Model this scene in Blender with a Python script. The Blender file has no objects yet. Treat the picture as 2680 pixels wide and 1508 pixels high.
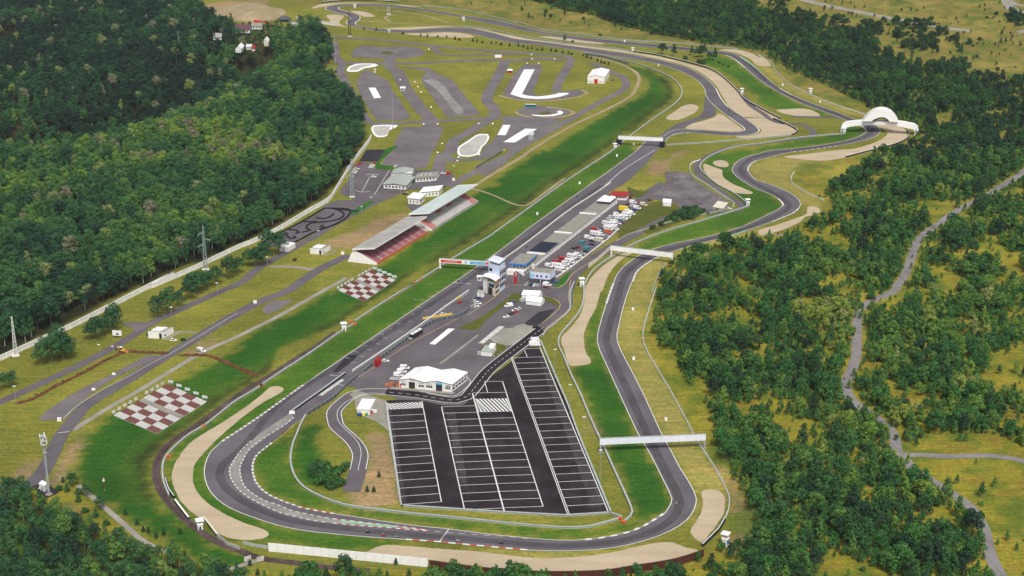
import bpy, bmesh, math, random
import numpy as np
from mathutils import Vector, Matrix, noise as mnoise
from mathutils.geometry import tessellate_polygon

# ------------------------------------------------------------------ camera, sky, sun, exposure
scn = bpy.context.scene
CAM_H, F_PX, PITCH = 380.0, 4400.0, math.radians(20.03)
cam_d = bpy.data.cameras.new("camera"); cam = bpy.data.objects.new("camera", cam_d)
scn.collection.objects.link(cam); scn.camera = cam
cam_d.sensor_width = 36.0; cam_d.lens = F_PX / 2680 * 36.0
cam_d.clip_start = 5.0; cam_d.clip_end = 12000.0
cam.location = (0, 0, CAM_H); cam.rotation_euler = (math.radians(90) - PITCH, 0, 0)
SUN_EL, SUN_AZ = math.radians(54), math.radians(168)      # azimuth clockwise from +Y, where the light comes from
world = bpy.data.worlds.new("World"); scn.world = world; world.use_nodes = True
wn = world.node_tree.nodes; wl = world.node_tree.links
sky = wn.new("ShaderNodeTexSky"); sky.sky_type = 'NISHITA'; sky.sun_disc = False
sky.sun_elevation = SUN_EL; sky.sun_rotation = SUN_AZ; sky.air_density = 1.0; sky.dust_density = 4.0; sky.ozone_density = 1.0
bg = wn["Background"]; bg.inputs[1].default_value = 0.11
hs = wn.new('ShaderNodeHueSaturation'); hs.inputs['Saturation'].default_value = .45; wl.new(sky.outputs[0], hs.inputs['Color']); wl.new(hs.outputs[0], bg.inputs[0])   # thin cloud: a paler sky
sun_d = bpy.data.lights.new("sun", 'SUN'); sun_d.energy = 2.7; sun_d.angle = math.radians(11); sun_d.color = (1.0, 0.955, 0.88)
sun = bpy.data.objects.new("sun", sun_d); scn.collection.objects.link(sun)
sv = Vector((math.sin(SUN_AZ) * math.cos(SUN_EL), math.cos(SUN_AZ) * math.cos(SUN_EL), math.sin(SUN_EL)))
sun.rotation_euler = sv.to_track_quat('Z', 'Y').to_euler(); sun.location = (0, 0, 900)
scn.view_settings.view_transform = 'Standard'; scn.view_settings.look = 'None'
scn.view_settings.exposure = 0.18; scn.view_settings.gamma = 1.0; scn.view_settings.use_curve_mapping = False
scn.cycles.max_bounces = 5; scn.cycles.diffuse_bounces = 2; scn.cycles.glossy_bounces = 2; scn.cycles.transparent_max_bounces = 8

# ------------------------------------------------------------------ survey: where a measured point stands on the ground
S = 2536 / 700
TAGS = {'F': (0, 0, 2575 / 2680), 'S': (0, 0, 1.0), 'P1': (1400, 540, 6.5875), 'P2': (1220, 650, 7.625), 'P3': (1520, 480, 7.625),
        'P4': (900, 620, 5.574), 'P5': (900, 400, 5.574), 'P6': (1000, 930, 7.625), 'A1': (2180, 270, 8.524), 'L1': (60, 1110, 6.9),
        'L2': (280, 980, 7.247), 'L3': (280, 840, 8.587), 'B1': (1850, 1360, 9.79), 'B2': (480, 1320, 4.358), 'V1': (560, 20, 6.067),
        'G1': (1140, 660, 5.2)}
for r, oy in enumerate((0, 370, 740, 1108)):
    for c, ox in enumerate((0, 650, 1300, 1980)):
        TAGS['%d%d' % (r + 1, c + 1)] = (ox, oy, S)
SP, CP = math.sin(PITCH), math.cos(PITCH)
def g1(px, py, z=0.0):
    dx = (px - 1340) / F_PX; dy = -(py - 754) / F_PX
    d = (dx, CP + dy * SP, -SP + dy * CP)
    t = (z - CAM_H) / d[2]
    return (d[0] * t, d[1] * t, z)
def src(tag, x, y):
    ox, oy, s = TAGS[tag]; return (ox + x / s, oy + y / s)
def W(tag, x, y, z=0.0):
    return Vector(g1(*src(tag, x, y), z))
def L(spec, z=0.0):
    """'tag x,y x,y tag x,y ...' -> ground points"""
    out = []; tag = None
    for w in spec.split():
        if ',' in w:
            x, y = w.split(','); out.append(W(tag, float(x), float(y), z))
        else: tag = w
    return out
def to_px(p):
    x, y, z = p[0], p[1], p[2] - CAM_H
    d = y * CP - z * SP; u = y * SP + z * CP
    return 1340 + F_PX * x / d, 754 - F_PX * u / d
def clean(pts, closed):
    """drop survey points that step backwards where two measured sheets meet"""
    pts = list(pts); go = True
    if closed: return [p for i, p in enumerate(pts) if (p - pts[i - 1]).length > .05]
    while go and len(pts) > 4:
        go = False; n = len(pts)
        for i in range(n if closed else n - 1):
            if not closed and i == 0: continue
            a, b, c = pts[i - 1], pts[i], pts[(i + 1) % n]
            u, v = b - a, c - b
            if u.length < .05 or v.length < .05 or (u.dot(v) < -.25 * u.length * v.length and min(u.length, v.length) < 16):
                del pts[i]; go = True; break
    return pts
def smooth(pts, step=6.0, closed=False):
    pts = clean(pts, closed); n = len(pts); out = []
    rng = range(n if closed else n - 1)
    for i in rng:
        p1, p2 = pts[i], pts[(i + 1) % n]
        p0 = pts[i - 1] if (closed or i > 0) else p1 + (p1 - p2)
        p3 = pts[(i + 2) % n] if (closed or i + 2 < n) else p2 + (p2 - p1)
        d1 = max((p2 - p1).length, 1e-4); d0 = max((p1 - p0).length, 1e-4); d2 = max((p3 - p2).length, 1e-4)
        a = d0 ** .5; b = d1 ** .5; c = d2 ** .5
        m1 = (p1 - p0) / a - (p2 - p0) / (a + b) + (p2 - p1) / b
        m2 = (p2 - p1) / b - (p3 - p1) / (b + c) + (p3 - p2) / c
        m1 *= b; m2 *= b
        k = max(1, int(d1 / step))
        for j in range(k):
            t = j / k; t2 = t * t; t3 = t2 * t
            out.append(p1 * (2 * t3 - 3 * t2 + 1) + m1 * (t3 - 2 * t2 + t) + p2 * (-2 * t3 + 3 * t2) + m2 * (t3 - t2))
    if not closed: out.append(pts[-1].copy())
    return out
def resample(pts, step, closed=False):
    q = list(pts) + ([pts[0]] if closed else [])
    out = [q[0].copy()]; acc = 0.0
    for a, b in zip(q, q[1:]):
        l = (b - a).length
        if l < 1e-6: continue
        s = step - acc
        while s <= l:
            out.append(a.lerp(b, s / l)); s += step
        acc = l - (s - step)
    return out
def normals(pts, closed=False):
    n = len(pts); out = []
    for i in range(n):
        a = pts[i - 1] if (closed or i > 0) else pts[i]
        b = pts[(i + 1) % n] if (closed or i < n - 1) else pts[i]
        t = (b - a); t.z = 0; t = t.normalized() if t.length > 1e-6 else Vector((1, 0, 0))
        out.append(Vector((-t.y, t.x, 0)))
    return out
def offset(pts, d, closed=False):
    return [p + n * d for p, n in zip(pts, normals(pts, closed))]

# ------------------------------------------------------------------ objects
COL = scn.collection
def link(name, me, parent=None, loc=None):
    o = bpy.data.objects.new(name, me); COL.objects.link(o)
    if parent is not None: o.parent = parent
    if loc is not None: o.location = loc
    return o
def thing(name, label, cat, loc=(0, 0, 0), rz=0.0, group=None):
    o = link(name, None, None, loc); o.rotation_euler = (0, 0, rz); o.empty_display_size = 0.5
    o['label'] = label; o['category'] = cat
    if group: o['group'] = group
    return o
def tag(o, label, cat, group=None):
    o['label'] = label; o['category'] = cat
    if group: o['group'] = group
    return o
def dup(root, loc, rz, label, group=None, swap=None):
    r = root.copy(); COL.objects.link(r); r.location = loc; r.rotation_euler = (0, 0, rz); r['label'] = label
    if group: r['group'] = group
    for ch in root.children:
        c = ch.copy(); COL.objects.link(c); c.parent = r
        if swap: _swap(c, swap)
        for g in ch.children:
            d = g.copy(); COL.objects.link(d); d.parent = c
            if swap: _swap(d, swap)
    return r
def _swap(o, swap):
    for i, s in enumerate(o.material_slots):
        m = o.data.materials[i] if o.data else None
        if m and m.name in swap:
            s.link = 'OBJECT'; s.material = swap[m.name]

class MB:
    """collects simple solids; build() links them as one mesh object"""
    def __init__(s, xf=None): s.v = []; s.f = []; s.mi = []; s.m = 0; s.xf = xf
    def add(s, vs, fs):
        k = len(s.v)
        s.v += [(s.xf(*p) if s.xf else Vector(p)) for p in vs]
        s.f += [tuple(i + k for i in f) for f in fs]; s.mi += [s.m] * len(fs)
        return s
    def box(s, x0, y0, z0, x1, y1, z1, tx=0, ty=0):
        """tx,ty: inset of the top"""
        return s.add([(x0, y0, z0), (x1, y0, z0), (x1, y1, z0), (x0, y1, z0), (x0 + tx, y0 + ty, z1), (x1 - tx, y0 + ty, z1), (x1 - tx, y1 - ty, z1), (x0 + tx, y1 - ty, z1)],
                     [(3, 2, 1, 0), (4, 5, 6, 7), (0, 1, 5, 4), (1, 2, 6, 5), (2, 3, 7, 6), (3, 0, 4, 7)])
    def prism(s, prof, y0, y1, axis='y'):
        """profile of (x,z) pairs swept along y (or (y,z) along x)"""
        n = len(prof)
        if axis == 'y': vs = [(a, y0, b) for a, b in prof] + [(a, y1, b) for a, b in prof]
        elif axis == 'x': vs = [(y0, a, b) for a, b in prof] + [(y1, a, b) for a, b in prof]
        else: vs = [(a, b, y0) for a, b in prof] + [(a, b, y1) for a, b in prof]
        return s.add(vs, [tuple(range(n)), tuple(range(2 * n - 1, n - 1, -1))] + [(i, i + n, (i + 1) % n + n, (i + 1) % n) for i in range(n)])
    def tube(s, a, b, r, r2=None, n=6):
        a, b = Vector(a), Vector(b); d = (b - a).normalized(); r2 = r if r2 is None else r2
        u = d.orthogonal().normalized(); w = d.cross(u)
        vs = [tuple(a + (u * math.cos(6.2832 * i / n) + w * math.sin(6.2832 * i / n)) * r) for i in range(n)]
        vs += [tuple(b + (u * math.cos(6.2832 * i / n) + w * math.sin(6.2832 * i / n)) * r2) for i in range(n)]
        return s.add(vs, [tuple(range(n - 1, -1, -1)), tuple(range(n, 2 * n))] + [(i, (i + 1) % n, (i + 1) % n + n, i + n) for i in range(n)])
    def ball(s, c, rx, ry, rz, n=8, m=5):
        vs = [(c[0], c[1], c[2] - rz)]
        for j in range(1, m):
            t = math.pi * j / m - math.pi / 2
            for i in range(n):
                a = 6.2832 * i / n; vs.append((c[0] + rx * math.cos(t) * math.cos(a), c[1] + ry * math.cos(t) * math.sin(a), c[2] + rz * math.sin(t)))
        vs.append((c[0], c[1], c[2] + rz)); e = len(vs) - 1; fs = []
        for i in range(n):
            fs.append((0, 1 + (i + 1) % n, 1 + i)); fs.append((e, e - n + i, e - n + (i + 1) % n))
            for j in range(m - 2):
                a = 1 + j * n; fs.append((a + i, a + (i + 1) % n, a + n + (i + 1) % n, a + n + i))
        return s.add(vs, fs)
    def mesh(s, name, mats, origin=None, shade=False):
        me = bpy.data.meshes.new(name); o = Vector(origin) if origin is not None else Vector((0, 0, 0))
        me.from_pydata([tuple(v - o) for v in s.v], [], s.f)
        for m in (mats if isinstance(mats, (list, tuple)) else [mats]): me.materials.append(m)
        me.polygons.foreach_set('material_index', s.mi)
        if shade: me.polygons.foreach_set('use_smooth', [True] * len(s.f))
        me.update(); return me
    def build(s, name, mats, parent=None, shade=False):
        org = None
        if parent is not None and s.xf is not None: org = parent.location
        return link(name, s.mesh(name, mats, org, shade), parent)
def frame(A, B, C):
    """local (u,v,z) metres on a footprint with front edge A-B and right edge B-C"""
    A, B, C = Vector(A), Vector(B), Vector(C); lu = (B - A).length; lv = (C - B).length
    eu = (B - A) / lu; ev = (C - B) / lv
    def xf(u, v, z): return A + eu * u + ev * v + Vector((0, 0, z))
    return xf, lu, lv, eu, ev

# ------------------------------------------------------------------ materials
M = {}
def nodes(name):
    m = bpy.data.materials.new(name); m.use_nodes = True; M[name] = m
    nt = m.node_tree; b = nt.nodes['Principled BSDF']; return m, nt, b
def pos_noise(nt, scale, detail=4, rough=.6, stretch=None):
    g = nt.nodes.new('ShaderNodeNewGeometry'); n = nt.nodes.new('ShaderNodeTexNoise')
    n.inputs['Scale'].default_value = scale; n.inputs['Detail'].default_value = detail; n.inputs['Roughness'].default_value = rough
    if stretch:
        mp = nt.nodes.new('ShaderNodeMapping'); mp.inputs['Rotation'].default_value = (0, 0, stretch[0]); mp.inputs['Scale'].default_value = stretch[1]
        nt.links.new(g.outputs['Position'], mp.inputs['Vector']); nt.links.new(mp.outputs[0], n.inputs['Vector'])
    else: nt.links.new(g.outputs['Position'], n.inputs['Vector'])
    return n.outputs['Fac']
def ramp(nt, fac, stops):
    r = nt.nodes.new('ShaderNodeValToRGB'); e = r.color_ramp.elements
    while len(e) < len(stops): e.new(.5)
    for i, (p, c) in enumerate(stops):
        e[i].position = p; e[i].color = (*c, 1) if len(c) == 3 else c
    nt.links.new(fac, r.inputs[0]); return r.outputs[0]
def mixc(nt, a, b, fac=0.5, mode='MULTIPLY'):
    n = nt.nodes.new('ShaderNodeMix'); n.data_type = 'RGBA'; n.blend_type = mode
    if isinstance(fac, float): n.inputs[0].default_value = fac
    else: nt.links.new(fac, n.inputs[0])
    for k, x in ((6, a), (7, b)):
        if isinstance(x, tuple): n.inputs[k].default_value = (*x, 1)
        else: nt.links.new(x, n.inputs[k])
    return n.outputs[2]
def flat(name, col, rough=.6, vary=.12, scale=.8, metal=0.0, spec=.3):
    m, nt, b = nodes(name)
    lo = tuple(c * (1 - vary) for c in col); hi = tuple(min(1, c * (1 + vary)) for c in col)
    nt.links.new(ramp(nt, pos_noise(nt, scale, 5), [(.3, lo), (.7, hi)]), b.inputs['Base Color'])
    b.inputs['Roughness'].default_value = rough; b.inputs['Metallic'].default_value = metal; b.inputs['Specular IOR Level'].default_value = spec
    return m
def ground_mat(name, c1, c2, fine=1.5, big=.03, rough=.95, var=.35, bump=0.0, stretch=None):
    m, nt, b = nodes(name)
    base = ramp(nt, pos_noise(nt, big, 6, .65, stretch), [(.35, c1), (.65, c2)])
    f = ramp(nt, pos_noise(nt, fine, 3, .7), [(.25, (1 - var,) * 3), (.75, (1 + var,) * 3)])
    nt.links.new(mixc(nt, base, f, 1.0), b.inputs['Base Color'])
    b.inputs['Roughness'].default_value = rough; b.inputs['Specular IOR Level'].default_value = .06
    return m
ground_mat('asphalt', (0.099, 0.088, 0.099), (0.139, 0.123, 0.138), 1.2, .035, var=.16)
ground_mat('race_asphalt', (0.095, 0.088, 0.099), (0.137, 0.126, 0.141), .9, .03, var=.12)
ground_mat('new_asphalt', (.019, .015, .018), (.040, .032, .037), .5, .06, var=.3)
ground_mat('pad_asphalt', (0.123, 0.110, 0.117), (0.178, 0.159, 0.166), .8, .04, var=.2)
ground_mat('old_asphalt', (0.088, 0.076, 0.081), (0.190, 0.171, 0.175), .35, .06, var=.35)
ground_mat('wet_asphalt', (.028, .027, .033), (.045, .042, .050), .8, .05, var=.2)
ground_mat('gravel', (.39, .315, .215), (.48, .395, .28), .8, .05, var=.1, stretch=(.6, (.5, 1.6, 1)))
ground_mat('pale_gravel', (.36, .35, .32), (.46, .445, .41), .8, .06, var=.15)
ground_mat('sandy', (.26, .20, .115), (.36, .29, .185), .6, .05, var=.2)
ground_mat('concrete', (.22, .21, .175), (.31, .295, .255), .7, .07, var=.15)
ground_mat('track_concrete', (.19, .187, .175), (.29, .283, .265), .7, .08, var=.15)
ground_mat('trail', (.165, .153, .155), (.25, .235, .232), .8, .06, var=.2)
ground_mat('mud_road', (.055, .038, .037), (.12, .088, .086), .5, .08, var=.35)
ground_mat('clay', (.075, .032, .017), (.155, .072, .038), .7, .2, var=.45)
ground_mat('island_grass', (.06, .085, .014), (.12, .115, .03), .5, .05, var=.35)
ground_mat('bank_soil', (.10, .07, .035), (.2, .15, .08), .5, .06, var=.35)
ground_mat('green_strip', (.022, .10, .018), (.045, .14, .022), .5, .06, var=.3)
flat('white_paint', (.64, .64, .62), .6, .08, .5)
flat('worn_paint', (.5, .49, .47), .7, .35, .5)
flat('yellow_paint', (.55, .42, .13), .7, .2, .4)
flat('red_paint', (.42, .10, .07), .6, .15)
flat('white_sheet', (.80, .80, .80), .45, .05, .2)
flat('white_wall', (.74, .73, .71), .7, .08, .35)
flat('white_metal', (.80, .80, .80), .4, .04, .4)
flat('white_banner', (.68, .70, .80), .5, .04, .2)
flat('cream_wall', (.62, .58, .47), .7, .1, .4)
flat('grey_wall', (.36, .36, .36), .75, .12, .5)
flat('blue_grey_wall', (.55, .62, .80), .6, .05, .3)
flat('dark_grey_wall', (.07, .075, .085), .6, .15, .4)
flat('grey_roof', (.24, .235, .20), .8, .18, .25)
flat('green_grey_roof', (.33, .37, .34), .6, .1, .3)
flat('stand_roof', (.36, .345, .325), .6, .2, .12)
flat('stand_roof_pale', (.50, .57, .55), .55, .1, .12)
flat('navy_roof', (.012, .014, .032), .5, .2, .5)
flat('red_roof', (.26, .022, .02), .6, .15, .4)
flat('plum_roof', (.11, .05, .06), .7, .15, .4)
flat('blue_trim', (.04, .17, .52), .5, .08)
flat('cyan_panel', (.07, .42, .68), .5, .08)
flat('orange_trim', (.46, .14, .05), .6, .12)
flat('red_panel', (.50, .012, .02), .5, .12)
flat('banner_red', (.62, .03, .03), .5, .05)
flat('banner_blue', (.02, .36, .66), .5, .05)
flat('banner_pink', (.62, .03, .16), .5, .05)
flat('banner_teal', (.02, .45, .5), .5, .05)
flat('glass', (.018, .022, .028), .12, .2, 1.0, 0, .6)
flat('dark_door', (.035, .032, .03), .6, .2)
flat('black_rubber', (.012, .012, .014), .85, .3, 2)
flat('galvanised', (.46, .50, .49), .5, .18, .5, .3)
flat('barrier', (.33, .36, .35), .6, .16, .3, .1)
flat('pole_grey', (.33, .37, .39), .5, .15, .4, .2)
flat('rust_steel', (.09, .045, .035), .75, .3, .5)
flat('brown_board', (.075, .022, .016), .75, .35, .35)
flat('seat_maroon', (.33, .05, .085), .7, .2, .6)
flat('seat_red', (.60, .15, .12), .7, .2, .6)
flat('bench_red', (.16, .045, .032), .75, .2, .7)
flat('bench_white', (.56, .55, .53), .7, .1, .7)
flat('stand_concrete', (.50, .46, .45), .8, .2, .4)
flat('wood_brown', (.20, .10, .045), .8, .25, .8)
flat('digger_yellow', (.66, .36, .05), .5, .15, .6)
flat('barrier_yellow', (.66, .43, .07), .6, .15, .4)
flat('bark', (.09, .075, .06), .9, .3, 2)
flat('birch_bark', (.36, .34, .31), .9, .3, 2)
flat('skin', (.5, .32, .24), .6, .1)
for nm, c in dict(white=(.80, .80, .80), silver=(.45, .47, .48), grey=(.12, .13, .14), black=(.012, .012, .014), red=(.42, .012, .02), darkred=(.13, .012, .018),
                  blue=(.02, .06, .22), navy=(.012, .016, .05), teal=(.06, .22, .28), orange=(.62, .12, .03), yellow=(.78, .60, .02), lime=(.62, .60, .06),
                  cream=(.68, .64, .50), pink=(.45, .05, .12), green=(.02, .22, .13), palegreen=(.42, .55, .5)).items():
    m = flat('paint_' + nm, c, .3, .05, .8, 0, .5)
    m.node_tree.nodes['Principled BSDF'].inputs['Coat Weight'].default_value = .3
# rubbered-in racing line: the same asphalt, darker where tyres have worn it, patchy
m, nt, b = nodes('tyre_rubber')
b.inputs['Base Color'].default_value = (.03, .028, .031, 1); b.inputs['Roughness'].default_value = .8
tr = nt.nodes.new('ShaderNodeBsdfTransparent'); mx = nt.nodes.new('ShaderNodeMixShader')
f = ramp(nt, pos_noise(nt, .12, 5, .7), [(.25, (.05,) * 3), (.8, (.5,) * 3)])
nt.links.new(f, mx.inputs[0]); nt.links.new(tr.outputs[0], mx.inputs[1]); nt.links.new(b.outputs[0], mx.inputs[2])
nt.links.new(mx.outputs[0], nt.nodes['Material Output'].inputs[0])
# foliage: each crown has its own tone, each clump a little of its own
def foliage(name, stops):
    m, nt, b = nodes(name)
    at = nt.nodes.new('ShaderNodeAttribute'); at.attribute_type = 'INSTANCER'; at.attribute_name = 'tone'
    base = ramp(nt, at.outputs['Fac'], stops)
    f = ramp(nt, pos_noise(nt, .45, 3, .7), [(.3, (.62,) * 3), (.7, (1.45,) * 3)])
    nt.links.new(mixc(nt, base, f, 1.0), b.inputs['Base Color'])
    b.inputs['Roughness'].default_value = .65; b.inputs['Specular IOR Level'].default_value = .25
    return m
foliage('leaves', [(0, (.010, .030, .020)), (.2, (.020, .062, .030)), (.4, (.028, .098, .032)), (.55, (.048, .122, .036)), (.7, (.075, .165, .034)), (.88, (.165, .255, .036)), (1, (.17, .16, .11))])
foliage('shrub_leaves', [(0, (.012, .034, .020)), (.2, (.026, .074, .022)), (.4, (.032, .122, .026)), (.58, (.070, .150, .030)), (.75, (.105, .20, .028)), (.9, (.18, .24, .04)), (1, (.23, .25, .085))])
# ------------------------------------------------------------------ terrain
def pip(px, py, poly):
    ins = np.zeros(px.shape, bool); n = len(poly)
    xs = [p[0] for p in poly]; ys = [p[1] for p in poly]
    x0, x1, y0, y1 = min(xs), max(xs), min(ys), max(ys)
    k = np.nonzero((px >= x0) & (px <= x1) & (py >= y0) & (py <= y1))[0]
    if not len(k): return ins
    qx, qy = px[k], py[k]; r = np.zeros(len(k), bool)
    for i in range(n):
        ax, ay, bx, by = xs[i], ys[i], xs[i - 1], ys[i - 1]
        if ay == by: continue
        c = ((ay > qy) != (by > qy)) & (qx < (bx - ax) * (qy - ay) / (by - ay) + ax)
        r ^= c
    ins[k] = r; return ins
VAL = [(W('F', 430, 245), W('F', 120, 330)), (W('F', 620, 135), W('F', 430, 245))]     # a little valley in the wood
def relief(x, y):
    """metres below the level: the wooded valley at the far left"""
    h = 0.0 * x
    for a, b in VAL:
        dx, dy = b.x - a.x, b.y - a.y; l2 = dx * dx + dy * dy
        t = np.clip(((x - a.x) * dx + (y - a.y) * dy) / l2, 0, 1)
        d = np.hypot(x - a.x - t * dx, y - a.y - t * dy)
        h = np.maximum(h, 32 * np.exp(-(d / 55) ** 2))
    return -h
WOOD_L = L("F -160,-60 -160,1010 0,898 31 0,690 640,390 1000,190 1340,20 21 1330,1400 1650,1220 1940,1120 2200,1000 22 0,930 220,840 320,770 600,600 740,510 840,400 980,170 1100,10 12 1040,1440 1120,1300 1090,1180 1060,1080 1000,980 900,890 820,800 720,720 640,640 660,580 780,600 780,500 740,380 660,290 450,220 400,260 330,260 250,235 0,240 V1 560,290 320,280 130,300 60,190 F 540,70 540,45 490,25 500,-60")
WOOD_BL = L("41 -400,720 0,700 150,650 300,680 420,800 560,860 640,900 850,1020 1050,1120 1260,1190 1450,1260 1700,1330 1950,1400 2280,1440 2420,1640 -400,1700")
FIELD = L("F -160,-70 -160,1480 80,1230 200,1240 430,1400 620,1440 43 0,1400 600,1440 1000,1430 1400,1370 1750,1300 2000,1225 2190,1010 2230,800 2180,590 1930,180 1800,-20 33 1640,1020 1530,860 1420,680 1375,560 1375,450 1425,270 1500,50 23 1480,1380 1530,1260 1600,1170 1700,1100 2000,1020 2260,930 24 40,900 300,850 470,760 640,680 640,560 480,500 340,420 310,360 340,290 420,200 850,155 1150,85 1360,0 14 1440,1340 1470,1270 1440,1200 1300,1180 1020,1080 700,970 490,880 300,780 160,650 140,600 0,500 13 2300,460 2000,430 1700,402 1213,372 800,320 400,265 200,205 0,155 12 2000,80 1640,45 1430,15 1100,-5 700,5 560,60 F 700,-10 300,-70")
Z_LUSH = [L("41 820,120 770,280 745,480 790,600 1000,740 1300,940 1700,1160 1950,1310 2250,1360 2400,1290 2100,1180 1850,1080 1650,960 1500,780 1430,620 1420,450 1470,330 1600,190 1900,-20 31 2250,1080 2536,860 32 250,640 550,520 840,400 1150,180 1300,90 1700,-190 22 1700,1300 2100,1010 2400,800 2536,690 23 0,840 300,620 600,400 900,190 1080,30 13 1260,1260 1500,1080 1640,960 1690,860 1640,740 1400,650 1200,610 1350,690 1460,780 1440,850 1350,930 1100,1060 700,1290 470,1440 23 480,60 0,360 22 2360,430 2150,480 1850,800 1250,1180 1190,1240 32 870,40 600,190 0,520 31 2250,640 1900,820 1500,1040 1020,1290"),
          L("33 730,830 870,790 900,690 980,690 1060,820 1140,1010 1300,1340 43 1250,0 1380,230 1480,400 1570,560 1630,690 1610,800 1500,880 1350,960 1320,850 1150,420 1000,100 900,-90"),
          L("42 520,20 450,200 420,380 470,520 620,640 800,560 700,380 640,150 680,0"), L("23 1380,1000 1700,900 2100,800 2450,640 2536,600 24 50,700 0,740 23 2300,810 2000,895 1600,975 1370,1040")]
Z_BRIGHT = [L("23 1300,110 1000,330 760,500 300,830 0,1060 -400,1330 32 1270,460 520,975 30,1330 41 2080,195 1950,380 1937,470 1960,580 2120,770 2536,940 42 300,975 800,1050 1490,1105 2100,1150 1400,1140 1150,1200 700,1190 200,1120 41 2500,1120 2250,1090 2050,1020 1750,780 1640,580 1640,420 1700,300 1600,330 1560,450 1700,740 1850,980 2100,1120 2400,1200 1800,1050 1600,800 1540,520 1560,340 1650,230 1900,60 31 2300,1100 2536,950 32 300,850 600,660 850,490 1180,260 1580,10 22 1600,1330 2000,1080 2536,720 23 0,850 650,380 1040,130 1260,0"),
            L("23 2000,120 1960,270 2100,430 2250,520 2350,600 2390,620 2100,690 1600,870 1350,980 1500,1010 2000,890 2300,800 2536,700 24 200,640 250,600 100,480 0,450 23 2420,430 2280,340 2232,270 2260,220 2400,140 24 100,85 700,20 14 960,1295 1035,1245 1000,1215 960,1180 850,1150 830,1270 400,1330 0,1420"),
            L("13 2000,500 2130,530 2250,580 2400,700 14 0,760 200,890 400,990 740,1110 480,1110 200,1040 0,960 13 2500,930 2300,780 2100,650 1960,600"),
            L("33 930,260 860,400 840,500 870,640 900,740 760,800 850,850 1050,800 965,620 950,540 955,470 1030,150 1100,0"),
            L("42 430,100 200,210 60,350 60,470 150,600 300,700 600,800 1000,860 1500,920 2200,1000 2536,1040 43 500,1090 900,1080 1300,1000 1550,860 1640,720 1500,900 1200,980 900,1010 400,1000 42 2400,960 1500,870 900,790 600,690 430,500 390,330")]
Z_PALE = [L("33 1295,0 1510,0 1440,270 1390,450 1385,560 1440,680 1540,850 1640,1020 1740,1200 1860,1430 43 2050,400 2150,580 2190,720 2180,830 2170,680 2090,620 1960,620 1930,720 1940,800 1900,910 1830,1000 1870,820 1893,720 1810,540 33 1570,1449 1400,1080 1300,880 1180,650 1145,560 1140,490 1200,230"),
          L("23 1340,1250 1380,1190 1540,1095 1700,1035 1950,960 2300,870 2536,800 2536,850 2250,930 1700,1075 1600,1170 1480,1420 1250,1449"),
          L("24 0,210 260,150 700,185 450,240 340,310 320,370 360,430 640,570 600,640 500,620 430,680 440,600 390,540 230,450 100,400 0,370 23 2420,320 2395,280 2430,220"),
          L("14 0,620 300,860 940,1110 1030,1090 700,985 490,890 300,790 165,660"), L("43 0,1215 600,1225 1200,1180 1550,1100 1650,1120 1450,1145 1000,1245 500,1285 0,1250 42 2000,1180 1500,1130")]
Z_DIRT = [L("41 0,610 230,400 330,330 400,350 300,510 200,590 120,620"), L("41 440,560 560,420 640,270 720,130 800,40 780,200 720,330 640,470 560,600"),
          L("43 2060,400 2110,400 2250,560 2400,750 2500,900 2430,1100 2360,1230 2150,1200 2290,1040 2215,850 2225,740 2150,570"),
          L("22 1000,860 1200,740 1450,690 1530,720 1250,900 1050,1010 700,1010 760,930"), L("31 1780,640 1950,560 2050,560 1960,660 1750,690"),
          L("42 1100,120 1330,100 1400,500 1430,740 1330,810 1000,800 950,740 1090,560 1150,400 1160,250"), L("33 880,-300"[:0] + "33 840,1260 900,1280 1000,1449 950,1449"),
          L("12 0,20 100,10 180,60 200,120 280,160 230,240 0,240"), L("11 1850,80 2100,20 2536,0 2536,230 2400,200 2250,110 2100,130 2050,90"), L("23 1450,180 1620,170 1720,80 1850,100 1680,160 1620,280 1450,330"),
          L("33 -200,340 60,180 240,140 590,230 480,300 250,420 -150,430"), L("41 480,760 760,770 800,830 600,880 470,860")]
Z_ASH = L("F 100,-40")
class Zone:
    """albedo of each kind of ground cover"""
    olive = (.160, .172, .034); lush = (.026, .096, .013); bright = (.048, .122, .016); pale = (.245, .228, .072); ochre = (.225, .210, .030); dirt = (.25, .185, .115); floor = (.022, .026, .014); meadow = (.215, .185, .055)
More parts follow.
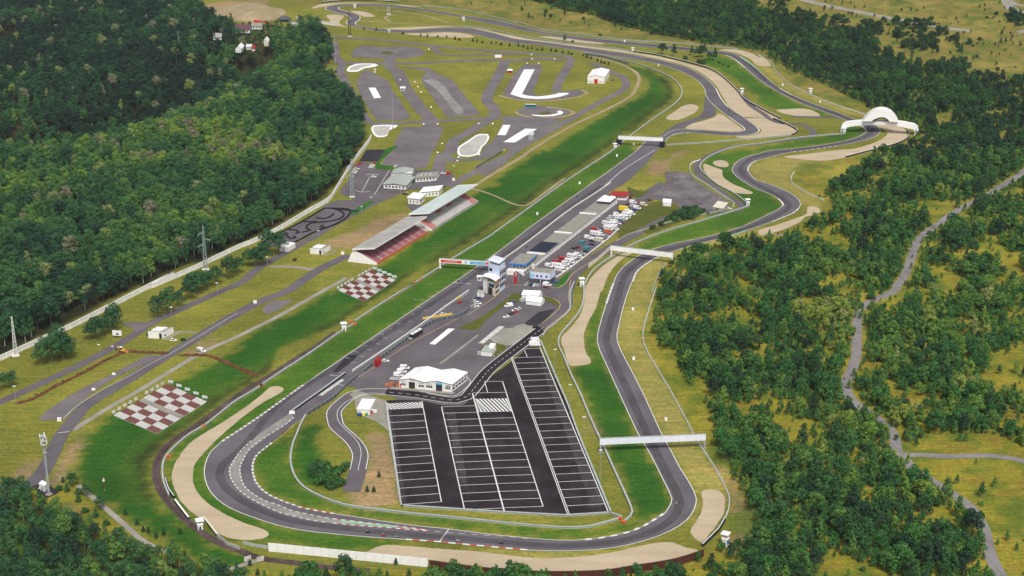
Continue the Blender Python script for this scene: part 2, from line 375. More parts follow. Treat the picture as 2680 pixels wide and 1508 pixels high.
def ground():
    ys = []; y = 560.0
    while y < 2300: ys.append(y); y += 2.4 + (y - 560) * .0035
    ys = [-400, 0, 300, 450] + ys + [2380, 2500, 2700, 3000, 3500, 4500, 7000, 11000]
    xs = list(np.arange(-760, 790, 3.0)); xs = [-9000, -4000, -2000, -1300, -950] + xs + [960, 1300, 2000, 4000, 9000]
    X, Y = np.meshgrid(np.array(xs), np.array(ys)); nx, ny = len(xs), len(ys)
    x, y = X.ravel(), Y.ravel()
    rng = np.random.default_rng(5)
    jx = x + rng.normal(0, 1.6, x.shape); jy = y + rng.normal(0, 2.2, y.shape)
    col = np.zeros((len(x), 3)) + np.array(Zone.olive)
    inside = pip(x, y, FIELD)
    out = ~inside; far = np.clip((y - 1150) / 500, 0, 1)[:, None]
    oc = np.array(Zone.ochre) * (1 - far) + np.array(Zone.meadow) * far
    col[out] = oc[out]
    for zs, c in ((Z_PALE, Zone.pale), (Z_LUSH, Zone.lush), (Z_BRIGHT, Zone.bright), (Z_DIRT, Zone.dirt)):
        for p in zs: col[pip(jx, jy, p)] = c
    # foot of the bank: rough olive strip by the rail, then a narrow dark line that makes the bank look terraced
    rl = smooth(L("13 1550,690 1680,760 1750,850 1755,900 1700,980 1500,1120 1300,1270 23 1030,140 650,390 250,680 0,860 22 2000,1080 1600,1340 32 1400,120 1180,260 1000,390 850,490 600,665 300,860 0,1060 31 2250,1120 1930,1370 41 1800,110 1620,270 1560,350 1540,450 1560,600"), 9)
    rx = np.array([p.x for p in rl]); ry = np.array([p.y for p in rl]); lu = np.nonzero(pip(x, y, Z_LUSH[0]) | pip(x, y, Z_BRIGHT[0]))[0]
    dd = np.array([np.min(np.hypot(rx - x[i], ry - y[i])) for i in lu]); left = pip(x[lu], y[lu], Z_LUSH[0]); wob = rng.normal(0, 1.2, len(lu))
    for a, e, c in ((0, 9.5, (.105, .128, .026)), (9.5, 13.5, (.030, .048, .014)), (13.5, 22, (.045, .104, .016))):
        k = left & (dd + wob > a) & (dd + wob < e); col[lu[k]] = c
    for p in (WOOD_L, WOOD_BL): col[pip(x, y, p)] = Zone.floor
    # uneven cover: dry and green patches of all sizes
    def fbm(sx, sy, s, o): return np.array([mnoise.fractal((a * sx + o, b * sy, o), 1.0, 2.0, 4) for a, b in zip(x, y)])
    n1 = fbm(.012, .012, 1, 3.1); n2 = fbm(.05, .05, 1, 9.7)
    dry = np.clip(n1 * .8 + n2 * .5, -1, 1)[:, None]
    col = col * (1 + .28 * dry) + np.clip(dry, 0, 1) * np.array((.03, .012, 0)) * (inside[:, None] * .8 + .2)
    n3 = fbm(.085, .085, 1, 21.3)[:, None]; n4 = fbm(.03, .03, 1, 33.1)[:, None]
    gr = np.clip((n3 + .6 * n4) * 1.7 + .12, 0, .82) * out[:, None]; col = col * (1 - gr) + np.array((.070, .120, .020)) * gr          # green tufts in the dry meadow
    br = np.clip(-n3 * 1.4 - .35, 0, .5) * out[:, None]; col = col * (1 - br) + np.array((.15, .09, .03)) * br
    g = col.reshape(ny, nx, 3)
    for _ in range(1):
        h = g.copy(); h[1:-1, 1:-1] = g[1:-1, 1:-1] * .52 + .12 * (g[:-2, 1:-1] + g[2:, 1:-1] + g[1:-1, :-2] + g[1:-1, 2:]); g = h
    z = relief(x, y)
    me = bpy.data.meshes.new('ground')
    vs = np.stack([x, y, z], 1); idx = np.arange(nx * ny).reshape(ny, nx)
    fs = np.stack([idx[:-1, :-1], idx[:-1, 1:], idx[1:, 1:], idx[1:, :-1]], -1).reshape(-1, 4)
    me.from_pydata(vs.tolist(), [], fs.tolist())
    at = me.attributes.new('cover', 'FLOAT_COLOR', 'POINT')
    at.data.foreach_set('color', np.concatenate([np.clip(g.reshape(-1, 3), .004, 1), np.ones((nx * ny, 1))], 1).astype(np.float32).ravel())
    me.polygons.foreach_set('use_smooth', [True] * len(fs))
    m, nt, b = nodes('grassland')
    a = nt.nodes.new('ShaderNodeAttribute'); a.attribute_name = 'cover'
    f1 = ramp(nt, pos_noise(nt, .42, 5, .8), [(.28, (.5, .55, .5)), (.72, (1.5, 1.42, 1.3))])
    f2 = ramp(nt, pos_noise(nt, .09, 5, .7), [(.3, (.80, .92, .85)), (.7, (1.22, 1.06, 1.05))])
    f3 = ramp(nt, pos_noise(nt, .5, 4, .75, (math.radians(-59), (.08, 1.0, 1.0))), [(.32, (.70, .77, .70)), (.68, (1.3, 1.22, 1.2))])        # mowing and wheel streaks along the straight
    nt.links.new(mixc(nt, mixc(nt, mixc(nt, a.outputs['Color'], f1, 1.0), f2, 1.0), f3, 1.0), b.inputs['Base Color'])
    b.inputs['Roughness'].default_value = .95; b.inputs['Specular IOR Level'].default_value = .1
    me.materials.append(m)
    o = link('ground', me); o['kind'] = 'structure'; return o
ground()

# ------------------------------------------------------------------ sheets laid on the ground
_sheet = [0]
def struct(o, label=None):
    o['kind'] = 'structure'
    if label: o['label'] = label
    return o
def lay(name, mat, loops_list, z, kind='structure', step=7.0, smoothed=True, rag=0.0):
    """filled outlines (each: list of loops, first outer then holes) as one flat sheet"""
    vs, fs = [], []
    for loops in loops_list:
        if loops and isinstance(loops[0], Vector): loops = [loops]
        q = [smooth(l, step, True) if smoothed else l for l in loops]
        if rag: q = [[p + Vector((mnoise.noise(p * .31), mnoise.noise(p * .31 + Vector((9, 4, 2))), 0)) * rag for p in l] for l in q]
        zz = z + (_sheet[0] % 40) * .0022; _sheet[0] += 1
        k = len(vs); flatl = [p for l in q for p in l]
        tris = tessellate_polygon([[Vector((p.x, p.y, 0)) for p in l] for l in q])
        vs += [(p.x, p.y, zz) for p in flatl]
        for t in tris:
            a, b, c = (flatl[i] for i in t)
            cr = (b.x - a.x) * (c.y - a.y) - (b.y - a.y) * (c.x - a.x)
            fs.append(tuple(i + k for i in (t if cr > 0 else t[::-1])))
    me = bpy.data.meshes.new(name); me.from_pydata(vs, [], fs); me.materials.append(M[mat] if isinstance(mat, str) else mat)
    o = link(name, me)
    if kind: o['kind'] = kind
    return o
class Ribbons:
    """lines painted or laid along curves, one mesh"""
    def __init__(s): s.v = []; s.f = []; s.mi = []
    def line(s, pts, w, z, m=0, closed=False, w2=None):
        zz = z + (_sheet[0] % 40) * .0022; _sheet[0] += 1
        n = len(pts); nr = normals(pts, closed); k = len(s.v)
        for i, (p, q) in enumerate(zip(pts, nr)):
            ww = w if w2 is None else w + (w2 - w) * i / max(1, n - 1)
            a = p + q * ww / 2; b = p - q * ww / 2; s.v += [(a.x, a.y, zz), (b.x, b.y, zz)]
        for i in range(n if closed else n - 1):
            j = (i + 1) % n; s.f.append((k + 2 * i + 1, k + 2 * j + 1, k + 2 * j, k + 2 * i)); s.mi.append(m)
        return s
    def dashes(s, pts, w, z, on, off, ms=(0,), closed=False):
        q = resample(pts, on if off == 0 else on, closed) if off == 0 else resample(pts, min(on, off) / 1.0, closed)
        if off == 0:
            for i, (a, b) in enumerate(zip(q, q[1:])): s.line([a, b], w, z, ms[i % len(ms)])
        else:
            st = min(on, off); a_n = max(1, round(on / st)); b_n = max(1, round(off / st)); i = 0; c = 0
            while i + a_n < len(q):
                s.line(q[i:i + a_n + 1], w, z, ms[c % len(ms)]); i += a_n + b_n; c += 1
        return s
    def quad(s, pts, z, m=0):
        zz = z + (_sheet[0] % 40) * .0022; _sheet[0] += 1
        k = len(s.v); s.v += [(p.x, p.y, zz) for p in pts]; a, b, c = pts[:3]
        f = tuple(range(k, k + len(pts)))
        s.f.append(f if (b.x - a.x) * (c.y - a.y) - (b.y - a.y) * (c.x - a.x) > 0 else f[::-1]); s.mi.append(m); return s
    def build(s, name, mats, kind='structure'):
        me = bpy.data.meshes.new(name); me.from_pydata(s.v, [], s.f)
        for m in mats: me.materials.append(M[m])
        me.polygons.foreach_set('material_index', s.mi)
        o = link(name, me)
        if kind: o['kind'] = kind
        return o
def road(name, mat, specs, z):
    r = Ribbons()
    for spec, w in specs: r.line(smooth(L(spec), 5), w, z)
    return r.build(name, [mat])

# the racing circuit: outer and inner edge of the asphalt, surveyed point by point
OUTER = L("23 1470,-30 1300,110 1000,330 760,500 300,830 0,1060 32 1270,460 520,975 15,1335 41 2080,195 2000,270 1950,380 1937,470 1960,580 2010,670 2120,770 2280,850 2536,940 42 300,975 560,1025 800,1050 1000,1070 1490,1105 1810,1128 2100,1155 2536,1195 43 300,1205 600,1213 900,1203 1200,1165 1450,1100 1650,1020 1800,920 1870,820 1893,720 1870,650 1810,540 1740,430 1650,260 33 1570,1449 1400,1080 1300,880 1180,650 1145,560 1140,490 1160,400 1200,230 1280,0 23 1290,1330 1320,1250 1380,1190 1540,1095 1700,1035 1950,960 2100,930 2300,870 24 0,815 150,765 260,720 350,680 405,630 415,590 390,545 330,500 230,450 100,400 0,370 23 2460,370 2400,310 2380,280 2385,250 2420,210 2480,180 24 100,160 300,110 500,85 800,40 14 1000,1340 1120,1300 1170,1260 1165,1220 1130,1190 1070,1172 940,1135 750,1060 500,970 330,900 210,835 130,770 0,650 13 2380,580 2300,530 2200,500 2100,487 1700,440 1200,393 800,353 500,313 250,255 0,195 12 2050,150 1700,90 1300,45 1000,40 850,48 740,70 728,84 790,112 900,137 950,155 970,180 940,200 925,217 950,235 1050,260 1200,290 1400,310 1700,310 1900,300 2100,320 2300,365 2536,410 13 400,425 700,470 1000,515 1300,565 1500,600 1700,660 1850,730 1930,790 1972,850 1990,915 2050,990 2200,1110 2345,1215 2355,1237 2300,1252 2200,1254 2000,1240 1850,1230 1740,1226 1640,1255 1560,1300")
INNER = L("12 2355,240 2100,185 1700,110 1300,65 1000,55 900,58 855,72 875,95 950,115 1030,140 1060,165 1050,190 1015,215 1035,240 1150,260 1300,278 1500,289 1700,277 1900,264 2100,272 2300,310 2536,370 13 400,395 700,435 1000,480 1300,525 1600,585 1800,640 1900,690 2000,760 2075,840 2105,900 2135,950 2200,1020 2350,1120 2470,1212 2490,1240 2455,1268 2380,1283 2200,1287 2000,1274 1830,1262 1710,1272 1645,1295 1575,1370 23 1500,110 1430,200 1200,410 1080,475 955,560 810,690 565,870 150,1130 -60,1290 32 2140,165 2060,300 1830,362 1640,450 1540,527 1260,722 1095,855 930,985 800,1110 560,1255 300,1449 42 450,0 170,225 70,310 35,400 35,470 60,550 120,630 220,700 350,755 470,795 640,832 820,862 1000,888 1300,935 1600,975 1900,1005 2200,1045 43 181,1080 350,1095 600,1112 840,1107 1050,1080 1250,1035 1400,975 1500,915 1600,850 1650,770 1662,720 1640,660 1580,540 1480,340 1390,180 33 1350,1449 1140,1000 1050,800 970,620 955,540 960,480 1000,330 1040,200 1110,0 23 1140,1270 1200,1195 1280,1130 1380,1070 1600,990 2000,905 2300,820 24 0,750 100,700 200,650 250,610 250,590 220,560 150,510 0,455 23 2420,430 2320,370 2250,310 2232,270 2250,230 2300,180 2400,140 24 0,125 150,85 330,72 14 600,1380 850,1335 960,1300 1025,1265 1040,1243 1010,1208 960,1180 860,1145 720,1090 400,970 200,870 100,810 0,740 13 2350,640 2220,545 2150,520 2000,502 1700,472 1200,425 800,385 500,335 300,300 0,240")
OUTER_S, INNER_S = smooth(OUTER, 5, True), smooth(INNER, 5, True)
lay('race_track', 'race_asphalt', [[OUTER_S, INNER_S], L("13 1975,905 2050,1005 2083,1045 2080,1085 2040,1112 1900,1150 1800,1198 1740,1232 1600,1290 1560,1330 1480,1345 1600,1245 1700,1180 1830,1132 1900,1116 1940,1090 1960,1050")], .10, smoothed=False)
def part(loop, a, b):
    """stretch of a closed loop between the vertices nearest to a and b"""
    i = min(range(len(loop)), key=lambda k: (loop[k] - a).length); j = min(range(len(loop)), key=lambda k: (loop[k] - b).length)
    return loop[i:j + 1] if i <= j else loop[i:] + loop[:j + 1]
r = Ribbons()
r.line(offset(OUTER_S, -.55, True) if False else OUTER_S, .42, .20, 0, True)
for a, b in (("12 2355,240", "13 1575,1370"), ("42 820,862", "13 0,240")):
    r.line(part(INNER_S, L(a)[0], L(b)[0]), .42, .20, 0)
r.line(smooth(L("23 1500,85 1200,272 950,495"), 8), .5, .20, 0)
r.line(L("32 1940,2 2108,14"), .55, .20); r.line(L("42 1903,1003 1815,1122"), .45, .20)
r.dashes(smooth(L("42 1760,1028 1900,1040 2200,1062 2536,1085 43 350,1108"), 4), .3, .20, 3, 3)
for i, (a, b) in enumerate([(1795, 90), (1730, 135), (1715, 20), (1650, 165), (1640, 238), (1690, 268), (1560, 300), (1590, 165), (1535, 370), (1480, 300), (1425, 388), (1450, 470), (1345, 438), (1300, 530), (1265, 490), (1240, 585), (1185, 545), (1155, 640), (1105, 602), (1080, 700), (1025, 660), (1000, 758), (945, 718), (880, 860), (800, 880)]):
    r.line(L("32 %d,%d %d,%d" % (a - 26, b - 3, a + 20, b + 4)), .35, .20, 1)
r.line(smooth(L("32 1990,340 1500,600 1200,800 1040,900"), 6), .3, .21, 2); r.line(smooth(L("32 560,1262 300,1440 42 450,8 200,215"), 6), .3, .21, 2)
r.line(L("32 780,880 850,885"), .4, .2, 1); r.line(L("32 850,968 915,980"), .4, .2, 0)
r.build('track_markings', ['white_paint', 'worn_paint', 'yellow_paint'])
# hairpin: concrete band between two kerbs
K1 = smooth(L("32 395,1240 200,1370 90,1449 41 2450,110 2280,270 2210,370 2175,440 2180,500 2215,570 2280,650 2380,720 2536,800 42 300,850 450,890 600,925 800,950 950,965 1100,978 1300,993 1500,1008 1720,1025"), 4)
K2 = smooth(L("32 430,1280 290,1380 42 360,10 200,110 0,262 41 2310,340 2275,420 2280,500 2310,590 2380,660 2536,750 42 250,765 400,830 560,865 700,895 900,920 1100,945 1300,968 1500,990 1720,1022"), 4)
lay('hairpin_concrete', 'track_concrete', [K1 + K2[::-1]], .18, smoothed=False)
r = Ribbons()
def kerb(line, w, on=2.2, ms=(0, 1)):
    r.dashes(line, w, .24, on, 0, ms)
kerb(part(K1, L("41 2400,180")[0], L("42 850,955")[0]), 0.62, 2.0, (0, 2)); kerb(part(K1, L("42 850,955")[0], K1[-1]), .75, 2.2, (0, 1))
kerb(part(K2, K2[0], L("42 850,905")[0]), 0.62, 2.0, (0, 2)); kerb(part(K2, L("42 850,905")[0], K2[-1]), .75, 2.2, (0, 1))
kerb(offset(part(INNER_S, L("42 200,200")[0], L("42 450,790")[0]), .3), 1.1, 2.0, (0, 2)); kerb(part(INNER_S, L("42 450,790")[0], L("42 820,862")[0]), 1.1, 2.2, (0, 1))
kerb(part(OUTER_S, L("32 520,975")[0], L("41 2080,195")[0]), 1.4, 2.0, (0, 2)); kerb(part(OUTER_S, L("42 1490,1105")[0], L("43 280,1205")[0]), 1.2, 3.4, (0, 1))
kerb(part(INNER_S, L("43 840,1107")[0], L("43 1600,850")[0]), 1.4, 3.2, (0, 2))
kerb(part(OUTER_S, L("24 350,115")[0], L("24 800,40")[0]), 1.1, 3.0, (0, 2))
for a, b in (("14 1035,1250", "14 960,1180"), ("24 250,610", "24 190,545"), ("13 2350,640", "13 2150,520"), ("33 1040,200", "23 1110,1330")): kerb(part(INNER_S, L(a)[0], L(b)[0]), 1.3, 3.5, (0, 3))
for a, b in (("23 1290,1330", "23 1540,1095"), ("24 150,765", "24 405,630"), ("14 330,900", "14 210,835"), ("23 2380,280", "23 2480,180"), ("12 740,70", "12 960,165"), ("12 970,180", "12 950,235"), ("13 2200,1110", "13 2200,1254")): kerb(part(OUTER_S, L(a)[0], L(b)[0]), 1.1, 3.5, (0, 3))
for a, b in (("13 2470,1212", "13 2380,1283"), ("13 2075,840", "13 2200,1020"), ("12 855,72", "12 950,115"), ("12 1060,165", "12 1035,240"), ("13 1830,1262", "13 1645,1295")): kerb(part(INNER_S, L(a)[0], L(b)[0]), 1.2, 3.5, (0, 3))
r.build('kerbs', ['white_paint', 'red_paint', 'track_concrete', 'worn_paint'])
# the green painted strip between the kerbs and at two run-offs
r = Ribbons(); r.line(smooth(L("42 880,935 1000,945 1200,968 1400,985"), 5), 1.8, .21, 0)
r.line(smooth(L("23 2110,932 2300,872 2370,848"), 5), 1.6, .22, 0); r.line(smooth(L("13 2305,540 2400,600 2470,655"), 5), 1.6, .22, 0)
m, nt, b = nodes('green_paint'); b.inputs['Base Color'].default_value = (.22, .46, .30, 1); b.inputs['Roughness'].default_value = .7
r.build('painted_runoff', ['green_paint'])
# rubbered-in line
r = Ribbons()
RL = smooth(L("23 1000,420 500,770 0,1130 32 1500,360 900,760 300,1150 41 2300,230 2110,400 2080,480 2130,600 2300,740 2536,850 42 400,925 800,985 1300,1040 1900,1085 2536,1140 43 500,1165 900,1150 1300,1090 1600,960 1730,800 1720,690 1600,450 33 1430,1440 1230,1000 1070,650 1040,540 1060,440 1150,150 23 1200,1310 1260,1220 1500,1070 2000,935 24 0,790 200,700 310,620 280,570 100,460 23 2400,370 2310,280 2350,210 2450,150 24 300,90 700,40 14 1050,1290 1100,1240 1020,1180 800,1100 400,950 100,770 13 2350,590 2150,510 1700,455 1000,388"), 6)
r.line(RL, 4.5, .16); r.build('rubber_line', ['tyre_rubber'])

# gravel traps
lay('gravel_trap', 'gravel', [
    L("32 330,1000 300,985 220,985 150,1040 0,1160 41 2080,10 1960,80 1800,190 1690,330 1640,430 1630,520 1650,610 1700,720 1770,800 1880,890 2000,990 2100,1060 2200,1095 2400,1105 2500,1090 42 190,1060 185,1030 100,990 0,960 41 2300,940 2150,870 2000,780 1900,690 1840,590 1830,500 1845,400 1900,320 2000,210 2150,70 32 0,1235 150,1130 280,1060 335,1020"),
    L("42 1110,1235 1180,1190 1290,1155 1500,1165 1800,1190 2100,1210 2300,1230 43 181,1260 450,1280 700,1270 1000,1240 1250,1190 1450,1145 1560,1130 1660,1130 1800,1180 1930,1212 1700,1282 1300,1345 1000,1395 700,1408 400,1403 0,1372 42 2300,1375 2000,1330 1700,1295 1350,1262"),
    L("43 1950,640 2000,628 2100,640 2150,680 2165,750 2150,850 2080,970 2000,1070 1960,1135 1900,1110 1840,1040 1840,1000 1900,920 1945,820 1955,740 1940,680"),
    L("23 1280,1055 1180,1125 1090,1222 1040,1310 1000,1420 33 985,90 940,240 870,370 830,480 830,580 850,670 890,740 880,770 800,785 700,790 670,750 640,640 610,560 620,510 700,430 790,310 825,200 840,60 23 850,1370 900,1290 1000,1190 1130,1100 1200,1062"),
    L("14 1100,1178 1180,1215 1240,1265 1200,1310 1100,1360 900,1415 24 800,80 500,118 260,148 400,170 650,183 850,150 1100,95 1280,40 14 1380,1345 1420,1300 1425,1250 1380,1212 1250,1185"),
    L("14 190,1045 300,1035 440,1030 520,1045 600,1100 480,1110 350,1095 250,1075"),
    L("23 1975,215 2050,240 2130,270 2140,320 2170,360 2250,410 2350,450 2430,490 2400,500 2300,495 2200,470 2100,410 2000,320 1960,262"), L("23 2060,190 2130,180 2190,200 2180,245 2100,240 2050,210"),
    L("24 490,620 530,615 605,650 560,700 470,715 420,760 300,820 150,870 40,895 20,850 200,790 350,740 470,690 480,650"),
    L("13 2100,1080 2130,1085 2200,1130 2300,1200 2330,1238 2190,1246 2000,1233 1800,1220 1840,1180 1950,1150 2060,1112"),
    L("13 0,315 300,370 600,410 900,445 1200,480 1290,497 1500,530 1700,575 1900,630 2000,655 2100,705 2200,785 2300,885 2400,975 2536,1048 14 100,1060 220,1125 0,1115 13 2340,1108 2200,1005 2150,930 2120,880 2085,820 2010,745 1905,675 1800,628 1600,575 1300,515 1000,472 600,425 300,385 0,340"),
    L("13 2360,1128 14 0,1122 160,1132 300,1192 370,1240 330,1280 0,1308 13 2320,1310 2260,1295 2400,1287 2480,1268 2510,1235"),
    L("13 1610,1130 1700,1050 1780,1000 1850,990 1910,1010 1890,1060 1800,1110 1700,1140"),
    L("12 750,145 830,140 900,150 890,180 860,210 900,245 960,265 840,245 780,235 770,190"), L("12 600,75 700,40 850,28 1100,28 1400,45 1640,65 1500,62 1300,38 1000,34 850,40 720,65 620,82"),
    L("12 970,103 1080,110 1180,140 1195,158 1100,160 1050,140"), L("12 1280,268 1500,260 1750,250 2000,258 2200,275 2400,320 2536,345 2536,368 2300,306 2100,266 1900,258 1700,270 1500,283 1350,276"),
    L("12 1480,322 1700,314 1900,308 2080,327 2140,350 2100,358 1800,350 1600,337"), L("13 400,350 500,348 1000,410 1020,418 900,415 600,380"),
    L("13 2110,475 2250,470 2400,500 2500,550 14 0,505 80,560 130,610 130,628 60,630 13 2480,625 2400,560 2250,500")], .05, step=1.6, rag=.38)
# paddock, car park and the yards of the driving school
PADDOCK = L("23 955,560 1100,480 1290,545 1460,560 1160,850 570,1300 690,1310 660,1440 33 690,110 690,240 560,370 430,470 400,540 300,620 150,720 -100,860 32 2060,1150 2000,1170 1830,1165 1650,1120 1430,1112 1300,1060 1030,1020 1000,990 930,985 1095,852 1260,720 1540,524 1650,444 1830,356 2060,296 2140,164 23 -60,1290 150,1110 565,870 810,690")
lay('paddock_yard', 'asphalt', [PADDOCK], .115, smoothed=False)
CARPARK = L("32 1300,1120 1430,1112 1650,1120 1830,1163 2000,1168 2060,1150 2130,1050 2240,935 2536,720 33 300,612 410,615 600,1010 790,1449 43 1085,862 640,880 0,850 42 1450,790")
lay('car_park', 'new_asphalt', [CARPARK], .14, smoothed=False)
m = ground_mat('weathered_asphalt', (.035, .030, .034), (.075, .066, .070), .4, .12, var=.35)
lay('weathered_strip', 'weathered_asphalt', [L("32 1312,1210 1352,1205 42 1500,765 1455,772"), L("33 395,706 440,704 43 1010,760 900,790"), L("32 1880,1240 1960,1236 42 2080,560 2010,580"), L("43 860,742 985,738 1010,795 880,800"), L("33 565,1228 610,1226 620,1250 570,1252")], .152, smoothed=False)
lay('service_lot', 'old_asphalt', [L("23 1600,400 1610,290 1700,285 1820,300 1860,350 2000,450 2180,560 2215,600 2200,650 2040,690 1960,650 1880,630 1830,610 1760,560 1600,525 1460,528 1530,470")], .10)
lay('paved_terrace', 'concrete', [L("32 1020,1020 1200,1090 1300,1115 1340,1430 42 1330,80 1200,-20 32 1130,1290 1010,1190 1010,1110 960,1060"), L("33 0,440 150,430 300,450 380,440 250,590 60,600 -80,520"), L("33 150,420 260,390 300,360 350,440 260,470")], .125)
lay('patched_asphalt', 'wet_asphalt', [L("33 400,280 555,250 420,410 300,410 260,390"), L("22 1120,80 1300,80 1230,195 1050,190"), L("41 300,600 430,560 560,660 440,715"), L("32 915,715 950,685 1040,690 990,745 860,845 800,855")], .15, smoothed=False)
lay('kart_track', 'asphalt', [L("22 90,985 250,900 520,760 720,640 840,570 1040,570 1090,600 960,680 830,780 640,860 430,960 350,1005 120,1005")], .148, smoothed=False)
lay('forecourt', 'asphalt', [L("22 1000,230 1080,195 1200,215 1195,262 1350,275 1900,290 1890,420 1750,440 1500,470 1350,540 1200,560 1050,600 850,650 700,640 850,560 1000,560 870,490 950,370"), L("22 1500,600 1590,590 1690,640 1600,690 1530,640")], .105)
lay('verge_yard', 'pad_asphalt', [L("31 370,1310 600,1300 720,1170 1100,900 1500,720 1550,700 1400,690 1300,740 1100,850 700,1050"), L("31 1140,385 1500,385 1420,410 1330,450 1290,480 1250,430"), L("32 240,170 420,160 330,230 200,300 130,280")], .06)
SKID = [L("12 970,520 1000,470 1080,430 1250,448 1500,440 1620,460 1680,500 1640,530 1500,555 1150,555 1000,545"), L("12 1030,760 1070,690 1130,655 1180,690 1330,770 1360,850 1440,960 1545,1115 1480,1138 1220,1142 1170,1080 1100,960 1030,830"),
        L("12 1440,640 1620,635 1720,650 1800,700 1930,760 2030,880 2200,1085 2100,1105 1880,1112 1800,1000 1640,770 1640,740 1690,680 1600,655"),
        L("13 270,605 420,615 430,660 340,880 380,905 520,900 600,870 790,850 830,870 800,900 650,935 400,955 150,935 60,900 70,860 170,690"), L("13 180,1060 250,1020 400,1002 600,1020 700,1060 650,1090 500,1116 300,1112"),
        L("12 2420,1130 2536,1118 13 300,1118 640,1120 500,1210 310,1330 130,1449 22 2440,60 2300,140 2200,180 2090,185 1900,205 1880,120 1950,155 2090,168 2190,140 2270,10 12 2280,1380 2360,1280"),
        L("12 1470,1205 1860,1205 1830,1280 1780,1390 22 1800,0 1750,100 1690,255 1500,258 1260,235 1310,130 1360,50 12 1340,1449 1400,1330"), L("12 760,420 850,395 870,540 900,600 820,605 790,520")]
lay('skid_pad', 'pad_asphalt', SKID, .07, smoothed=False)
lay('pad_island', 'island_grass', [L("13 390,1070 455,1058 520,1068 500,1082 430,1085"), L("12 1260,495 1320,485 1385,500 1340,520 1280,515")], .13)
road('training_road', 'pad_asphalt', [("12 730,355 950,360 1300,385 1700,430 2100,470 2536,498 13 250,500 450,520 600,527 690,548 695,590 640,690 580,800 560,870", 9), ("12 800,400 830,540 900,610 870,650 920,780 1010,950 1110,1120 1170,1168 1500,1165 1720,1150 2000,1140 2300,1120 2536,1115 13 300,1118", 9),
     ("12 1340,555 1350,640 1400,670 1500,850 1640,1040 1740,1165 1700,1210", 13), ("12 880,600 1300,605 1800,590 2200,572 2536,575 13 330,560 620,565", 10), ("12 2440,580 2360,740 2280,880 2265,960 2330,1030 2330,1100 2240,1160 2100,1250 1960,1330 1900,1449 22 1850,130 1800,280", 11),
     ("23 -140,320 0,230 250,80 13 150,1449 400,1300 700,1130 1000,960 1200,850 1230,800 1200,740 1100,690 900,600", 8), ("12 1750,440 1800,500 1900,525 2536,515", 7), ("22 1900,430 2150,290 2536,100", 8)], .075)
r = Ribbons(); r.line(smooth(L("13 20,905 120,935 300,958 450,960 600,948 760,925 850,890 855,875 800,855"), 4), 3.2, .08); r.line(smooth(L("13 175,1060 220,1090 340,1115"), 4), 3.5, .08); r.line(smooth(L("13 470,1018 600,1030 700,1050 730,1068 700,1090 600,1110 450,1118"), 4), 3.5, .08); r.build('sand_rim', ['sandy'])
lay('wet_basin', 'white_sheet', [L("12 940,680 960,630 1020,607 1100,603 1200,605 1232,620 1200,635 1100,650 1040,680 990,685"), L("12 1165,1210 1190,1190 1420,1190 1400,1210 1340,1235 1315,1290 1280,1303 1220,1303 1190,1280"), L("12 2190,1272 2270,1272 2285,1300 2255,1360 22 2215,60 2175,130 2090,150 2005,142 1980,100 1988,60 12 2010,1380 2090,1330")], .09)
lay('basin_gravel', 'pale_gravel', [L("12 962,670 975,640 1030,618 1100,612 1180,613 1130,630 1080,642 1030,668"), L("12 1185,1212 1200,1200 1350,1200 1340,1225 1300,1285 1240,1290 1205,1270"), L("12 2190,1285 2260,1283 2268,1300 2240,1360 22 2200,55 2160,120 2090,138 2015,130 1998,95 2005,65 12 2030,1385 2095,1345")], .125)
lay('skid_sheet', 'white_sheet', [L("12 1140,833 1205,833 1258,930 1190,935"), L("13 260,660 360,660 240,895 300,910 380,918 480,908 560,895 585,884 680,883 680,895 600,920 480,938 380,942 260,935 190,915 130,895"), L("13 60,1187 132,1187 85,1285 5,1283"), L("13 270,1222 383,1226 170,1355 62,1350"), L("13 325,1088 430,1095 520,1090 580,1075 575,1055 600,1050 632,1065 620,1085 540,1103 430,1108 350,1100"), L("32 1715,583 1895,437 1958,440 1770,590")], .14, smoothed=False)
lay('worn_patch', 'worn_paint', [L("32 2180,578 2375,415 2432,418 2230,580"), L("32 665,1070 880,920 915,922 700,1075")], .16, smoothed=False)
lay('dust_streak', 'track_concrete', [L("12 1670,760 1750,752 1830,790 1930,920 2040,1055 2035,1085 1985,1082 1880,960 1760,830")], .10)
# grass islands of the paddock
lay('grass_island', 'island_grass', [L("32 1985,440 2130,370 2480,130 33 130,105 240,108 300,125 240,150 220,190 80,212 32 2400,245 2240,372 2170,455"), L("33 430,130 520,150 590,188 598,212 560,222 450,165"), L("23 1300,690 1420,590 1560,565 1700,600 1730,630 1690,670 1500,750 1300,850 1160,920 1160,845"),
    L("23 1240,430 1330,465 1440,470 1330,535 1290,520"), L("23 1390,850 1620,730 1850,640 1960,690 1700,780 1420,880")], .17)
lay('green_verge', 'green_strip', [L("23 545,1365 600,1310 700,1232 690,1262 640,1360 580,1392"), L("22 1420,40 1330,60 1200,235 1210,262 1390,265 1400,240 1250,225 1320,130"), L("22 950,690 1150,570 1200,570 1150,610 980,700")], .172)  # strips of greener grass
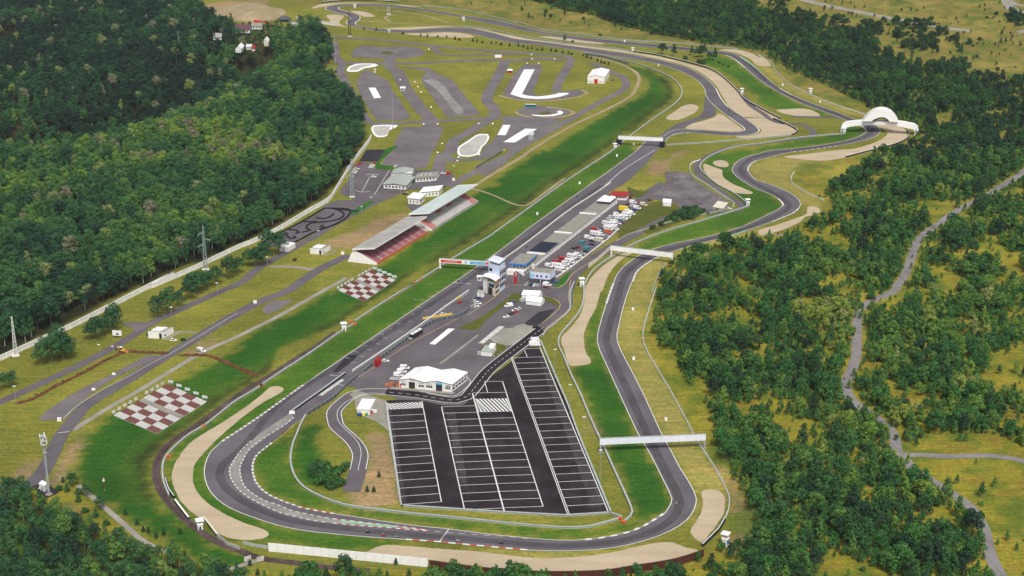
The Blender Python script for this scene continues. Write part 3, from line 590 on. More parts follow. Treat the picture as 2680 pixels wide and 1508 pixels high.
# roads of the grounds
road('perimeter_road', 'asphalt', [("31 -200,1220 0,1135 400,950 800,760 1100,600 1300,475 1420,390 1700,260 2100,80 2300,-10 22 80,1215 300,1085 640,895 900,740 1150,610 1300,540", 6.5), ("41 215,610 300,560 390,480 470,350 540,190 640,0 31 600,1420 700,1300 800,1180 900,1110 1200,930 1450,775 1700,625 2000,440 2250,295 2536,150 22 350,1430 560,1290 720,1190 960,1080", 8)], .085)
road('loop_road', 'asphalt', [("23 1330,545 1500,535 1650,552 1760,590 1785,630 1740,680 1600,740 1400,840 1200,940 1000,1060 800,1200 700,1300 672,1400 33 660,60 650,220 560,330", 9), ("23 1350,540 1450,480 1590,400", 9)], .12)
road('service_road', 'asphalt', [('13 2330,905 2420,1010 2536,1085 14 120,1125 250,1175 400,1175 500,1215 540,1265 500,1300 380,1318 200,1340 0,1368 23 2300,40 2150,78 2000,145 1915,200 1895,260 1940,340 2060,430 2200,530 2310,590 2325,625 2270,665', 5.5), ('14 330,1105 560,1112 780,1118 950,1150', 6)], .082)
road('drive_in_road', 'new_asphalt', [("33 440,430 200,615 0,770 -90,850 32 2120,1030 2060,1090 1960,1118 1800,1100 1600,1068 1400,1048 1300,1040", 8.5)], .165)
road('ramp_road', 'asphalt', [("32 1310,1038 1130,1035 1000,1060 890,1140 815,1220 820,1300 900,1400 42 840,30 1000,180 1060,290 1040,440 975,650", 9)], .155)
r = Ribbons()
for o in (-4.0, 4.0): r.line(offset(smooth(L("32 1310,1038 1130,1035 1000,1060 890,1140 815,1220 820,1300 900,1400 42 840,30 1000,180 1060,290 1040,440"), 4), o), .45, .215)
r.line(smooth(L("32 1300,1055 1130,1050 950,1120 850,1210 845,1290 900,1370 42 880,20 1030,170 1068,270 1040,450"), 4), .28, .215)
dr = smooth(L("33 440,430 200,615 0,770 -90,850 32 2120,1030 2060,1090 1960,1118 1800,1100 1600,1068 1400,1048 1300,1040"), 4)
r.line(offset(dr, 3.9), .45, .215); r.line(part(offset(dr, -3.9), offset(dr, -3.9)[0], L("32 1640,1105")[0]), .45, .215); r.dashes(dr, .3, .215, 2.5, 2.5)
r.line(smooth(L("32 1530,1015 1700,1045 1900,1078 1950,1078 2110,945 2080,900"), 4), .4, .215)
# parking bays
def bays(l0, l1, r0, r1, n, z=.22, w=.36, first=0):
    for i in range(first, n + 1):
        t = i / n; r.line([l0.lerp(l1, t), r0.lerp(r1, t)], w, z)
pt = lambda s: L(s)[0]
A, B, C, D = pt("32 1327,1205"), pt("42 1452,775"), pt("32 1660,1188"), pt("42 1830,748")
bays(A, B, C, D, 13); r.line([pt("32 1310,1140"), B], .5, .22); r.line([pt("32 1645,1125"), D], .5, .22)
def zebra(a, b, c, d, n):
    for i in range(-3, n):
        t0, t1 = i / n, (i + .58) / n; s = 2.6 / n
        q = []
        for ta, e in ((t0, 0), (t1, 0), (t1 + s, 1), (t0 + s, 1)):
            ta = min(1, max(0, ta)); q.append((a.lerp(b, ta) if not e else c.lerp(d, ta)))
        if (q[0] - q[1]).length > .3 or (q[2] - q[3]).length > .3:
            if (q[0] - q[1]).length < .05: q = q[1:]
            elif (q[2] - q[3]).length < .05: q = q[:3]
            r.quad(q, .225)
zebra(pt("32 1310,1150"), pt("32 1648,1135"), A, C, 9)
E, G_, H_ = pt("32 1832,1180"), pt("42 2050,824"), pt("32 2150,1170")
top_c, bot_c = pt("32 2125,1052"), pt("42 2412,808")
bays(E, G_, H_, bot_c, 14); r.line([E, G_], .5, .22); r.line([top_c, pt("42 2428,845")], .7, .22)
Rt, Rb = pt("32 2500,1222"), pt("43 440,793"); bays(pt("32 2182,1230"), pt("43 60,806"), Rt, Rb, 13)
r.line([pt("32 2410,940"), Rb], .5, .22); r.line(L("32 2240,940 2410,940"), .36, .22); r.line(L("32 2130,1050 2440,1044"), .36, .22); r.line(L("32 2240,940 2270,1048"), .36, .22)
zebra(pt("32 2150,1106"), pt("32 2465,1100"), pt("32 2182,1230"), Rt, 9)
a0, a1, b0, b1 = pt("33 150,715"), pt("43 688,866"), pt("33 440,706"), pt("43 1058,846"); bays(a0, a1, b0, b1, 23)
for o in (0, -.9): r.line([a0 + Vector((o, 0, 0)), a1 + Vector((o, 0, 0))], .4, .22)
r.line([pt("33 410,620"), b1], .55, .22); r.line(L("33 265,632 415,624"), .36, .22); r.line(L("33 260,640 292,712"), .36, .22)
# far car park and grandstand lot lines
for s in ("22 1195,510 1335,280", "22 1080,480 1150,340", "22 1215,700 1215,700"): 
    q = L(s)
    if (q[0] - q[1]).length > 1: r.line(q, .4, .22)
r.line(smooth(L("22 1015,470 1080,485 1150,480"), 3), .7, .22); r.line(smooth(L("22 1115,318 1180,315 1235,322"), 3), .8, .22)
for s in ("41 545,95 655,82", "33 -300,-300 -300,-300"):
    q = L(s)
    if (q[0] - q[1]).length > 1: r.line(q, .5, .22)
r.line(smooth(L("31 600,1290 720,1180 950,1030 1200,900 1450,760 1640,660 2000,440 2250,290"), 5), .4, .22, 1)
r.line(smooth(L("33 110,130 280,108 430,130 560,165 605,210 590,250 400,410"), 4), .35, .22, 2); r.line(smooth(L("32 2080,310 2300,165 2500,20 23 240,1370 330,1300"), 5), .35, .22, 2)
r.line(smooth(L("33 700,-20 680,150 690,245 560,360 440,455"), 5), .35, .22, 2); r.line(smooth(L("23 480,1395 590,1390 650,1350 720,1260 1000,1080"), 5), .4, .22, 2)
r.build('yard_markings', ['white_paint', 'worn_paint', 'yellow_paint'])
# paths
road('concrete_path', 'concrete', [("31 690,1400 1000,1205 1400,975 1600,850 1950,645 2200,535 2536,370 32 300,310 650,110 860,-5 22 930,1290", 3.6), ("22 205,1190 400,1188 600,1215 690,1222", 4), ("31 1560,470 1680,465 1800,470 1940,492", 2), ("31 1560,545 1700,470", 2), ("22 720,1090 830,1040 780,1030", 1.6)], .062)
road('sandy_path', 'sandy', [("22 2130,430 23 0,290 250,140 13 290,1449 700,1200 1080,1020 1270,910 1330,820 1350,750 1310,680 1150,600 980,555 880,535", 3.6), ("22 2110,450 2200,470 2400,540 23 0,525 120,580 210,608 270,610 440,500 590,390 650,350", 2.2), ("12 1200,95 1500,120 1700,155 1900,220", 3), ("12 1020,195 1300,215 1700,235 2000,250", 3), ("12 1340,205 1300,160 1400,140", 4)], .064)
road('dirt_road', 'mud_road', [("32 830,470 640,610 500,690 250,855 0,1005 41 1900,-5 1700,130 1570,230 1500,340 1480,470 1510,610 1580,720 1700,860 1850,990 2000,1090 2150,1170 2300,1220 2480,1270 42 100,1280 400,1320 700,1360 1150,1400", 4.2)], .066)
road('stony_track', 'concrete', [("41 740,590 900,720 1050,850 1200,980 1350,1110 1500,1190 1620,1240", 3.0), ("41 2020,1390 2200,1380 2350,1330 2480,1290", 3), ("24 150,880 330,910 500,1020 600,1080 650,1150", 3)], .068)
TRAIL = "24 2700,180 2600,240 2480,330 2300,440 2150,530 2060,575 1900,660 1720,790 1580,890 1510,980 1460,1130 1400,1280 1330,1380 1230,1449 34 1330,60 1180,140 1060,190 970,270 955,370 950,600 940,720 890,850 845,960 860,1040 920,1130 1050,1220 1170,1310 1300,1430 44 1280,80 1320,200 1340,280 1390,320 1500,450 1700,570 1850,670 1990,760 2090,880 2160,1020 2200,1200 2260,1350 2340,1480"
road('scrub_trail', 'trail', [(TRAIL, 6.0), ("44 1370,305 1550,300 1800,315 2230,310 2450,340 2600,380", 5.0)], .07)
road('far_road', 'concrete', [("14 380,-20 600,40 1000,120 1300,180 1600,235 1850,275 2030,295", 15), ("14 2370,-20 2400,60 2470,110 2600,130", 14), ("14 2400,10 2450,40 2620,70", 10), ("14 2480,310 2560,290", 10)], .07)
road('trench', 'clay', [("31 160,1150 300,1110 500,1000 800,850 1050,715 1200,655", 2.6), ("31 1200,655 1400,665 1600,672", 2.8), ("31 1700,690 1800,692 1950,690 2100,740 2300,830 2400,880 2440,880", 2.8)], .09)
# ------------------------------------------------------------------ trees
def crown_geo(seed, h, r, kind):
    """leaf clumps in lobes through the crown's volume -> verts, faces"""
    rnd = random.Random(seed); V, Fc = [], []
    lobes = []
    if kind == 'broad':
        nl = rnd.randint(8, 11)
        for i in range(nl):
            a = 6.2832 * i / nl * 2.4 + rnd.uniform(-.5, .5); t = (i + .5) / nl
            rr = r * (.25 + .5 * rnd.random()) * (1 - .55 * max(0, t - .45) / .55)
            lobes.append((math.cos(a) * rr, math.sin(a) * rr, h * (.40 + .47 * t), r * rnd.uniform(.34, .52)))
    elif kind == 'slim':
        nl = 8
        for i in range(nl):
            t = (i + .5) / nl; a = 2.4 * i; rr = r * .38 * (1 - t * .7)
            lobes.append((math.cos(a) * rr, math.sin(a) * rr, h * (.28 + .66 * t), r * (.62 - .36 * t) * rnd.uniform(.85, 1.2)))
    elif kind == 'cone':
        nl = 7
        for i in range(nl):
            t = i / (nl - 1.0); lobes.append((rnd.uniform(-.1, .1) * r, rnd.uniform(-.1, .1) * r, h * (.14 + .80 * t), r * (.95 - .78 * t)))
    else:                                                           # low bush
        nl = rnd.randint(5, 8)
        for i in range(nl):
            a = 6.2832 * i / nl + rnd.uniform(-.6, .6); rr = r * rnd.uniform(.2, .62)
            lobes.append((math.cos(a) * rr, math.sin(a) * rr, h * rnd.uniform(.3, .66), r * rnd.uniform(.34, .5)))
    per = 96 if kind in ('broad', 'slim') else 70
    for (cx, cy, cz, lr) in lobes:
        for k in range(per):
            z = rnd.uniform(-.55, 1) if kind != 'cone' else rnd.uniform(-.35, .9)
            a = rnd.uniform(0, 6.2832); s = math.sqrt(max(0, 1 - z * z)); n = Vector((s * math.cos(a), s * math.sin(a), z))
            q = rnd.uniform(.72, 1.12); p = Vector((cx, cy, cz)) + Vector((n.x, n.y, n.z * (.85 if kind != 'cone' else .6))) * lr * q
            d = (n + Vector((rnd.gauss(0, .3), rnd.gauss(0, .3), rnd.gauss(.06, .3)))).normalized()
            u = d.orthogonal().normalized(); w = d.cross(u); an = rnd.uniform(0, 6.28); u, w = u * math.cos(an) + w * math.sin(an), w * math.cos(an) - u * math.sin(an)
            e = rnd.uniform(.15, .28) * (lr ** .6) * 1.12; f = e * rnd.uniform(.6, 1.0); k0 = len(V)
            bend = d * (-e * .25)
            V += [tuple(p - u * e + bend), tuple(p - w * f), tuple(p + u * e + bend), tuple(p + w * f)]; Fc.append((k0, k0 + 1, k0 + 2, k0 + 3))
    return V, Fc
def trunk_geo(seed, h, r, kind):
    rnd = random.Random(seed + 99); b = MB(); th = h * (.62 if kind in ('broad', 'slim') else .5); tr = max(.08, h * .016)
    b.tube((0, 0, -.3), (rnd.uniform(-.2, .2), rnd.uniform(-.2, .2), th), tr, tr * .45, 6)
    if kind != 'cone':
        for i in range(4):
            a = 1.57 * i + rnd.uniform(-.5, .5); z = th * rnd.uniform(.5, .8)
            b.tube((0, 0, z), (math.cos(a) * r * .55, math.sin(a) * r * .55, z + h * .2), tr * .45, tr * .15, 4)
    return [tuple(v) for v in b.v], b.f
class Kind:
    def __init__(s, name, seed, h, r, kind, leaf, bark):
        s.h, s.r = h, r
        cv, cf = crown_geo(seed, h, r, kind); tv, tf = trunk_geo(seed, h, r, kind)
        def mk(n, v, f, mats, mi=None):
            me = bpy.data.meshes.new(n); me.from_pydata(v, [], f)
            for x in mats: me.materials.append(M[x])
            if mi: me.polygons.foreach_set('material_index', mi)
            return me
        s.crown = mk('crown', cv, cf, [leaf]); s.trunk = mk('trunk', tv, tf, [bark])
        k = len(cv); whole = mk(name, cv + tv, cf + [tuple(i + k for i in f) for f in tf], [leaf, bark], [0] * len(cf) + [1] * len(tf))
        s.src = bpy.data.objects.new(name, whole)                   # only a source for the mass of the wood, not in the scene itself
BROAD = [Kind('broad', 11, 15, 5.2, 'broad', 'leaves', 'bark'), Kind('broad', 12, 17, 6.0, 'broad', 'leaves', 'bark'), Kind('broad', 13, 13, 4.6, 'broad', 'leaves', 'bark'),
         Kind('slim', 14, 17, 4.0, 'slim', 'leaves', 'birch_bark'), Kind('slim', 15, 15, 3.6, 'slim', 'leaves', 'birch_bark')]
SCRUB = [Kind('scrub', 21, 7.5, 3.1, 'broad', 'shrub_leaves', 'bark'), Kind('scrub', 22, 9, 3.4, 'broad', 'shrub_leaves', 'bark'), Kind('scrub', 23, 8.5, 2.3, 'slim', 'shrub_leaves', 'birch_bark'),
         Kind('scrub', 24, 9.5, 2.5, 'slim', 'shrub_leaves', 'birch_bark'), Kind('bush', 25, 3.6, 2.6, 'bush', 'shrub_leaves', 'bark'), Kind('bush', 26, 2.8, 2.2, 'bush', 'shrub_leaves', 'bark')]
CONE = Kind('cone', 31, 6, 1.9, 'cone', 'shrub_leaves', 'bark')

def mass(name, kinds, pts, label, group=None):
    """trees nobody could count one by one: one object, instanced on points"""
    c = bpy.data.collections.new(name + '_kinds')
    for k in kinds: c.objects.link(k.src)
    me = bpy.data.meshes.new(name); me.from_pydata([p[:3] for p in pts], [], [])
    for nm, ty, i in (('size', 'FLOAT', 3), ('turn', 'FLOAT', 4), ('which', 'INT', 5), ('tone', 'FLOAT', 6)):
        a = me.attributes.new(nm, ty, 'POINT'); a.data.foreach_set('value', [p[i] for p in pts])
    o = link(name, me); o['kind'] = 'stuff'; o['label'] = label
    ng = bpy.data.node_groups.new(name, 'GeometryNodeTree'); N, K = ng.nodes, ng.links
    ng.interface.new_socket('Geometry', in_out='INPUT', socket_type='NodeSocketGeometry'); ng.interface.new_socket('Geometry', in_out='OUTPUT', socket_type='NodeSocketGeometry')
    i, out = N.new('NodeGroupInput'), N.new('NodeGroupOutput'); ip = N.new('GeometryNodeInstanceOnPoints'); ci = N.new('GeometryNodeCollectionInfo')
    ci.inputs['Collection'].default_value = c; ci.inputs['Separate Children'].default_value = True; ci.inputs['Reset Children'].default_value = True
    def attr(n, t):
        a = N.new('GeometryNodeInputNamedAttribute'); a.data_type = t; a.inputs['Name'].default_value = n; return [s for s in a.outputs if s.name == 'Attribute' and s.enabled][0]
    cx = N.new('ShaderNodeCombineXYZ'); K.new(attr('turn', 'FLOAT'), cx.inputs[2])
    K.new(i.outputs[0], ip.inputs['Points']); K.new(ci.outputs[0], ip.inputs['Instance']); ip.inputs['Pick Instance'].default_value = True
    K.new(attr('which', 'INT'), ip.inputs['Instance Index']); K.new(cx.outputs[0], ip.inputs['Rotation']); K.new(attr('size', 'FLOAT'), ip.inputs['Scale'])
    K.new(ip.outputs[0], out.inputs[0])
    md = o.modifiers.new('trees', 'NODES'); md.node_group = ng
    return o

def tree(name, kind, x, y, z, size, turn, tone, label, cat, group):
    t = thing(name, label, cat, (x, y, z), turn, group); t.scale = (size,) * 3
    a = link('trunk', kind.trunk, t); c = link('crown', kind.crown, t); c['tone'] = float(tone)
    return t
def in_view(x, y, m=45):
    px, py = to_px((x, y, 5)); s = CP * max(py + 850, 200) / CAM_H
    return -m * s < px < 2680 + m * s and py < 1508 + m * s * .5 and py > -60
def jitter_grid(poly, cell, seed, dens=None, margin=0):
    rnd = random.Random(seed); xs = [p.x for p in poly]; ys = [p.y for p in poly]
    gx = np.arange(max(min(xs), -760), min(max(xs), 840), cell); gy = np.arange(max(min(ys), 540), min(max(ys), 2350), cell)
    P = [(a + (cell / 2 if j % 2 else 0) + rnd.uniform(-.36, .36) * cell, b + rnd.uniform(-.36, .36) * cell) for j, b in enumerate(gy) for a in gx]
    P = np.array(P); P = P[pip(P[:, 0], P[:, 1], poly)]
    return [tuple(p) for p in P if in_view(*p)]
def fb(x, y, s, o): return mnoise.fractal((x * s + o, y * s - o, o), 1.0, 2.0, 3)
rnd = random.Random(7)
# --- the old wood on the left
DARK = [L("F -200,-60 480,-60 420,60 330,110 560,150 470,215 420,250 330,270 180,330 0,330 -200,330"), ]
VIL = L("V1 -40,300 20,330 330,430 700,690 900,700 900,500 1100,420 1330,390 1330,230 1000,230 500,270 300,290 200,330")
wood = []
CLEAR_L = [L("V1 320,330 600,330 790,310 790,400 600,420 330,430"), L("V1 300,640 500,600 680,600 690,720 340,740"), L("V1 760,540 900,530 900,640 760,640"), L("V1 1010,240 1180,270 1380,270 1380,430 1180,430 1000,400"), L("V1 -40,400 140,420 140,560 -40,560"), L("11 0,300 160,300 200,420 0,440"), L("12 620,600 780,600 880,860 830,860 740,730 640,660"), L("31 560,340 720,280 800,330 700,420 560,450")]
for x, y in jitter_grid(WOOD_L, 8.0, 3):
    A1, A2 = np.array([x]), np.array([y])
    if any(pip(A1, A2, c)[0] for c in CLEAR_L): continue
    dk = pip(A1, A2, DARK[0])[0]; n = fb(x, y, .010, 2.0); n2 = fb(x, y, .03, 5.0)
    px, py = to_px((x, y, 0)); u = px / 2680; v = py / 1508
    yellow_patch = math.exp(-((u - .15) / .15) ** 2 - ((v - .26) / .09) ** 2) * .34  # yellow-green crowns grouped in the middle of the wood
    tone = .37 + .36 * n + .30 * n2 + rnd.gauss(0, .13) + yellow_patch - (.34 if dk else 0)
    if rnd.random() < .05: tone = rnd.uniform(.9, 1)
    vil = pip(A1, A2, VIL)[0]
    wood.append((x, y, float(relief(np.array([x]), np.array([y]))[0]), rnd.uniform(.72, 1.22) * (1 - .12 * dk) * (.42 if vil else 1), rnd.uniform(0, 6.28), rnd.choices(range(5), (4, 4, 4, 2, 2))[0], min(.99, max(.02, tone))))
edge = []
for x, y in jitter_grid(WOOD_BL, 6.3, 4):
    n = fb(x, y, .02, 3.0); edge.append((x, y, 0.0, rnd.uniform(.5, .85), rnd.uniform(0, 6.28), rnd.choices(range(5), (4, 3, 4, 2, 2))[0], min(.95, max(.05, .46 + .26 * n + rnd.gauss(0, .17)))))
def nearness(p): px, py = to_px(p); return -(py)
def split_near(pts, n):
    vis = [p for p in pts if -30 < to_px(p)[0] < 2710 and to_px((p[0], p[1], 8))[1] < 1500]
    s = sorted(vis, key=lambda p: -to_px(p)[1] - 60 * p[3])[:n]; ids = set(map(id, s))
    return s, [p for p in pts if id(p) not in ids]
TONE = lambda t: 'dark blue-green' if t < .25 else 'dark green' if t < .45 else 'mid green' if t < .62 else 'fresh yellow-green' if t < .88 else 'greyish dry-leaved'
SIZE = lambda s: 'small' if s < .62 else 'medium' if s < .84 else 'tall'
near, rest = split_near(edge, 110)
for p in near:
    px, py = to_px(p); where = 'below the stony track' if px > 330 * 1.04 else 'beneath the light mast'
    k = BROAD[p[5]]; shape = 'slender' if p[5] >= 3 else 'round-crowned'
    tree('broadleaf_tree', k, p[0], p[1], p[2], p[3], p[4], p[6], '%s %s %s tree %s' % (SIZE(p[3] * 1.35), TONE(p[6]), shape, where), 'tree', 'trees of the thicket at the lower left')
rest_bl = rest
near, rest = split_near(wood, 185)
for p in near:
    px, py = to_px(p); where = 'behind the left end of the boundary wall' if px < 260 else 'behind the wall below the lattice pylon' if px < 600 else 'behind the wall beside the kart track'
    k = BROAD[p[5]]; shape = 'slender' if p[5] >= 3 else 'round-crowned'
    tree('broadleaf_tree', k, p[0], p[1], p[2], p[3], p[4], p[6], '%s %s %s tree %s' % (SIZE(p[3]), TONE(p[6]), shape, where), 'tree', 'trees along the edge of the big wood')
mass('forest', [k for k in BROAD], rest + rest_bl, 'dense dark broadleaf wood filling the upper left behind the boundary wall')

# --- scrub and young wood outside the circuit on the right
CLEARINGS = [L("14 2040,-400 2200,90 0,0")[:0]] and [
    L("13 -400,-60 0,-40 300,0 600,90 900,150 1100,225 1250,275 1440,320 1500,370 1450,410 1200,385 800,330 400,270 0,160 12 2000,80 1640,45 1430,0 700,-10 F 500,-20 700,-80"),
    L("14 0,-80 0,100 150,150 400,225 600,255 900,310 1090,375 1150,440 1240,545 1400,610 1800,680 2100,735 2300,785 2450,850 2800,880 2800,-80"),
    L("14 1700,1090 1860,1060 1880,1140 1760,1240 1700,1180"), L("14 2130,1060 2420,1050 2400,1120 2200,1130"), L("14 2190,1290 2400,1240 2536,1230 2536,1330 2300,1330"),
    L("14 1460,1330 1800,1420 24 700,60 500,200 640,200 980,110 900,330 600,340 500,440 340,300 650,190 1100,100 1340,20"), L("24 1070,330 1250,340 1240,410 1100,410"), L("24 1520,540 1700,570 1900,590 1860,690 1720,780 1620,790 1600,690"),
    L("24 850,650 950,740 900,830 940,860 700,860 560,880 500,850 640,820 800,770"), L("24 250,880 480,860 880,930 900,1010 850,1090 810,1130 700,1060 560,1000 420,960"), L("24 2100,960 2300,970 2400,1060 2536,1100 2536,1340 2300,1250 2120,1080"), L("24 1660,1180 1800,1230 2000,1330 1900,1440 1700,1400 1640,1250"),
    L("24 2380,470 2536,440 2536,640 2350,560"), L("33 2250,70 2536,60 2536,240 2400,200 2260,110"), L("33 2270,270 2380,290 2450,420 2350,430"), L("33 2400,530 2536,500 2536,640 2420,620"), L("33 2310,640 2536,760 2536,700 2380,650"), L("33 1470,600 1600,700 1620,900 1700,1090 1790,1290 1870,1380 1800,1080 1560,640"),
    L("33 1830,900 1960,960 2050,1130 1960,1150 1850,980"), L("33 2040,1140 2200,1160 2370,1230 2536,1330 2536,1440 2300,1260 2060,1200"), L("34 1230,130 1500,60 1720,80 1600,190 1400,230 1270,320 1380,390 1300,400 1180,200"), L("34 1560,190 1650,230 1640,330 1580,330"), L("34 2180,690 2536,610 2700,640 2700,1080 2300,1060 2180,860"), L("34 1120,680 1220,860 1350,1080 1500,1260 1620,1400 1500,1400 1350,1180 1150,900"),
    L("34 400,170 620,130 520,260 400,250"), L("34 0,550 190,640 180,680 0,620"), L("34 900,110 1080,100 1020,190 920,170"), L("34 500,630 760,660 800,760 650,800"), L("34 180,1200 500,1330 640,1449 300,1449 0,1300"), L("34 2320,1180 2536,1240 2700,1449 2400,1400"),
    L("44 1395,200 1700,110 2000,100 2300,110 2536,240 2800,300 2800,1600 2390,1600 2250,1150 2150,960 2010,740 1720,530 1450,330"), L("44 200,70 480,90 680,240 560,270 300,190"), L("44 650,1270 900,1300 1200,1400 1200,1600 700,1600"), L("44 900,310 980,380 930,430 850,370"), L("44 1270,860 1420,880 1440,960 1330,960")]
NOTREE = [L("43 2040,380 2120,400 2260,560 2400,750 2470,880 2420,1060 2360,1200 2150,1150 2290,1040 2210,850 2220,740 2150,570"), L("43 2080,1000 2260,1000 2260,1180 2060,1180")]
TRL = smooth(L(TRAIL), 10); TRX = np.array([p.x for p in TRL]); TRY = np.array([p.y for p in TRL])
FARR = smooth(L("14 380,-20 600,40 1000,120 1300,180 1600,235 1850,275 2030,295"), 10) + smooth(L("44 1370,305 1550,300 1800,315 2230,310 2600,380"), 10); FX = np.array([p.x for p in FARR]); FY = np.array([p.y for p in FARR])
fld = FIELD
EDGE = [offset(smooth(FIELD, 8, True), 0)][0]; EX = np.array([p.x for p in EDGE]); EY = np.array([p.y for p in EDGE])
WILLOW = W('34', 700, 330); 
right = L("F 880,-90 4000,-90 4000,1560 640,1560 640,1455 1100,1440 1500,1448 1700,1420 1880,1330 1760,1000 1640,850 1640,640 1900,560 2050,500 2300,340 2150,250 1900,140 1700,95 1400,60 1100,0")
scrub = []
for x, y in jitter_grid(right, 5.2, 8):
    A1, A2 = np.array([x]), np.array([y])
    if pip(A1, A2, fld)[0] or any(pip(A1, A2, c)[0] for c in NOTREE): continue
    if np.any((TRY > y - 4) & (TRY < y + 19) & (np.abs(TRX - x) < 5.5)) or np.min(np.hypot(TRX - x, TRY - y)) < 5.5 or np.min(np.hypot(FX - x, FY - y)) < 8: continue
    de = np.min(np.hypot(EX - x, EY - y)); open_ = any(pip(A1, A2, c)[0] for c in CLEARINGS)
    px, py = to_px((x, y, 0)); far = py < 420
    n = fb(x, y, .03, 1.0) + .35 * fb(x, y, .09, 6.0)
    if open_:
        if rnd.random() > (.022 + (.05 if n > .32 else 0)): continue
    else:
        if de < 7 or (de < 14 and rnd.random() < .5): continue
        if n < -.32 and not far: continue
        if rnd.random() < (.06 if n > -.1 else .3): continue
    if far and rnd.random() < .25: continue
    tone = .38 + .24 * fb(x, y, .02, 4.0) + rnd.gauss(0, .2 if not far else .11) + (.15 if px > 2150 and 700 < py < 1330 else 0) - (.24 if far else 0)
    if (Vector((x, y, 0)) - WILLOW).length < 24: tone = rnd.uniform(.86, 1)
    sz = rnd.uniform(.8, 1.6) * (.6 if open_ else 1) * (.85 if n < 0 else 1.06)
    which = rnd.choices(range(6), (4, 4, 3, 3, 2.2, 1.6) if not open_ else (2, 1, 1.2, 1, 4, 4))[0]
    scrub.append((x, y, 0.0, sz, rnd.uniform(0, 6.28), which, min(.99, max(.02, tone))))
COPSE = [(1550, 430, 185, 34), (1870, 615, 165, 42), (1080, 280, 120, 48), (1040, 230, 60, 30), (1450, 240, 150, 22), (1580, 275, 60, 16), (200, 30, 110, 18), (370, 130, 60, 22), (510, 155, 75, 30), (760, 180, 60, 24), (840, 190, 40, 26), (540, 220, 110, 26), (1620, 215, 65, 18), (1330, 195, 25, 16), (1600, 340, 80, 28), (1690, 375, 50, 16), (1340, 320, 45, 40), (1430, 320, 60, 18), (1000, 190, 40, 12), (1180, 210, 50, 12), (1280, 220, 40, 16), (2470, 175, 90, 60), (2390, 140, 30, 30), (1750, 310, 90, 14), (1850, 360, 70, 18), (1905, 415, 25, 25), (2030, 410, 25, 20), (1280, 540, 30, 24), (2190, 720, 30, 30), (1270, 475, 40, 14), (650, 145, 25, 22), (220, 110, 90, 26), (2180, 150, 20, 14), (1940, 465, 40, 12), (2120, 355, 20, 12), (2480, 780, 70, 40)]
for cx, cy, ax, ay in COPSE:
    c0 = W('14', cx, cy + 18); sx = ax / S / 2.5; n = max(2, int(ax * ay / 95))
    for k in range(n):
        a = rnd.uniform(0, 6.28); q = rnd.random() ** .5; p = W('14', cx + ax * q * math.cos(a), cy + 20 + ay * q * math.sin(a))
        scrub.append((p.x, p.y, 0.0, rnd.uniform(.75, 1.25), rnd.uniform(0, 6.28), rnd.choices(range(6), (4, 4, 2, 2, 1, 0))[0], rnd.uniform(.04, .24)))
near, rest = split_near(scrub, 285)
for p in near:
    px, py = to_px(p)
    where = 'below the brown board fence' if px < 1900 else 'in the lower right thicket by the trail' if px > 2330 else 'in the lower thicket by the sandy bank'
    nm, sh = (('shrub', 'low bush') if p[5] >= 4 else ('scrub_tree', 'slender young tree') if p[5] >= 2 else ('scrub_tree', 'bushy young tree'))
    tree(nm, SCRUB[p[5]], p[0], p[1], p[2], p[3], p[4], p[6], '%s %s %s %s' % (SIZE(p[3]), TONE(p[6]), sh, where), 'bush' if p[5] >= 4 else 'tree', 'young trees and bushes of the right-hand scrub')
under = []
for x, y in jitter_grid(right, 3.5, 18):
    A1, A2 = np.array([x]), np.array([y])
    if pip(A1, A2, fld)[0] or any(pip(A1, A2, c)[0] for c in NOTREE): continue
    if np.any((TRY > y - 3) & (TRY < y + 7) & (np.abs(TRX - x) < 5)) or np.min(np.hypot(TRX - x, TRY - y)) < 4.5 or np.min(np.hypot(FX - x, FY - y)) < 9: continue
    open_ = any(pip(A1, A2, c)[0] for c in CLEARINGS); n = fb(x, y, .03, 1.0) + .35 * fb(x, y, .09, 6.0); far = to_px((x, y, 0))[1] < 420
    if open_ and rnd.random() > (.012 if far else .05): continue
    if not open_ and rnd.random() > (.85 if n > -.2 else .3): continue
    if np.min(np.hypot(EX - x, EY - y)) < 4: continue
    under.append((x, y, 0.0, rnd.uniform(.25, .75), rnd.uniform(0, 6.28), rnd.choices(range(6), (.6, .4, .8, .8, 4, 5))[0], min(.97, max(.05, .5 + .24 * fb(x, y, .03, 8.0) + rnd.gauss(0, .17)))))
mass('undergrowth', SCRUB, under, 'low bushes and saplings between the trees of the right-hand scrub')
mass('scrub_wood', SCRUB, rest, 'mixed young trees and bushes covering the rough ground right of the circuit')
# --- trees standing on their own inside the grounds
def single(spec, kind, size, tone, label, group, name='broadleaf_tree', cat='tree'):
    p = L(spec)[0]; tree(name, kind, p.x, p.y, 0, size, rnd.uniform(0, 6.28), tone, label, cat, group)
row = [("31 1500,330", .62), ("31 1590,300", .66), ("31 1700,235", .55), ("31 1790,170", .62), ("31 1870,120", .6), ("31 1930,80", .58), ("21 1790,1440", .55), ("21 1880,1430", .55), ("21 1980,1390", .58), ("21 2060,1360", .56), ("21 2160,1310", .6), ("21 2250,1270", .62), ("21 2420,1200", .62), ("21 2500,1180", .6), ("22 80,1180", .62), ("22 200,1080", .82), ("22 290,1080", .66), ("22 10,1190", .6)]
for i, (s, z) in enumerate(row):
    single(s, BROAD[i % 3], z * 1.7, .26 + .2 * ((i * 37) % 10) / 10, ('first' if i == 0 else 'another') and 'dark round tree in the roadside row %s' % ('opposite the white flat-roofed hut' if i < 3 else 'between the hut and the lattice pylon' if i < 9 else 'just below the lattice pylon' if i < 13 else 'beside the dark kart track'), 'trees in a row along the perimeter road')
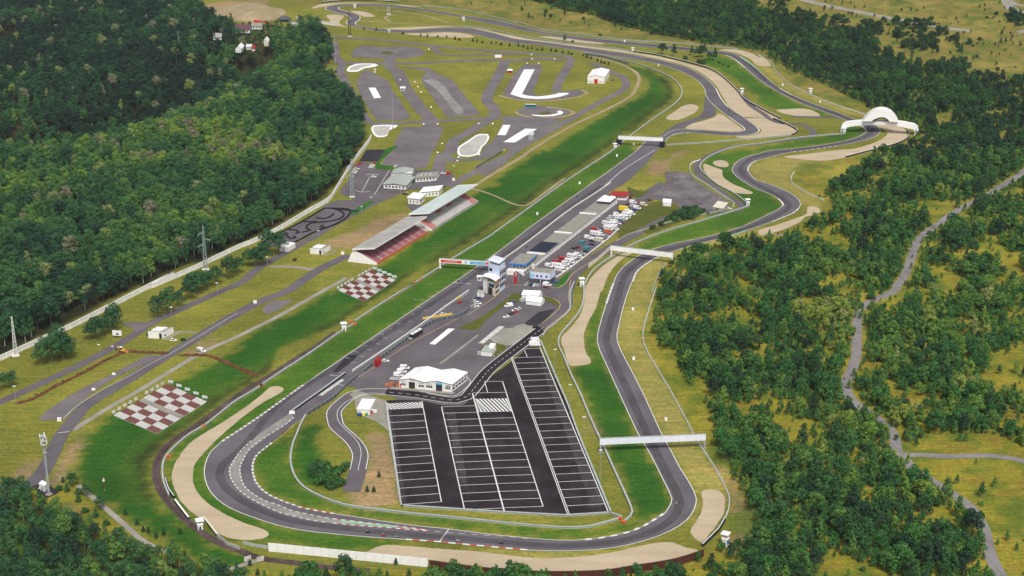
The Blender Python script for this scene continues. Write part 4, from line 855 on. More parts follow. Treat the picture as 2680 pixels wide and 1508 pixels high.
for i, (s, z, t) in enumerate([("31 400,790", .6, .5), ("31 500,770", .66, .45), ("31 600,740", .7, .32), ("31 660,720", .6, .3), ("31 560,700", .72, .36), ("31 430,720", .62, .42)]):
    single(s, BROAD[i % 3], z * 1.75, t, 'dense round tree in the clump between the white wall and the digger', 'trees of the clump left of the digger')
for i, (s, z, t) in enumerate([("31 850,550", .5, .3), ("31 920,545", .58, .3), ("31 1000,500", .55, .34), ("31 1070,470", .66, .3), ("31 1090,430", .6, .33)]):
    single(s, BROAD[i % 3], z * 1.7, t, 'dark tree in the clump behind the white billboard', 'trees of the clump behind the billboard')
for i, (s, z) in enumerate([("31 30,1020", .75), ("31 110,990", .62), ("31 -40,1050", .7)]): single(s, BROAD[i % 3], z, .4, 'leafy tree at the left edge beside the perimeter road', 'trees at the left edge by the road')
for s, z, t, l in [("31 1735,555", .95, .3, 'dark round bush beside the white car and hut'), ("22 440,1135", .95, .12, 'small dark bush on the lawn left of the flat-roofed hut'), ("31 1410,500", 1.0, .5, 'green bush against the left side of the flat-roofed hut'), ("12 830,690", .9, .2, 'dark bush at the bend of the driving-school fence')]:
    single(s, SCRUB[5], z, t, l, None, 'shrub', 'bush')
for i, (s, z) in enumerate([("42 640,500", 1.0), ("42 720,430", 1.05), ("42 800,520", 1.2), ("42 880,470", 1.0), ("42 700,580", 1.1), ("42 780,620", 1.1), ("42 860,600", .95), ("42 930,420", .8), ("42 640,440", .9), ("42 760,500", 1.1)]):
    single(s, SCRUB[4 + i % 2], z * 1.75, .2 + .3 * ((i * 7) % 5) / 5, 'dark leafy bush in the thicket inside the ramp road bend', 'bushes of the thicket in the hairpin infield', 'shrub', 'bush')
for i, s in enumerate(["42 1238,510", "42 1128,650", "42 1188,652"]):
    single(s, CONE, .62, .05, ['dark conical fir alone on the bare slope', 'left of the two dark firs at the slope foot', 'right of the two dark firs at the slope foot'][i], 'small firs on the bare slope by the car park', 'fir_tree')
for i, (s, z) in enumerate([("23 1660,750", 1), ("23 1700,720", 1.1), ("23 1750,700", 1.1), ("23 1800,680", 1.2), ("23 1850,700", 1.1), ("23 1900,700", 1.15), ("23 1940,690", 1.0), ("23 1870,670", 1.1), ("23 1700,760", .9), ("23 1780,740", 1.), ("23 1850,740", .95), ("23 1620,760", .8), ("23 1560,800", .7), ("23 1480,835", .7)]):
    single(s, SCRUB[4], z * 1.5, .1 + .12 * (i % 3), 'dark green bush in the thicket between loop road and blocks', 'bushes of the thicket by the service lot', 'shrub', 'bush')
for i, (s, z, k) in enumerate([("13 1570,520", 1.5, 1), ("13 1680,535", 1.5, 3), ("13 1850,525", 1.15, 3), ("13 1910,550", 1.5, 0), ("13 1950,545", 1.6, 1), ("13 2015,570", 1.15, 0), ("13 2070,575", 1.5, 3), ("13 1790,565", 1.25, 4), ("13 1950,610", 1.7, 4), ("13 1920,600", 1.4, 4), ("13 2110,600", .9, 5), ("13 2150,620", .9, 5), ("13 2195,640", .9, 5)]):
    single(s, SCRUB[k], z, .12 + .05 * (i % 3), ['tall dark tree, leftmost of the infield group beyond the tyre wall', 'slim dark tree in the infield group beyond the tyre wall', 'thin dark tree beside the broadest infield trees', 'broad dark tree in the infield group', 'broadest dark tree of the infield group', 'smaller tree right of the broadest infield trees', 'pointed tree rightmost of the infield group', 'round bush below the infield trees near the tyre wall', 'large round bush below the broad infield trees', 'round bush touching the large bush below the infield trees', 'low bush trailing right of the infield trees', 'low bush trailing right of the infield trees', 'low bush trailing right of the infield trees'][i], 'trees on the infield beyond the tyre wall', 'infield_tree' if k < 4 else 'shrub', 'tree' if k < 4 else 'bush')
for s, z in [("13 645,395", 1), ("13 720,405", .8), ("13 305,185", 1.0), ("13 980,345", .9), ("13 1390,390", .6)]: single(s, SCRUB[4] if z < 1 else SCRUB[2], z, .15, 'lone dark bush on the verge of the back straight', 'lone bushes along the back straight', 'shrub', 'bush')
ys = L("12 1095,280 1215,292 1330,300 1465,325 1635,345 1700,350 1795,355 1880,358 1960,378 2000,386 2128,396 2168,402 2220,412 2306,416 2350,418 2395,430 2478,440 13 205,442 252,450 295,468 335,468 385,478 430,482 515,488 560,492 625,508 680,515 710,520 820,535 855,550 895,560 955,585 990,600 1020,605 1060,615")
for i, p in enumerate(ys):
    tree('young_tree', CONE if i % 3 else SCRUB[4], p.x, p.y, 0, .62 + .25 * ((i * 13) % 7) / 7, i * 1.3, .06, 'small dark young tree in the planted row along the %s' % ('grass bank above the driving school' if i < 17 else 'bank beyond the J-shaped pad'), 'tree', 'young trees planted along the bank')
for i, s in enumerate(["41 560,640", "41 640,650", "41 690,600", "41 750,670", "41 745,750", "41 825,700", "41 810,850", "41 910,890", "41 960,820", "41 1010,970", "41 1190,870", "41 1300,960", "41 1360,1030", "41 1410,1040", "41 1480,1090", "41 1555,1060", "41 1710,1050", "41 1640,1190", "41 1750,1260", "41 1910,1310", "41 1980,1360", "41 2370,1350", "42 90,1440", "42 1400,1340", "41 600,560"]):
    k = [SCRUB[4], SCRUB[1], CONE][(i * 5) % 3] if i < 10 else CONE
    single(s, k, (.9 if i < 10 else .62) * (1.35 if i == 17 else 1), .3 - .2 * (i > 9), 'green bush beside the light mast and stony track' if i < 10 or i == 24 else 'dark little conifer on the green bank by the stony track' if i != 17 else 'tallest dark conifer at the foot of the green bank', 'young growth on the hairpin bank', 'young_tree' if i >= 10 else 'shrub', 'tree' if i >= 10 else 'bush')
# ------------------------------------------------------------------ fences, walls and barriers
def hgt(tg, bx, by, ty):
    """height of a point seen at image row ty straight above the ground point (bx,by)"""
    b = W(tg, bx, by); ox, oy, s = TAGS[tg]; dy = -((oy + ty / s) - 754) / F_PX
    return CAM_H + (-SP + dy * CP) * b.y / (CP + dy * SP)
def strip(b, pts, w, z0, z1, w1=None):
    n = len(pts); nr = normals(pts); w1 = w if w1 is None else w1; k = len(b.v)
    for p, q in zip(pts, nr):
        b.v += [p + q * w / 2 + Vector((0, 0, z0)), p - q * w / 2 + Vector((0, 0, z0)), p - q * w1 / 2 + Vector((0, 0, z1)), p + q * w1 / 2 + Vector((0, 0, z1))]
    for i in range(n - 1):
        a = k + 4 * i
        for j in range(4):
            b.f.append((a + j, a + 4 + j, a + 4 + (j + 1) % 4, a + (j + 1) % 4)); b.mi.append(b.m)
    for f in ((k + 3, k + 2, k + 1, k), (k + 4 * n - 4, k + 4 * n - 3, k + 4 * n - 2, k + 4 * n - 1)): b.f.append(f); b.mi.append(b.m)
    return b
def barrier(name, spec, label, cat, parts, smoothed=True, group=None):
    """parts: (part name, material, width, z0, z1[, top width])"""
    pts = smooth(L(spec), 5) if smoothed else L(spec)
    t = thing(name, label, cat, pts[0], 0, group)
    for nm, mat, w, z0, z1, *r in parts:
        b = strip(MB(), pts, w, z0, z1, *r); link(nm, b.mesh(nm, M[mat], t.location), t)
    return t, pts
RAIL = [('barrier_body', 'barrier', .5, 0, .95), ('cap_rail', 'galvanised', .95, .96, 1.15)]
LOW = [('barrier_body', 'white_wall', .55, 0, .85), ('cap_rail', 'galvanised', .4, .86, 1.0)]
TYRES = [('tyre_stack', 'black_rubber', 1.3, 0, 1.25), ('backing_wall', 'white_wall', .35, 1.252, 1.55)]
barrier('guardrail', "13 830,505 1000,530 1300,600 1550,690 1680,760 1750,850 1755,900 1700,980 1500,1120 1300,1270 1090,1440 23 1030,140 650,390 250,680 0,860 22 2300,900 2000,1080 1800,1210 1600,1340 1460,1430", 'long grey guardrail between main straight and green bank, far stretch', 'guardrail', RAIL)
barrier('guardrail', "32 1575,15 1400,120 1180,260 1010,372", 'short grey guardrail opposite the start grid with orange pads at its ends', 'guardrail', RAIL)
barrier('guardrail', "32 1000,400 850,490 600,665 300,860 130,975", 'grey guardrail between the start grid and the lower terrace bank', 'guardrail', RAIL)
barrier('guardrail', "32 110,995 0,1060 31 2250,1120 1930,1370 41 1800,110 1620,270 1560,350 1540,450 1552,560 1600,690", 'grey guardrail curving around the outside of the hairpin', 'guardrail', RAIL)
barrier('guardrail', "32 545,1262 500,1345 460,1445 42 430,180 400,330 410,430 450,530 530,620 700,710 900,780 1200,825 1500,860 2000,910 2536,965 43 400,985 700,1000 900,985 1050,945 1165,912", 'grey guardrail along the inside of the hairpin below the car park', 'guardrail', RAIL)
barrier('guardrail', "33 830,0 820,180 780,290 690,400 600,510 585,590 640,720 700,870 800,1080 870,1250 950,1430 43 1000,200 1100,420 1200,640 1270,800 1285,850 1270,890 1205,945", 'thin guardrail between the car park slope and the right-hand track', 'guardrail', RAIL)
barrier('guardrail', "33 735,0 700,90 697,200 690,270 560,390 460,470 440,510", 'grey guardrail along the outer edge of the paddock access road', 'guardrail', RAIL)
barrier('safety_wall', "33 1510,50 1440,270 1390,450 1390,560 1440,680 1540,850 1640,1020 1740,1200 1860,1430 43 1900,170 2050,400 2150,580 2205,720 2195,830 2165,905", 'white low wall along the pale verge right of the track', 'wall', LOW)
barrier('guardrail', "23 1600,1170 1540,1260 1490,1380 1470,1445", 'thin dark rail below the right post of the white bend gantry', 'guardrail', [('barrier_body', 'galvanised', .4, 0, .9)])
barrier('guardrail', "23 835,1370 890,1260 1000,1160 1200,1040 1320,970 1600,860 2000,740 2200,680 2390,620", 'grey guardrail between the loop road blocks and the lawn bend', 'guardrail', RAIL)
barrier('guardrail', "23 2370,590 2250,500 2100,420 2000,340 1930,270 1930,230 2000,160 2150,90 2300,50 2536,20 14 400,1310 720,1280 840,1272", 'grey guardrail curving past the small gravel traps to the arch', 'guardrail', RAIL)
barrier('guardrail', "23 2240,620 2250,590 2150,520 1960,390 1850,320 1830,240 1860,200 1930,180", 'pale kerb rail around the outside of the service lot', 'guardrail', LOW)
barrier('safety_wall', "14 0,510 150,610 170,660 300,790 490,890 700,980 1020,1085", 'white wall between the pale verge and the wood before the arch', 'wall', LOW)
barrier('safety_wall', "24 355,295 325,350 340,400 480,490 640,562", 'white curved wall at the scrub edge by the inner bend', 'wall', LOW)
barrier('guardrail', "12 1640,55 2000,92 2536,215 13 200,215 400,275 800,330 1213,382 1700,412 2000,440 2290,470", 'long pale guardrail on the outside of the back straight', 'guardrail', RAIL)
barrier('guardrail', "12 2020,252 2200,270 2536,335 13 400,378 800,427 1200,477 1285,490", 'grey guardrail between the two far straights', 'guardrail', RAIL)
barrier('tyre_wall', "13 1290,492 1500,522 1700,567 1980,642 2100,702 2280,862 2350,945 2536,1050 14 100,1065 225,1128", 'long black tyre wall beside the big far gravel trap', 'tyre wall', TYRES)
barrier('tyre_wall', "14 165,1130 300,1190 388,1245 340,1280 330,1283", 'black tyre wall around the corner of the chicane gravel', 'tyre wall', TYRES)
barrier('guardrail', "14 330,1285 0,1318 13 2300,1330 2050,1352 1610,1380", 'grey guardrail below the chicane gravel towards the far gantry', 'guardrail', RAIL)
barrier('tyre_wall', "12 690,28 850,12 1100,6 1430,24", 'black tyre wall behind the farthest hairpin', 'tyre wall', TYRES)
barrier('tyre_wall', "14 1435,1240 1445,1290 1380,1345 1200,1405 24 1150,75 850,152", 'dark tyre wall behind the gravel below the white arch', 'tyre wall', TYRES)
barrier('tyre_wall', "43 1950,1168 2020,1100 2100,1020 2160,920", 'black tyre wall at the lower right gravel trap', 'tyre wall', TYRES)
barrier('tyre_wall', "41 1570,545 1600,640 1650,710", 'upper black tyre wall outside the hairpin gravel', 'tyre wall', TYRES); barrier('tyre_wall', "41 1660,740 1720,820 1790,910", 'lower pale tyre wall outside the hairpin gravel', 'tyre wall', [('tyre_stack', 'black_rubber', 1.3, 0, 1.1), ('backing_wall', 'white_wall', .9, 1.102, 1.3)])
barrier('tyre_wall', "41 1930,905 2000,990 2060,1070", 'tyre wall beside the hut at the gravel end', 'tyre wall', [('tyre_stack', 'black_rubber', 1.2, 0, 1.1), ('backing_wall', 'cream_wall', 1.0, 1.102, 1.3)])
barrier('guardrail', "41 2060,1075 2150,1150 2275,1200", 'pale barrier ending by the road gate at lower left', 'guardrail', [('barrier_body', 'galvanised', .5, 0, 1.4), ('cap_rail', 'barrier', .6, 1.402, 1.5)]); barrier('guardrail', "42 -50,1145 80,1175 190,1190", 'short pale barrier joining the white panel wall', 'guardrail', [('barrier_body', 'galvanised', .5, 0, 1.4), ('cap_rail', 'barrier', .6, 1.402, 1.5)])
barrier('pit_wall', "32 985,850 1330,620 1660,392 1900,215 2090,85", 'grey pit wall along the start grid', 'wall', [('wall_body', 'galvanised', .8, 0, 1.2), ('cap_rail', 'white_wall', .5, 1.202, 1.4)])
barrier('pit_wall', "23 -60,1215 60,1130 300,958 700,652 950,490 1080,400", 'white concrete wall between the straight and the pit lane', 'wall', [('wall_body', 'concrete', 1.5, 0, .9), ('cap_rail', 'white_wall', .5, .902, 1.3)])
barrier('pit_entry_wall', "32 405,1236 560,1125 750,990 915,868", 'black and grey wall dividing the pit entry from the track', 'wall', [('tyre_stack', 'black_rubber', 1.2, 0, 1.1), ('cap_rail', 'galvanised', 1.0, 1.102, 1.35)])
t = thing('crash_block', 'white block at the lower end of the pit entry wall', 'block', W('32', 415, 1240)); b = MB(); b.box(-1.6, -1, 0, 1.6, 1, 1.3, .2, .2); b.build('block_body', M['white_wall'], t)
barrier('concrete_blocks', "23 1130,960 1250,890 1380,850 1600,780 1800,730 2000,690 2190,650", 'row of pale concrete blocks between loop road and lawn', 'wall', [('block_row', 'concrete', 1.0, 0, 1.1)])
barrier('retaining_wall', "23 560,1310 700,1215 900,1060 1050,945 1145,855", 'white wall along the road side of the parked caravans', 'wall', [('wall_body', 'concrete', .9, 0, 1.5), ('cap_rail', 'white_wall', .7, 1.502, 1.7)])
barrier('advertising_wall', "23 870,1200 950,1140 1075,1030", 'cream board wall beside the road under the bend gantry', 'wall', [('board', 'cream_wall', .3, 0, 2.6)])
barrier('concrete_barrier', "32 1815,775 1900,715 2050,600 2175,505", 'weathered concrete barrier row in front of the hall yard', 'barrier', [('barrier_body', 'concrete', 1.5, 0, .9, .6)])
barrier('yellow_barrier', "32 1652,350 1932,306", 'yellow barrier pole across the pit entry', 'barrier', [('barrier_body', 'barrier_yellow', .9, .2, 1.3)], False)
barrier('guardrail', "33 415,560 560,900 680,1180 790,1430 43 760,70 1080,850", 'grey crash rail along the right side of the car park', 'guardrail', RAIL); barrier('guardrail', "43 1085,858 660,885 42 2430,855 1470,792", 'grey rail along the bottom of the car park', 'guardrail', RAIL, False)
barrier('guardrail', "43 1070,858 1190,900", 'short rail from the car park corner to the orange pads', 'guardrail', RAIL, False); barrier('guardrail', "32 1305,1150 1340,1430 42 1445,765", 'grey rail along the left side of the car park', 'guardrail', RAIL, False)
barrier('wire_fence', "31 1720,1440 41 1600,230 1470,420 1520,620 1700,880 1900,1030", 'dark wire fence above the hairpin dirt road', 'fence', [('top_wire', 'rust_steel', .12, 1.5, 1.62), ('middle_wire', 'rust_steel', .12, .8, .9)])
# orange pads at barrier ends
for i, (s, w) in enumerate([("32 1580,12", 'grid guardrail far end'), ("32 1010,400", 'gap by the white marshal post'), ("32 975,385", 'gap by the white marshal post'), ("32 120,985", 'gap above the hairpin gravel'), ("31 2478,985", 'join above the hairpin gravel'), ("31 1925,1372", 'hairpin guardrail below the terrace'), ("41 1597,325", 'hairpin guardrail bend'), ("43 1170,912", 'inside rail by the car park corner'), ("43 1205,948", 'right rail by the car park corner'), ("22 2455,1445" if False else "32 1630,-20", 'gap opposite the tower')]):
    p = L(s)[0]; t = thing('foam_pad', 'orange foam pad at the %s' % w, 'foam pad', p, 0, 'orange pads on barrier ends'); b = MB(); b.box(-1.0, -.9, 0, 1.0, .9, 1.5, .15, .15); b.build('pad_body', M['orange_trim'], t); b = MB(); b.box(-.6, -.95, .3, .6, -.9, 1.1); b.build('strap', M['red_panel'], t)
# the long boundary wall of the wood: concrete panels between posts
pts = smooth(L("31 -150,810 0,742 700,422 740,402 1420,52 1650,-60 21 1430,1397 1930,1182 2050,1122 2350,985 22 0,985 280,852 600,662 760,572 860,425 1000,205 1150,5 12 1165,1312"), 9)
t = thing('boundary_wall', 'long white panel wall along the foot of the wood', 'wall', pts[0])
b = strip(MB(), pts, .3, 0, 3.1); link('wall_panel', b.mesh('wall_panel', M['white_wall'], t.location), t)
b = strip(MB(), pts, .7, 3.102, 3.3); link('coping', b.mesh('coping', M['white_sheet'], t.location), t)
b = MB(); me = MB().box(-.3, -.3, 0, .3, .3, 3.35).mesh('post', M['white_wall'])
for p in resample(pts, 9)[1:95]: link('post', me, t, p - t.location)
# white panel wall and brown board fence below the hairpin
A, B = W('42', 192, 1213), W('42', 1705, 1365); n = 18
t = thing('panel_wall', 'tall white panel wall below the bottom straight', 'wall', A); e = (B - A) / n; q = e.normalized(); nn = Vector((-q.y, q.x, 0))
for i in range(n):
    b = MB(); c = A + e * i - t.location; d = c + e - q * .12; b.add([tuple(c), tuple(d), tuple(d + nn * .25), tuple(c + nn * .25)] + [tuple(v + Vector((0, 0, 4.3))) for v in (c, d, d + nn * .25, c + nn * .25)], [(3, 2, 1, 0), (4, 5, 6, 7), (0, 1, 5, 4), (1, 2, 6, 5), (2, 3, 7, 6), (3, 0, 4, 7)]); link('panel', b.mesh('panel', M['white_sheet']), t)
barrier('board_fence', "42 1720,1372 2000,1415 2300,1445 43 0,1445 400,1475 1000,1465 1300,1420 1700,1352 1960,1268", 'dark brown board fence along the bottom gravel trap', 'fence', [('boarding', 'brown_board', .25, 0, 3.9), ('top_rail', 'rust_steel', .4, 3.902, 4.05)])
# steel mesh fence of the paddock
m, nt, b_ = nodes('steel_mesh'); b_.inputs['Base Color'].default_value = (.10, .125, .14, 1)
tr = nt.nodes.new('ShaderNodeBsdfTransparent'); mx = nt.nodes.new('ShaderNodeMixShader'); mx.inputs[0].default_value = .62
nt.links.new(tr.outputs[0], mx.inputs[1]); nt.links.new(b_.outputs[0], mx.inputs[2]); nt.links.new(mx.outputs[0], nt.nodes['Material Output'].inputs[0])
for spec, lab in (("32 1095,860 1180,785", 'short dark mesh fence left of the red container'), ("32 1262,722 1540,522 1650,442 1740,390 1830,358 1960,335 2060,292 2110,220 2140,160 2160,85 2190,-40", 'dark mesh fence curving from bus to control tower'), ("32 560,1258 640,1210 800,1112 930,988 1035,900", 'low dark mesh fence along the pit entry lane'), ("22 2150,265 2400,110", 'grey mesh fence by the driving school road'), ("13 830,520 1000,548 1250,615", 'pale mesh fence on the bank beyond the J-shaped pad')):
    pts = smooth(L(spec), 4); t = thing('mesh_fence', lab, 'fence', pts[0])
    b = strip(MB(), pts, .06, .1, 2.3); link('mesh_panel', b.mesh('mesh_panel', M['steel_mesh'], t.location), t)
    b = strip(MB(), pts, .14, 2.302, 2.4); link('top_rail', b.mesh('top_rail', M['galvanised'], t.location), t); me = MB().box(-.09, -.09, 0, .09, .09, 2.5).mesh('post', M['pole_grey'])
    for p in resample(pts, 4.2): link('post', me, t, p - t.location)

# ------------------------------------------------------------------ gantries
def gantry(lab, a, b_, zb, zt, panel, postm, pw=.8, name='gantry', base=True):
    a, b_ = Vector(a), Vector(b_); a.z = b_.z = 0; d = (b_ - a); Lg = d.length; rz = math.atan2(d.y, d.x)
    t = thing(name, lab, 'gantry', a, rz)
    for x in (0, Lg):
        b = MB(); b.box(x - pw / 2, -pw / 2, 0, x + pw / 2, pw / 2, zb - .02); o = b.build('post', M[postm], t)
        if base: b = MB(); b.box(x - 1.2, -1, 0, x + 1.2, 1, .5); b.build('footing', M['concrete'], o)
    b = MB(); b.box(-.5, -.55, zb, Lg + .5, .55, zt); b.build('beam', M['galvanised'], t)
    for y in (-.6, .552):
        b = MB(); b.box(-.6, y, zb - .1, Lg + .6, y + .05, zt + .1); b.build('banner', M[panel], t)
    b = MB(); k = int(Lg / 4.5)
    for i in range(1, k): b.box(Lg * i / k - .06, -.625, zb - .1, Lg * i / k + .06, -.602, zt + .1)
    b.build('banner_seam', M['worn_paint'], t); b = MB(); b.box(-.4, .1, zt + .12, Lg + .4, .16, zt + .5); b.build('walkway_rail', M['galvanised'], t)
    return t, Lg
gantry('white banner gantry over the right-hand track beside the car park', W('43', 985, 280), W('43', 1965, 238), 4.9, 8.0, 'white_banner', 'pole_grey')
gantry('white banner gantry over the bend at the end of the loop road', W('23', 1087, 1090), W('23', 1662, 1160), 4.6, 7.6, 'white_sheet', 'white_metal')
gantry('white banner gantry with dark blue box legs over the far straight', W('13', 1158, 1375), W('13', 1568, 1395), 5.2, 8.0, 'white_sheet', 'navy_roof', 4.2, base=False)
t, Lg = gantry('start gantry with red, white and blue banner reaching to the tower', W('G1', 62, 140, 4.4), W('G1', 868, 190, 4.4), 4.4, 7.0, 'white_sheet', 'white_metal', .9)
def panel(nm, mat, x0, x1, z0, z1, y=-.64): b = MB(); b.box(x0, y, z0, x1, y + .035, z1); return b.build(nm, M[mat], t)
panel('red_section', 'banner_red', .6, Lg * .37, 4.75, 6.65); panel('blue_section', 'banner_blue', Lg * .51, Lg * .77, 4.75, 6.65); panel('pink_section', 'banner_pink', Lg * .775, Lg * .84, 5.0, 6.65); panel('teal_section', 'banner_teal', Lg * .93, Lg * .995, 4.75, 6.4)
def lettering(parent, s, x, z, size, mat, y=-.70, rot=math.radians(90)):
    c = bpy.data.curves.new('lettering', 'FONT'); c.body = s; c.size = size; c.extrude = .015; c.align_x = 'CENTER'; c.materials.append(M[mat])
    o = bpy.data.objects.new('lettering', c); COL.objects.link(o); me = bpy.data.meshes.new_from_object(o.evaluated_get(bpy.context.evaluated_depsgraph_get())); bpy.data.objects.remove(o)
    o = link('lettering', me, parent, (x, y, z)); o.rotation_euler = (rot, 0, 0); return o
lettering(t, 'AUTODROM', Lg * .19, 5.2, 1.5, 'white_paint'); lettering(t, 'CZECH REPU', Lg * .655, 5.2, 1.5, 'white_paint')
b = MB(); b.tube((Lg * .44, -.66, 5.7), (Lg * .44, -.62, 5.7), .95, n=16); o = b.build('logo_ring', M['banner_blue'], t); o.scale = (1, 1, 1); b = MB(); b.box(Lg * .405, -.70, 5.35, Lg * .475, -.665, 5.95); b.build('logo_bar', M['white_paint'], o)
# white arch over the far bend
A, B = W('A1', 190, 640), W('A1', 1850, 706); d = B - A; Lg = d.length; t = thing('arch_bridge', 'big white arch bridge shaped like half a tyre', 'bridge', A, math.atan2(d.y, d.x))
def uz(x, y): u = (x - 190) / 1660; return u * Lg, max(0, (640 + 66 * u - y) / 24.2)
def slab(nm, loops, y0, y1, mat):
    ls = [[Vector((*uz(*p), 0)) for p in l] for l in loops]; fl = [p for l in ls for p in l]; n = len(fl)
    vs = [(p.x, y0, p.y) for p in fl] + [(p.x, y1, p.y) for p in fl]; fs = []
    for tr in tessellate_polygon(ls): fs += [tuple(tr), tuple(i + n for i in tr[::-1])]
    k = 0
    for l in ls:
        m_ = len(l); fs += [(k + i, k + (i + 1) % m_, k + (i + 1) % m_ + n, k + i + n) for i in range(m_)]; k += m_
    bm = bmesh.new(); me = bpy.data.meshes.new(nm); me.from_pydata(vs, [], fs); bm.from_mesh(me); bmesh.ops.recalc_face_normals(bm, faces=bm.faces); bm.to_mesh(me); bm.free(); me.materials.append(M[mat]); return link(nm, me, t)
slab('bridge_beam', [[(165, 640), (172, 540), (198, 470), (255, 428), (350, 410), (640, 382), (1437, 405), (1540, 415), (1700, 445), (1800, 465), (1870, 510), (1900, 590), (1897, 708), (1808, 705), (1806, 605), (1785, 582), (1640, 550), (1400, 502), (1200, 472), (1000, 466), (800, 478), (600, 492), (400, 512), (275, 540), (240, 575), (222, 640)]], -2, 2.5, 'white_metal')
slab('half_tyre', [[(642, 384), (680, 325), (760, 240), (850, 172), (960, 132), (1060, 125), (1160, 140), (1270, 195), (1350, 270), (1410, 350), (1434, 402), (1232, 388), (1200, 345), (1140, 305), (1060, 290), (980, 300), (900, 332), (840, 382)]], -5, 5.5, 'white_metal')
slab('tyre_lining', [[(832, 388), (900, 338), (980, 306), (1060, 296), (1140, 311), (1200, 351), (1240, 392), (1210, 392), (1170, 350), (1060, 318), (960, 335), (880, 388)]], -4.6, 5.1, 'black_rubber')

# ------------------------------------------------------------------ buildings
class Bld:
    def __init__(s, name, label, cat, tg, A, B, C, group=None, Ci=None):
        s.xf, s.lu, s.lv, s.eu, s.ev = frame(W(tg, *A), W(tg, *B), W(tg, *C))
        s.t = thing(name, label, cat, W(tg, *A), 0, group)
    def mb(s): return MB(s.xf)
    def box(s, nm, mat, u0, v0, z0, u1, v1, z1, parent=None, tx=0, ty=0):
        b = MB(lambda u, v, z: s.xf(u, v, z) - s.t.location); b.box(u0, v0, z0, u1, v1, z1, tx, ty); return link(nm, b.mesh(nm, M[mat]), parent or s.t)
    def prism(s, nm, mat, prof, a0, a1, axis, parent=None):
        b = MB(lambda u, v, z: s.xf(u, v, z) - s.t.location); b.prism(prof, a0, a1, axis); o = link(nm, b.mesh(nm, M[mat]), parent or s.t)
        bm = bmesh.new(); bm.from_mesh(o.data); bmesh.ops.recalc_face_normals(bm, faces=bm.faces); bm.to_mesh(o.data); bm.free(); return o
    def front_windows(s, n, u0, u1, z0, z1, fill=.7, mat='glass', v=-.04, nm='window'):
        w = (u1 - u0) / n
        for i in range(n): s.box(nm, mat, u0 + w * (i + .5 - fill / 2), v, z0, u0 + w * (i + .5 + fill / 2), .05, z1)
    def side_windows(s, n, v0, v1, z0, z1, fill=.7, mat='glass', nm='window'):
        w = (v1 - v0) / n
        for i in range(n): s.box(nm, mat, s.lu - .05, v0 + w * (i + .5 - fill / 2), z0, s.lu + .04, v0 + w * (i + .5 + fill / 2), z1)
def gable_v(s, nm, mat, u0, u1, ze, zr, v0, v1, th=.25, uo=.4):
    um = (u0 + u1) / 2; s.prism(nm, mat, [(u0 - uo, ze), (um, zr), (u1 + uo, ze), (u1 + uo, ze + th), (um, zr + th), (u0 - uo, ze + th)], v0, v1, 'y')
# hall with two gables
h = Bld('service_hall', 'white double-gabled hall with dark doors above the car park', 'hall', 'P6', (345, 650), (1390, 745), (1700, 505)); U, V = h.lu, h.lv
prof = [(0, 0), (0, 5.1), (U * .235, 6.5), (U * .49, 4.85), (U * .735, 6.4), (U, 5.0), (U, 0)]
h.prism('wall', 'white_wall', prof, 0, V, 'y'); rp = [(-.3, 5.0), (U * .235, 6.52), (U * .49, 4.9), (U * .735, 6.45), (U + .3, 4.95)]
h.prism('roof', 'white_sheet', rp + [(a, z + .22) for a, z in rp[::-1]], -.4, V + .4, 'y')
for i in range(4): h.prism('roof_trim', 'dark_grey_wall', [rp[i], rp[i + 1], (rp[i + 1][0], rp[i + 1][1] + .16), (rp[i][0], rp[i][1] + .16)], -.47, -.405, 'y')
for u0, u1, z in ((.185, .30, 4.3), (.70, .82, 4.1)): h.box('door', 'dark_door', U * u0, -.08, 0, U * u1, .05, z)
h.box('door_panel', 'cyan_panel', U * .69, -.1, 4.15, U * .825, .05, 5.15)
for u0, u1 in ((.035, .12), (.37, .47), (.52, .63), (.88, .97)):
    f = h.box('window', 'glass', U * u0, -.05, 1.7, U * u1, .05, 3.1)
    for k in (1, 2): h.box('mullion', 'white_wall', U * (u0 + (u1 - u0) * k / 3) - .1, -.09, 1.7, U * (u0 + (u1 - u0) * k / 3) + .1, -.052, 3.1, f)
    h.box('louvre', 'grey_wall', U * u0, -.05, 3.7, U * u1, .05, 4.3)
h.box('window', 'glass', U * .88, -.06, 3.35, U * .97, .05, 3.65)
h.side_windows(5, .5, V - .5, 3.3, 4.1); h.side_windows(5, .5, V - .5, 1.2, 2.5); h.box('plinth', 'concrete', -4.5, -2.6, 0, U + 2.2, -.05, .3); h.box('side_door', 'red_panel', U * .012, -.06, 0, U * .032, .05, 2.6)
h.box('sign', 'dark_grey_wall', U * .20, -.07, 5.3, U * .30, .02, 5.6); h.box('sign', 'dark_grey_wall', U * .72, -.07, 5.4, U * .82, .02, 5.6)
for u in (.155, .335, .49, .66, .85): h.box('pilaster', 'cream_wall', U * u - .15, -.12, 0, U * u + .15, .02, 4.6)
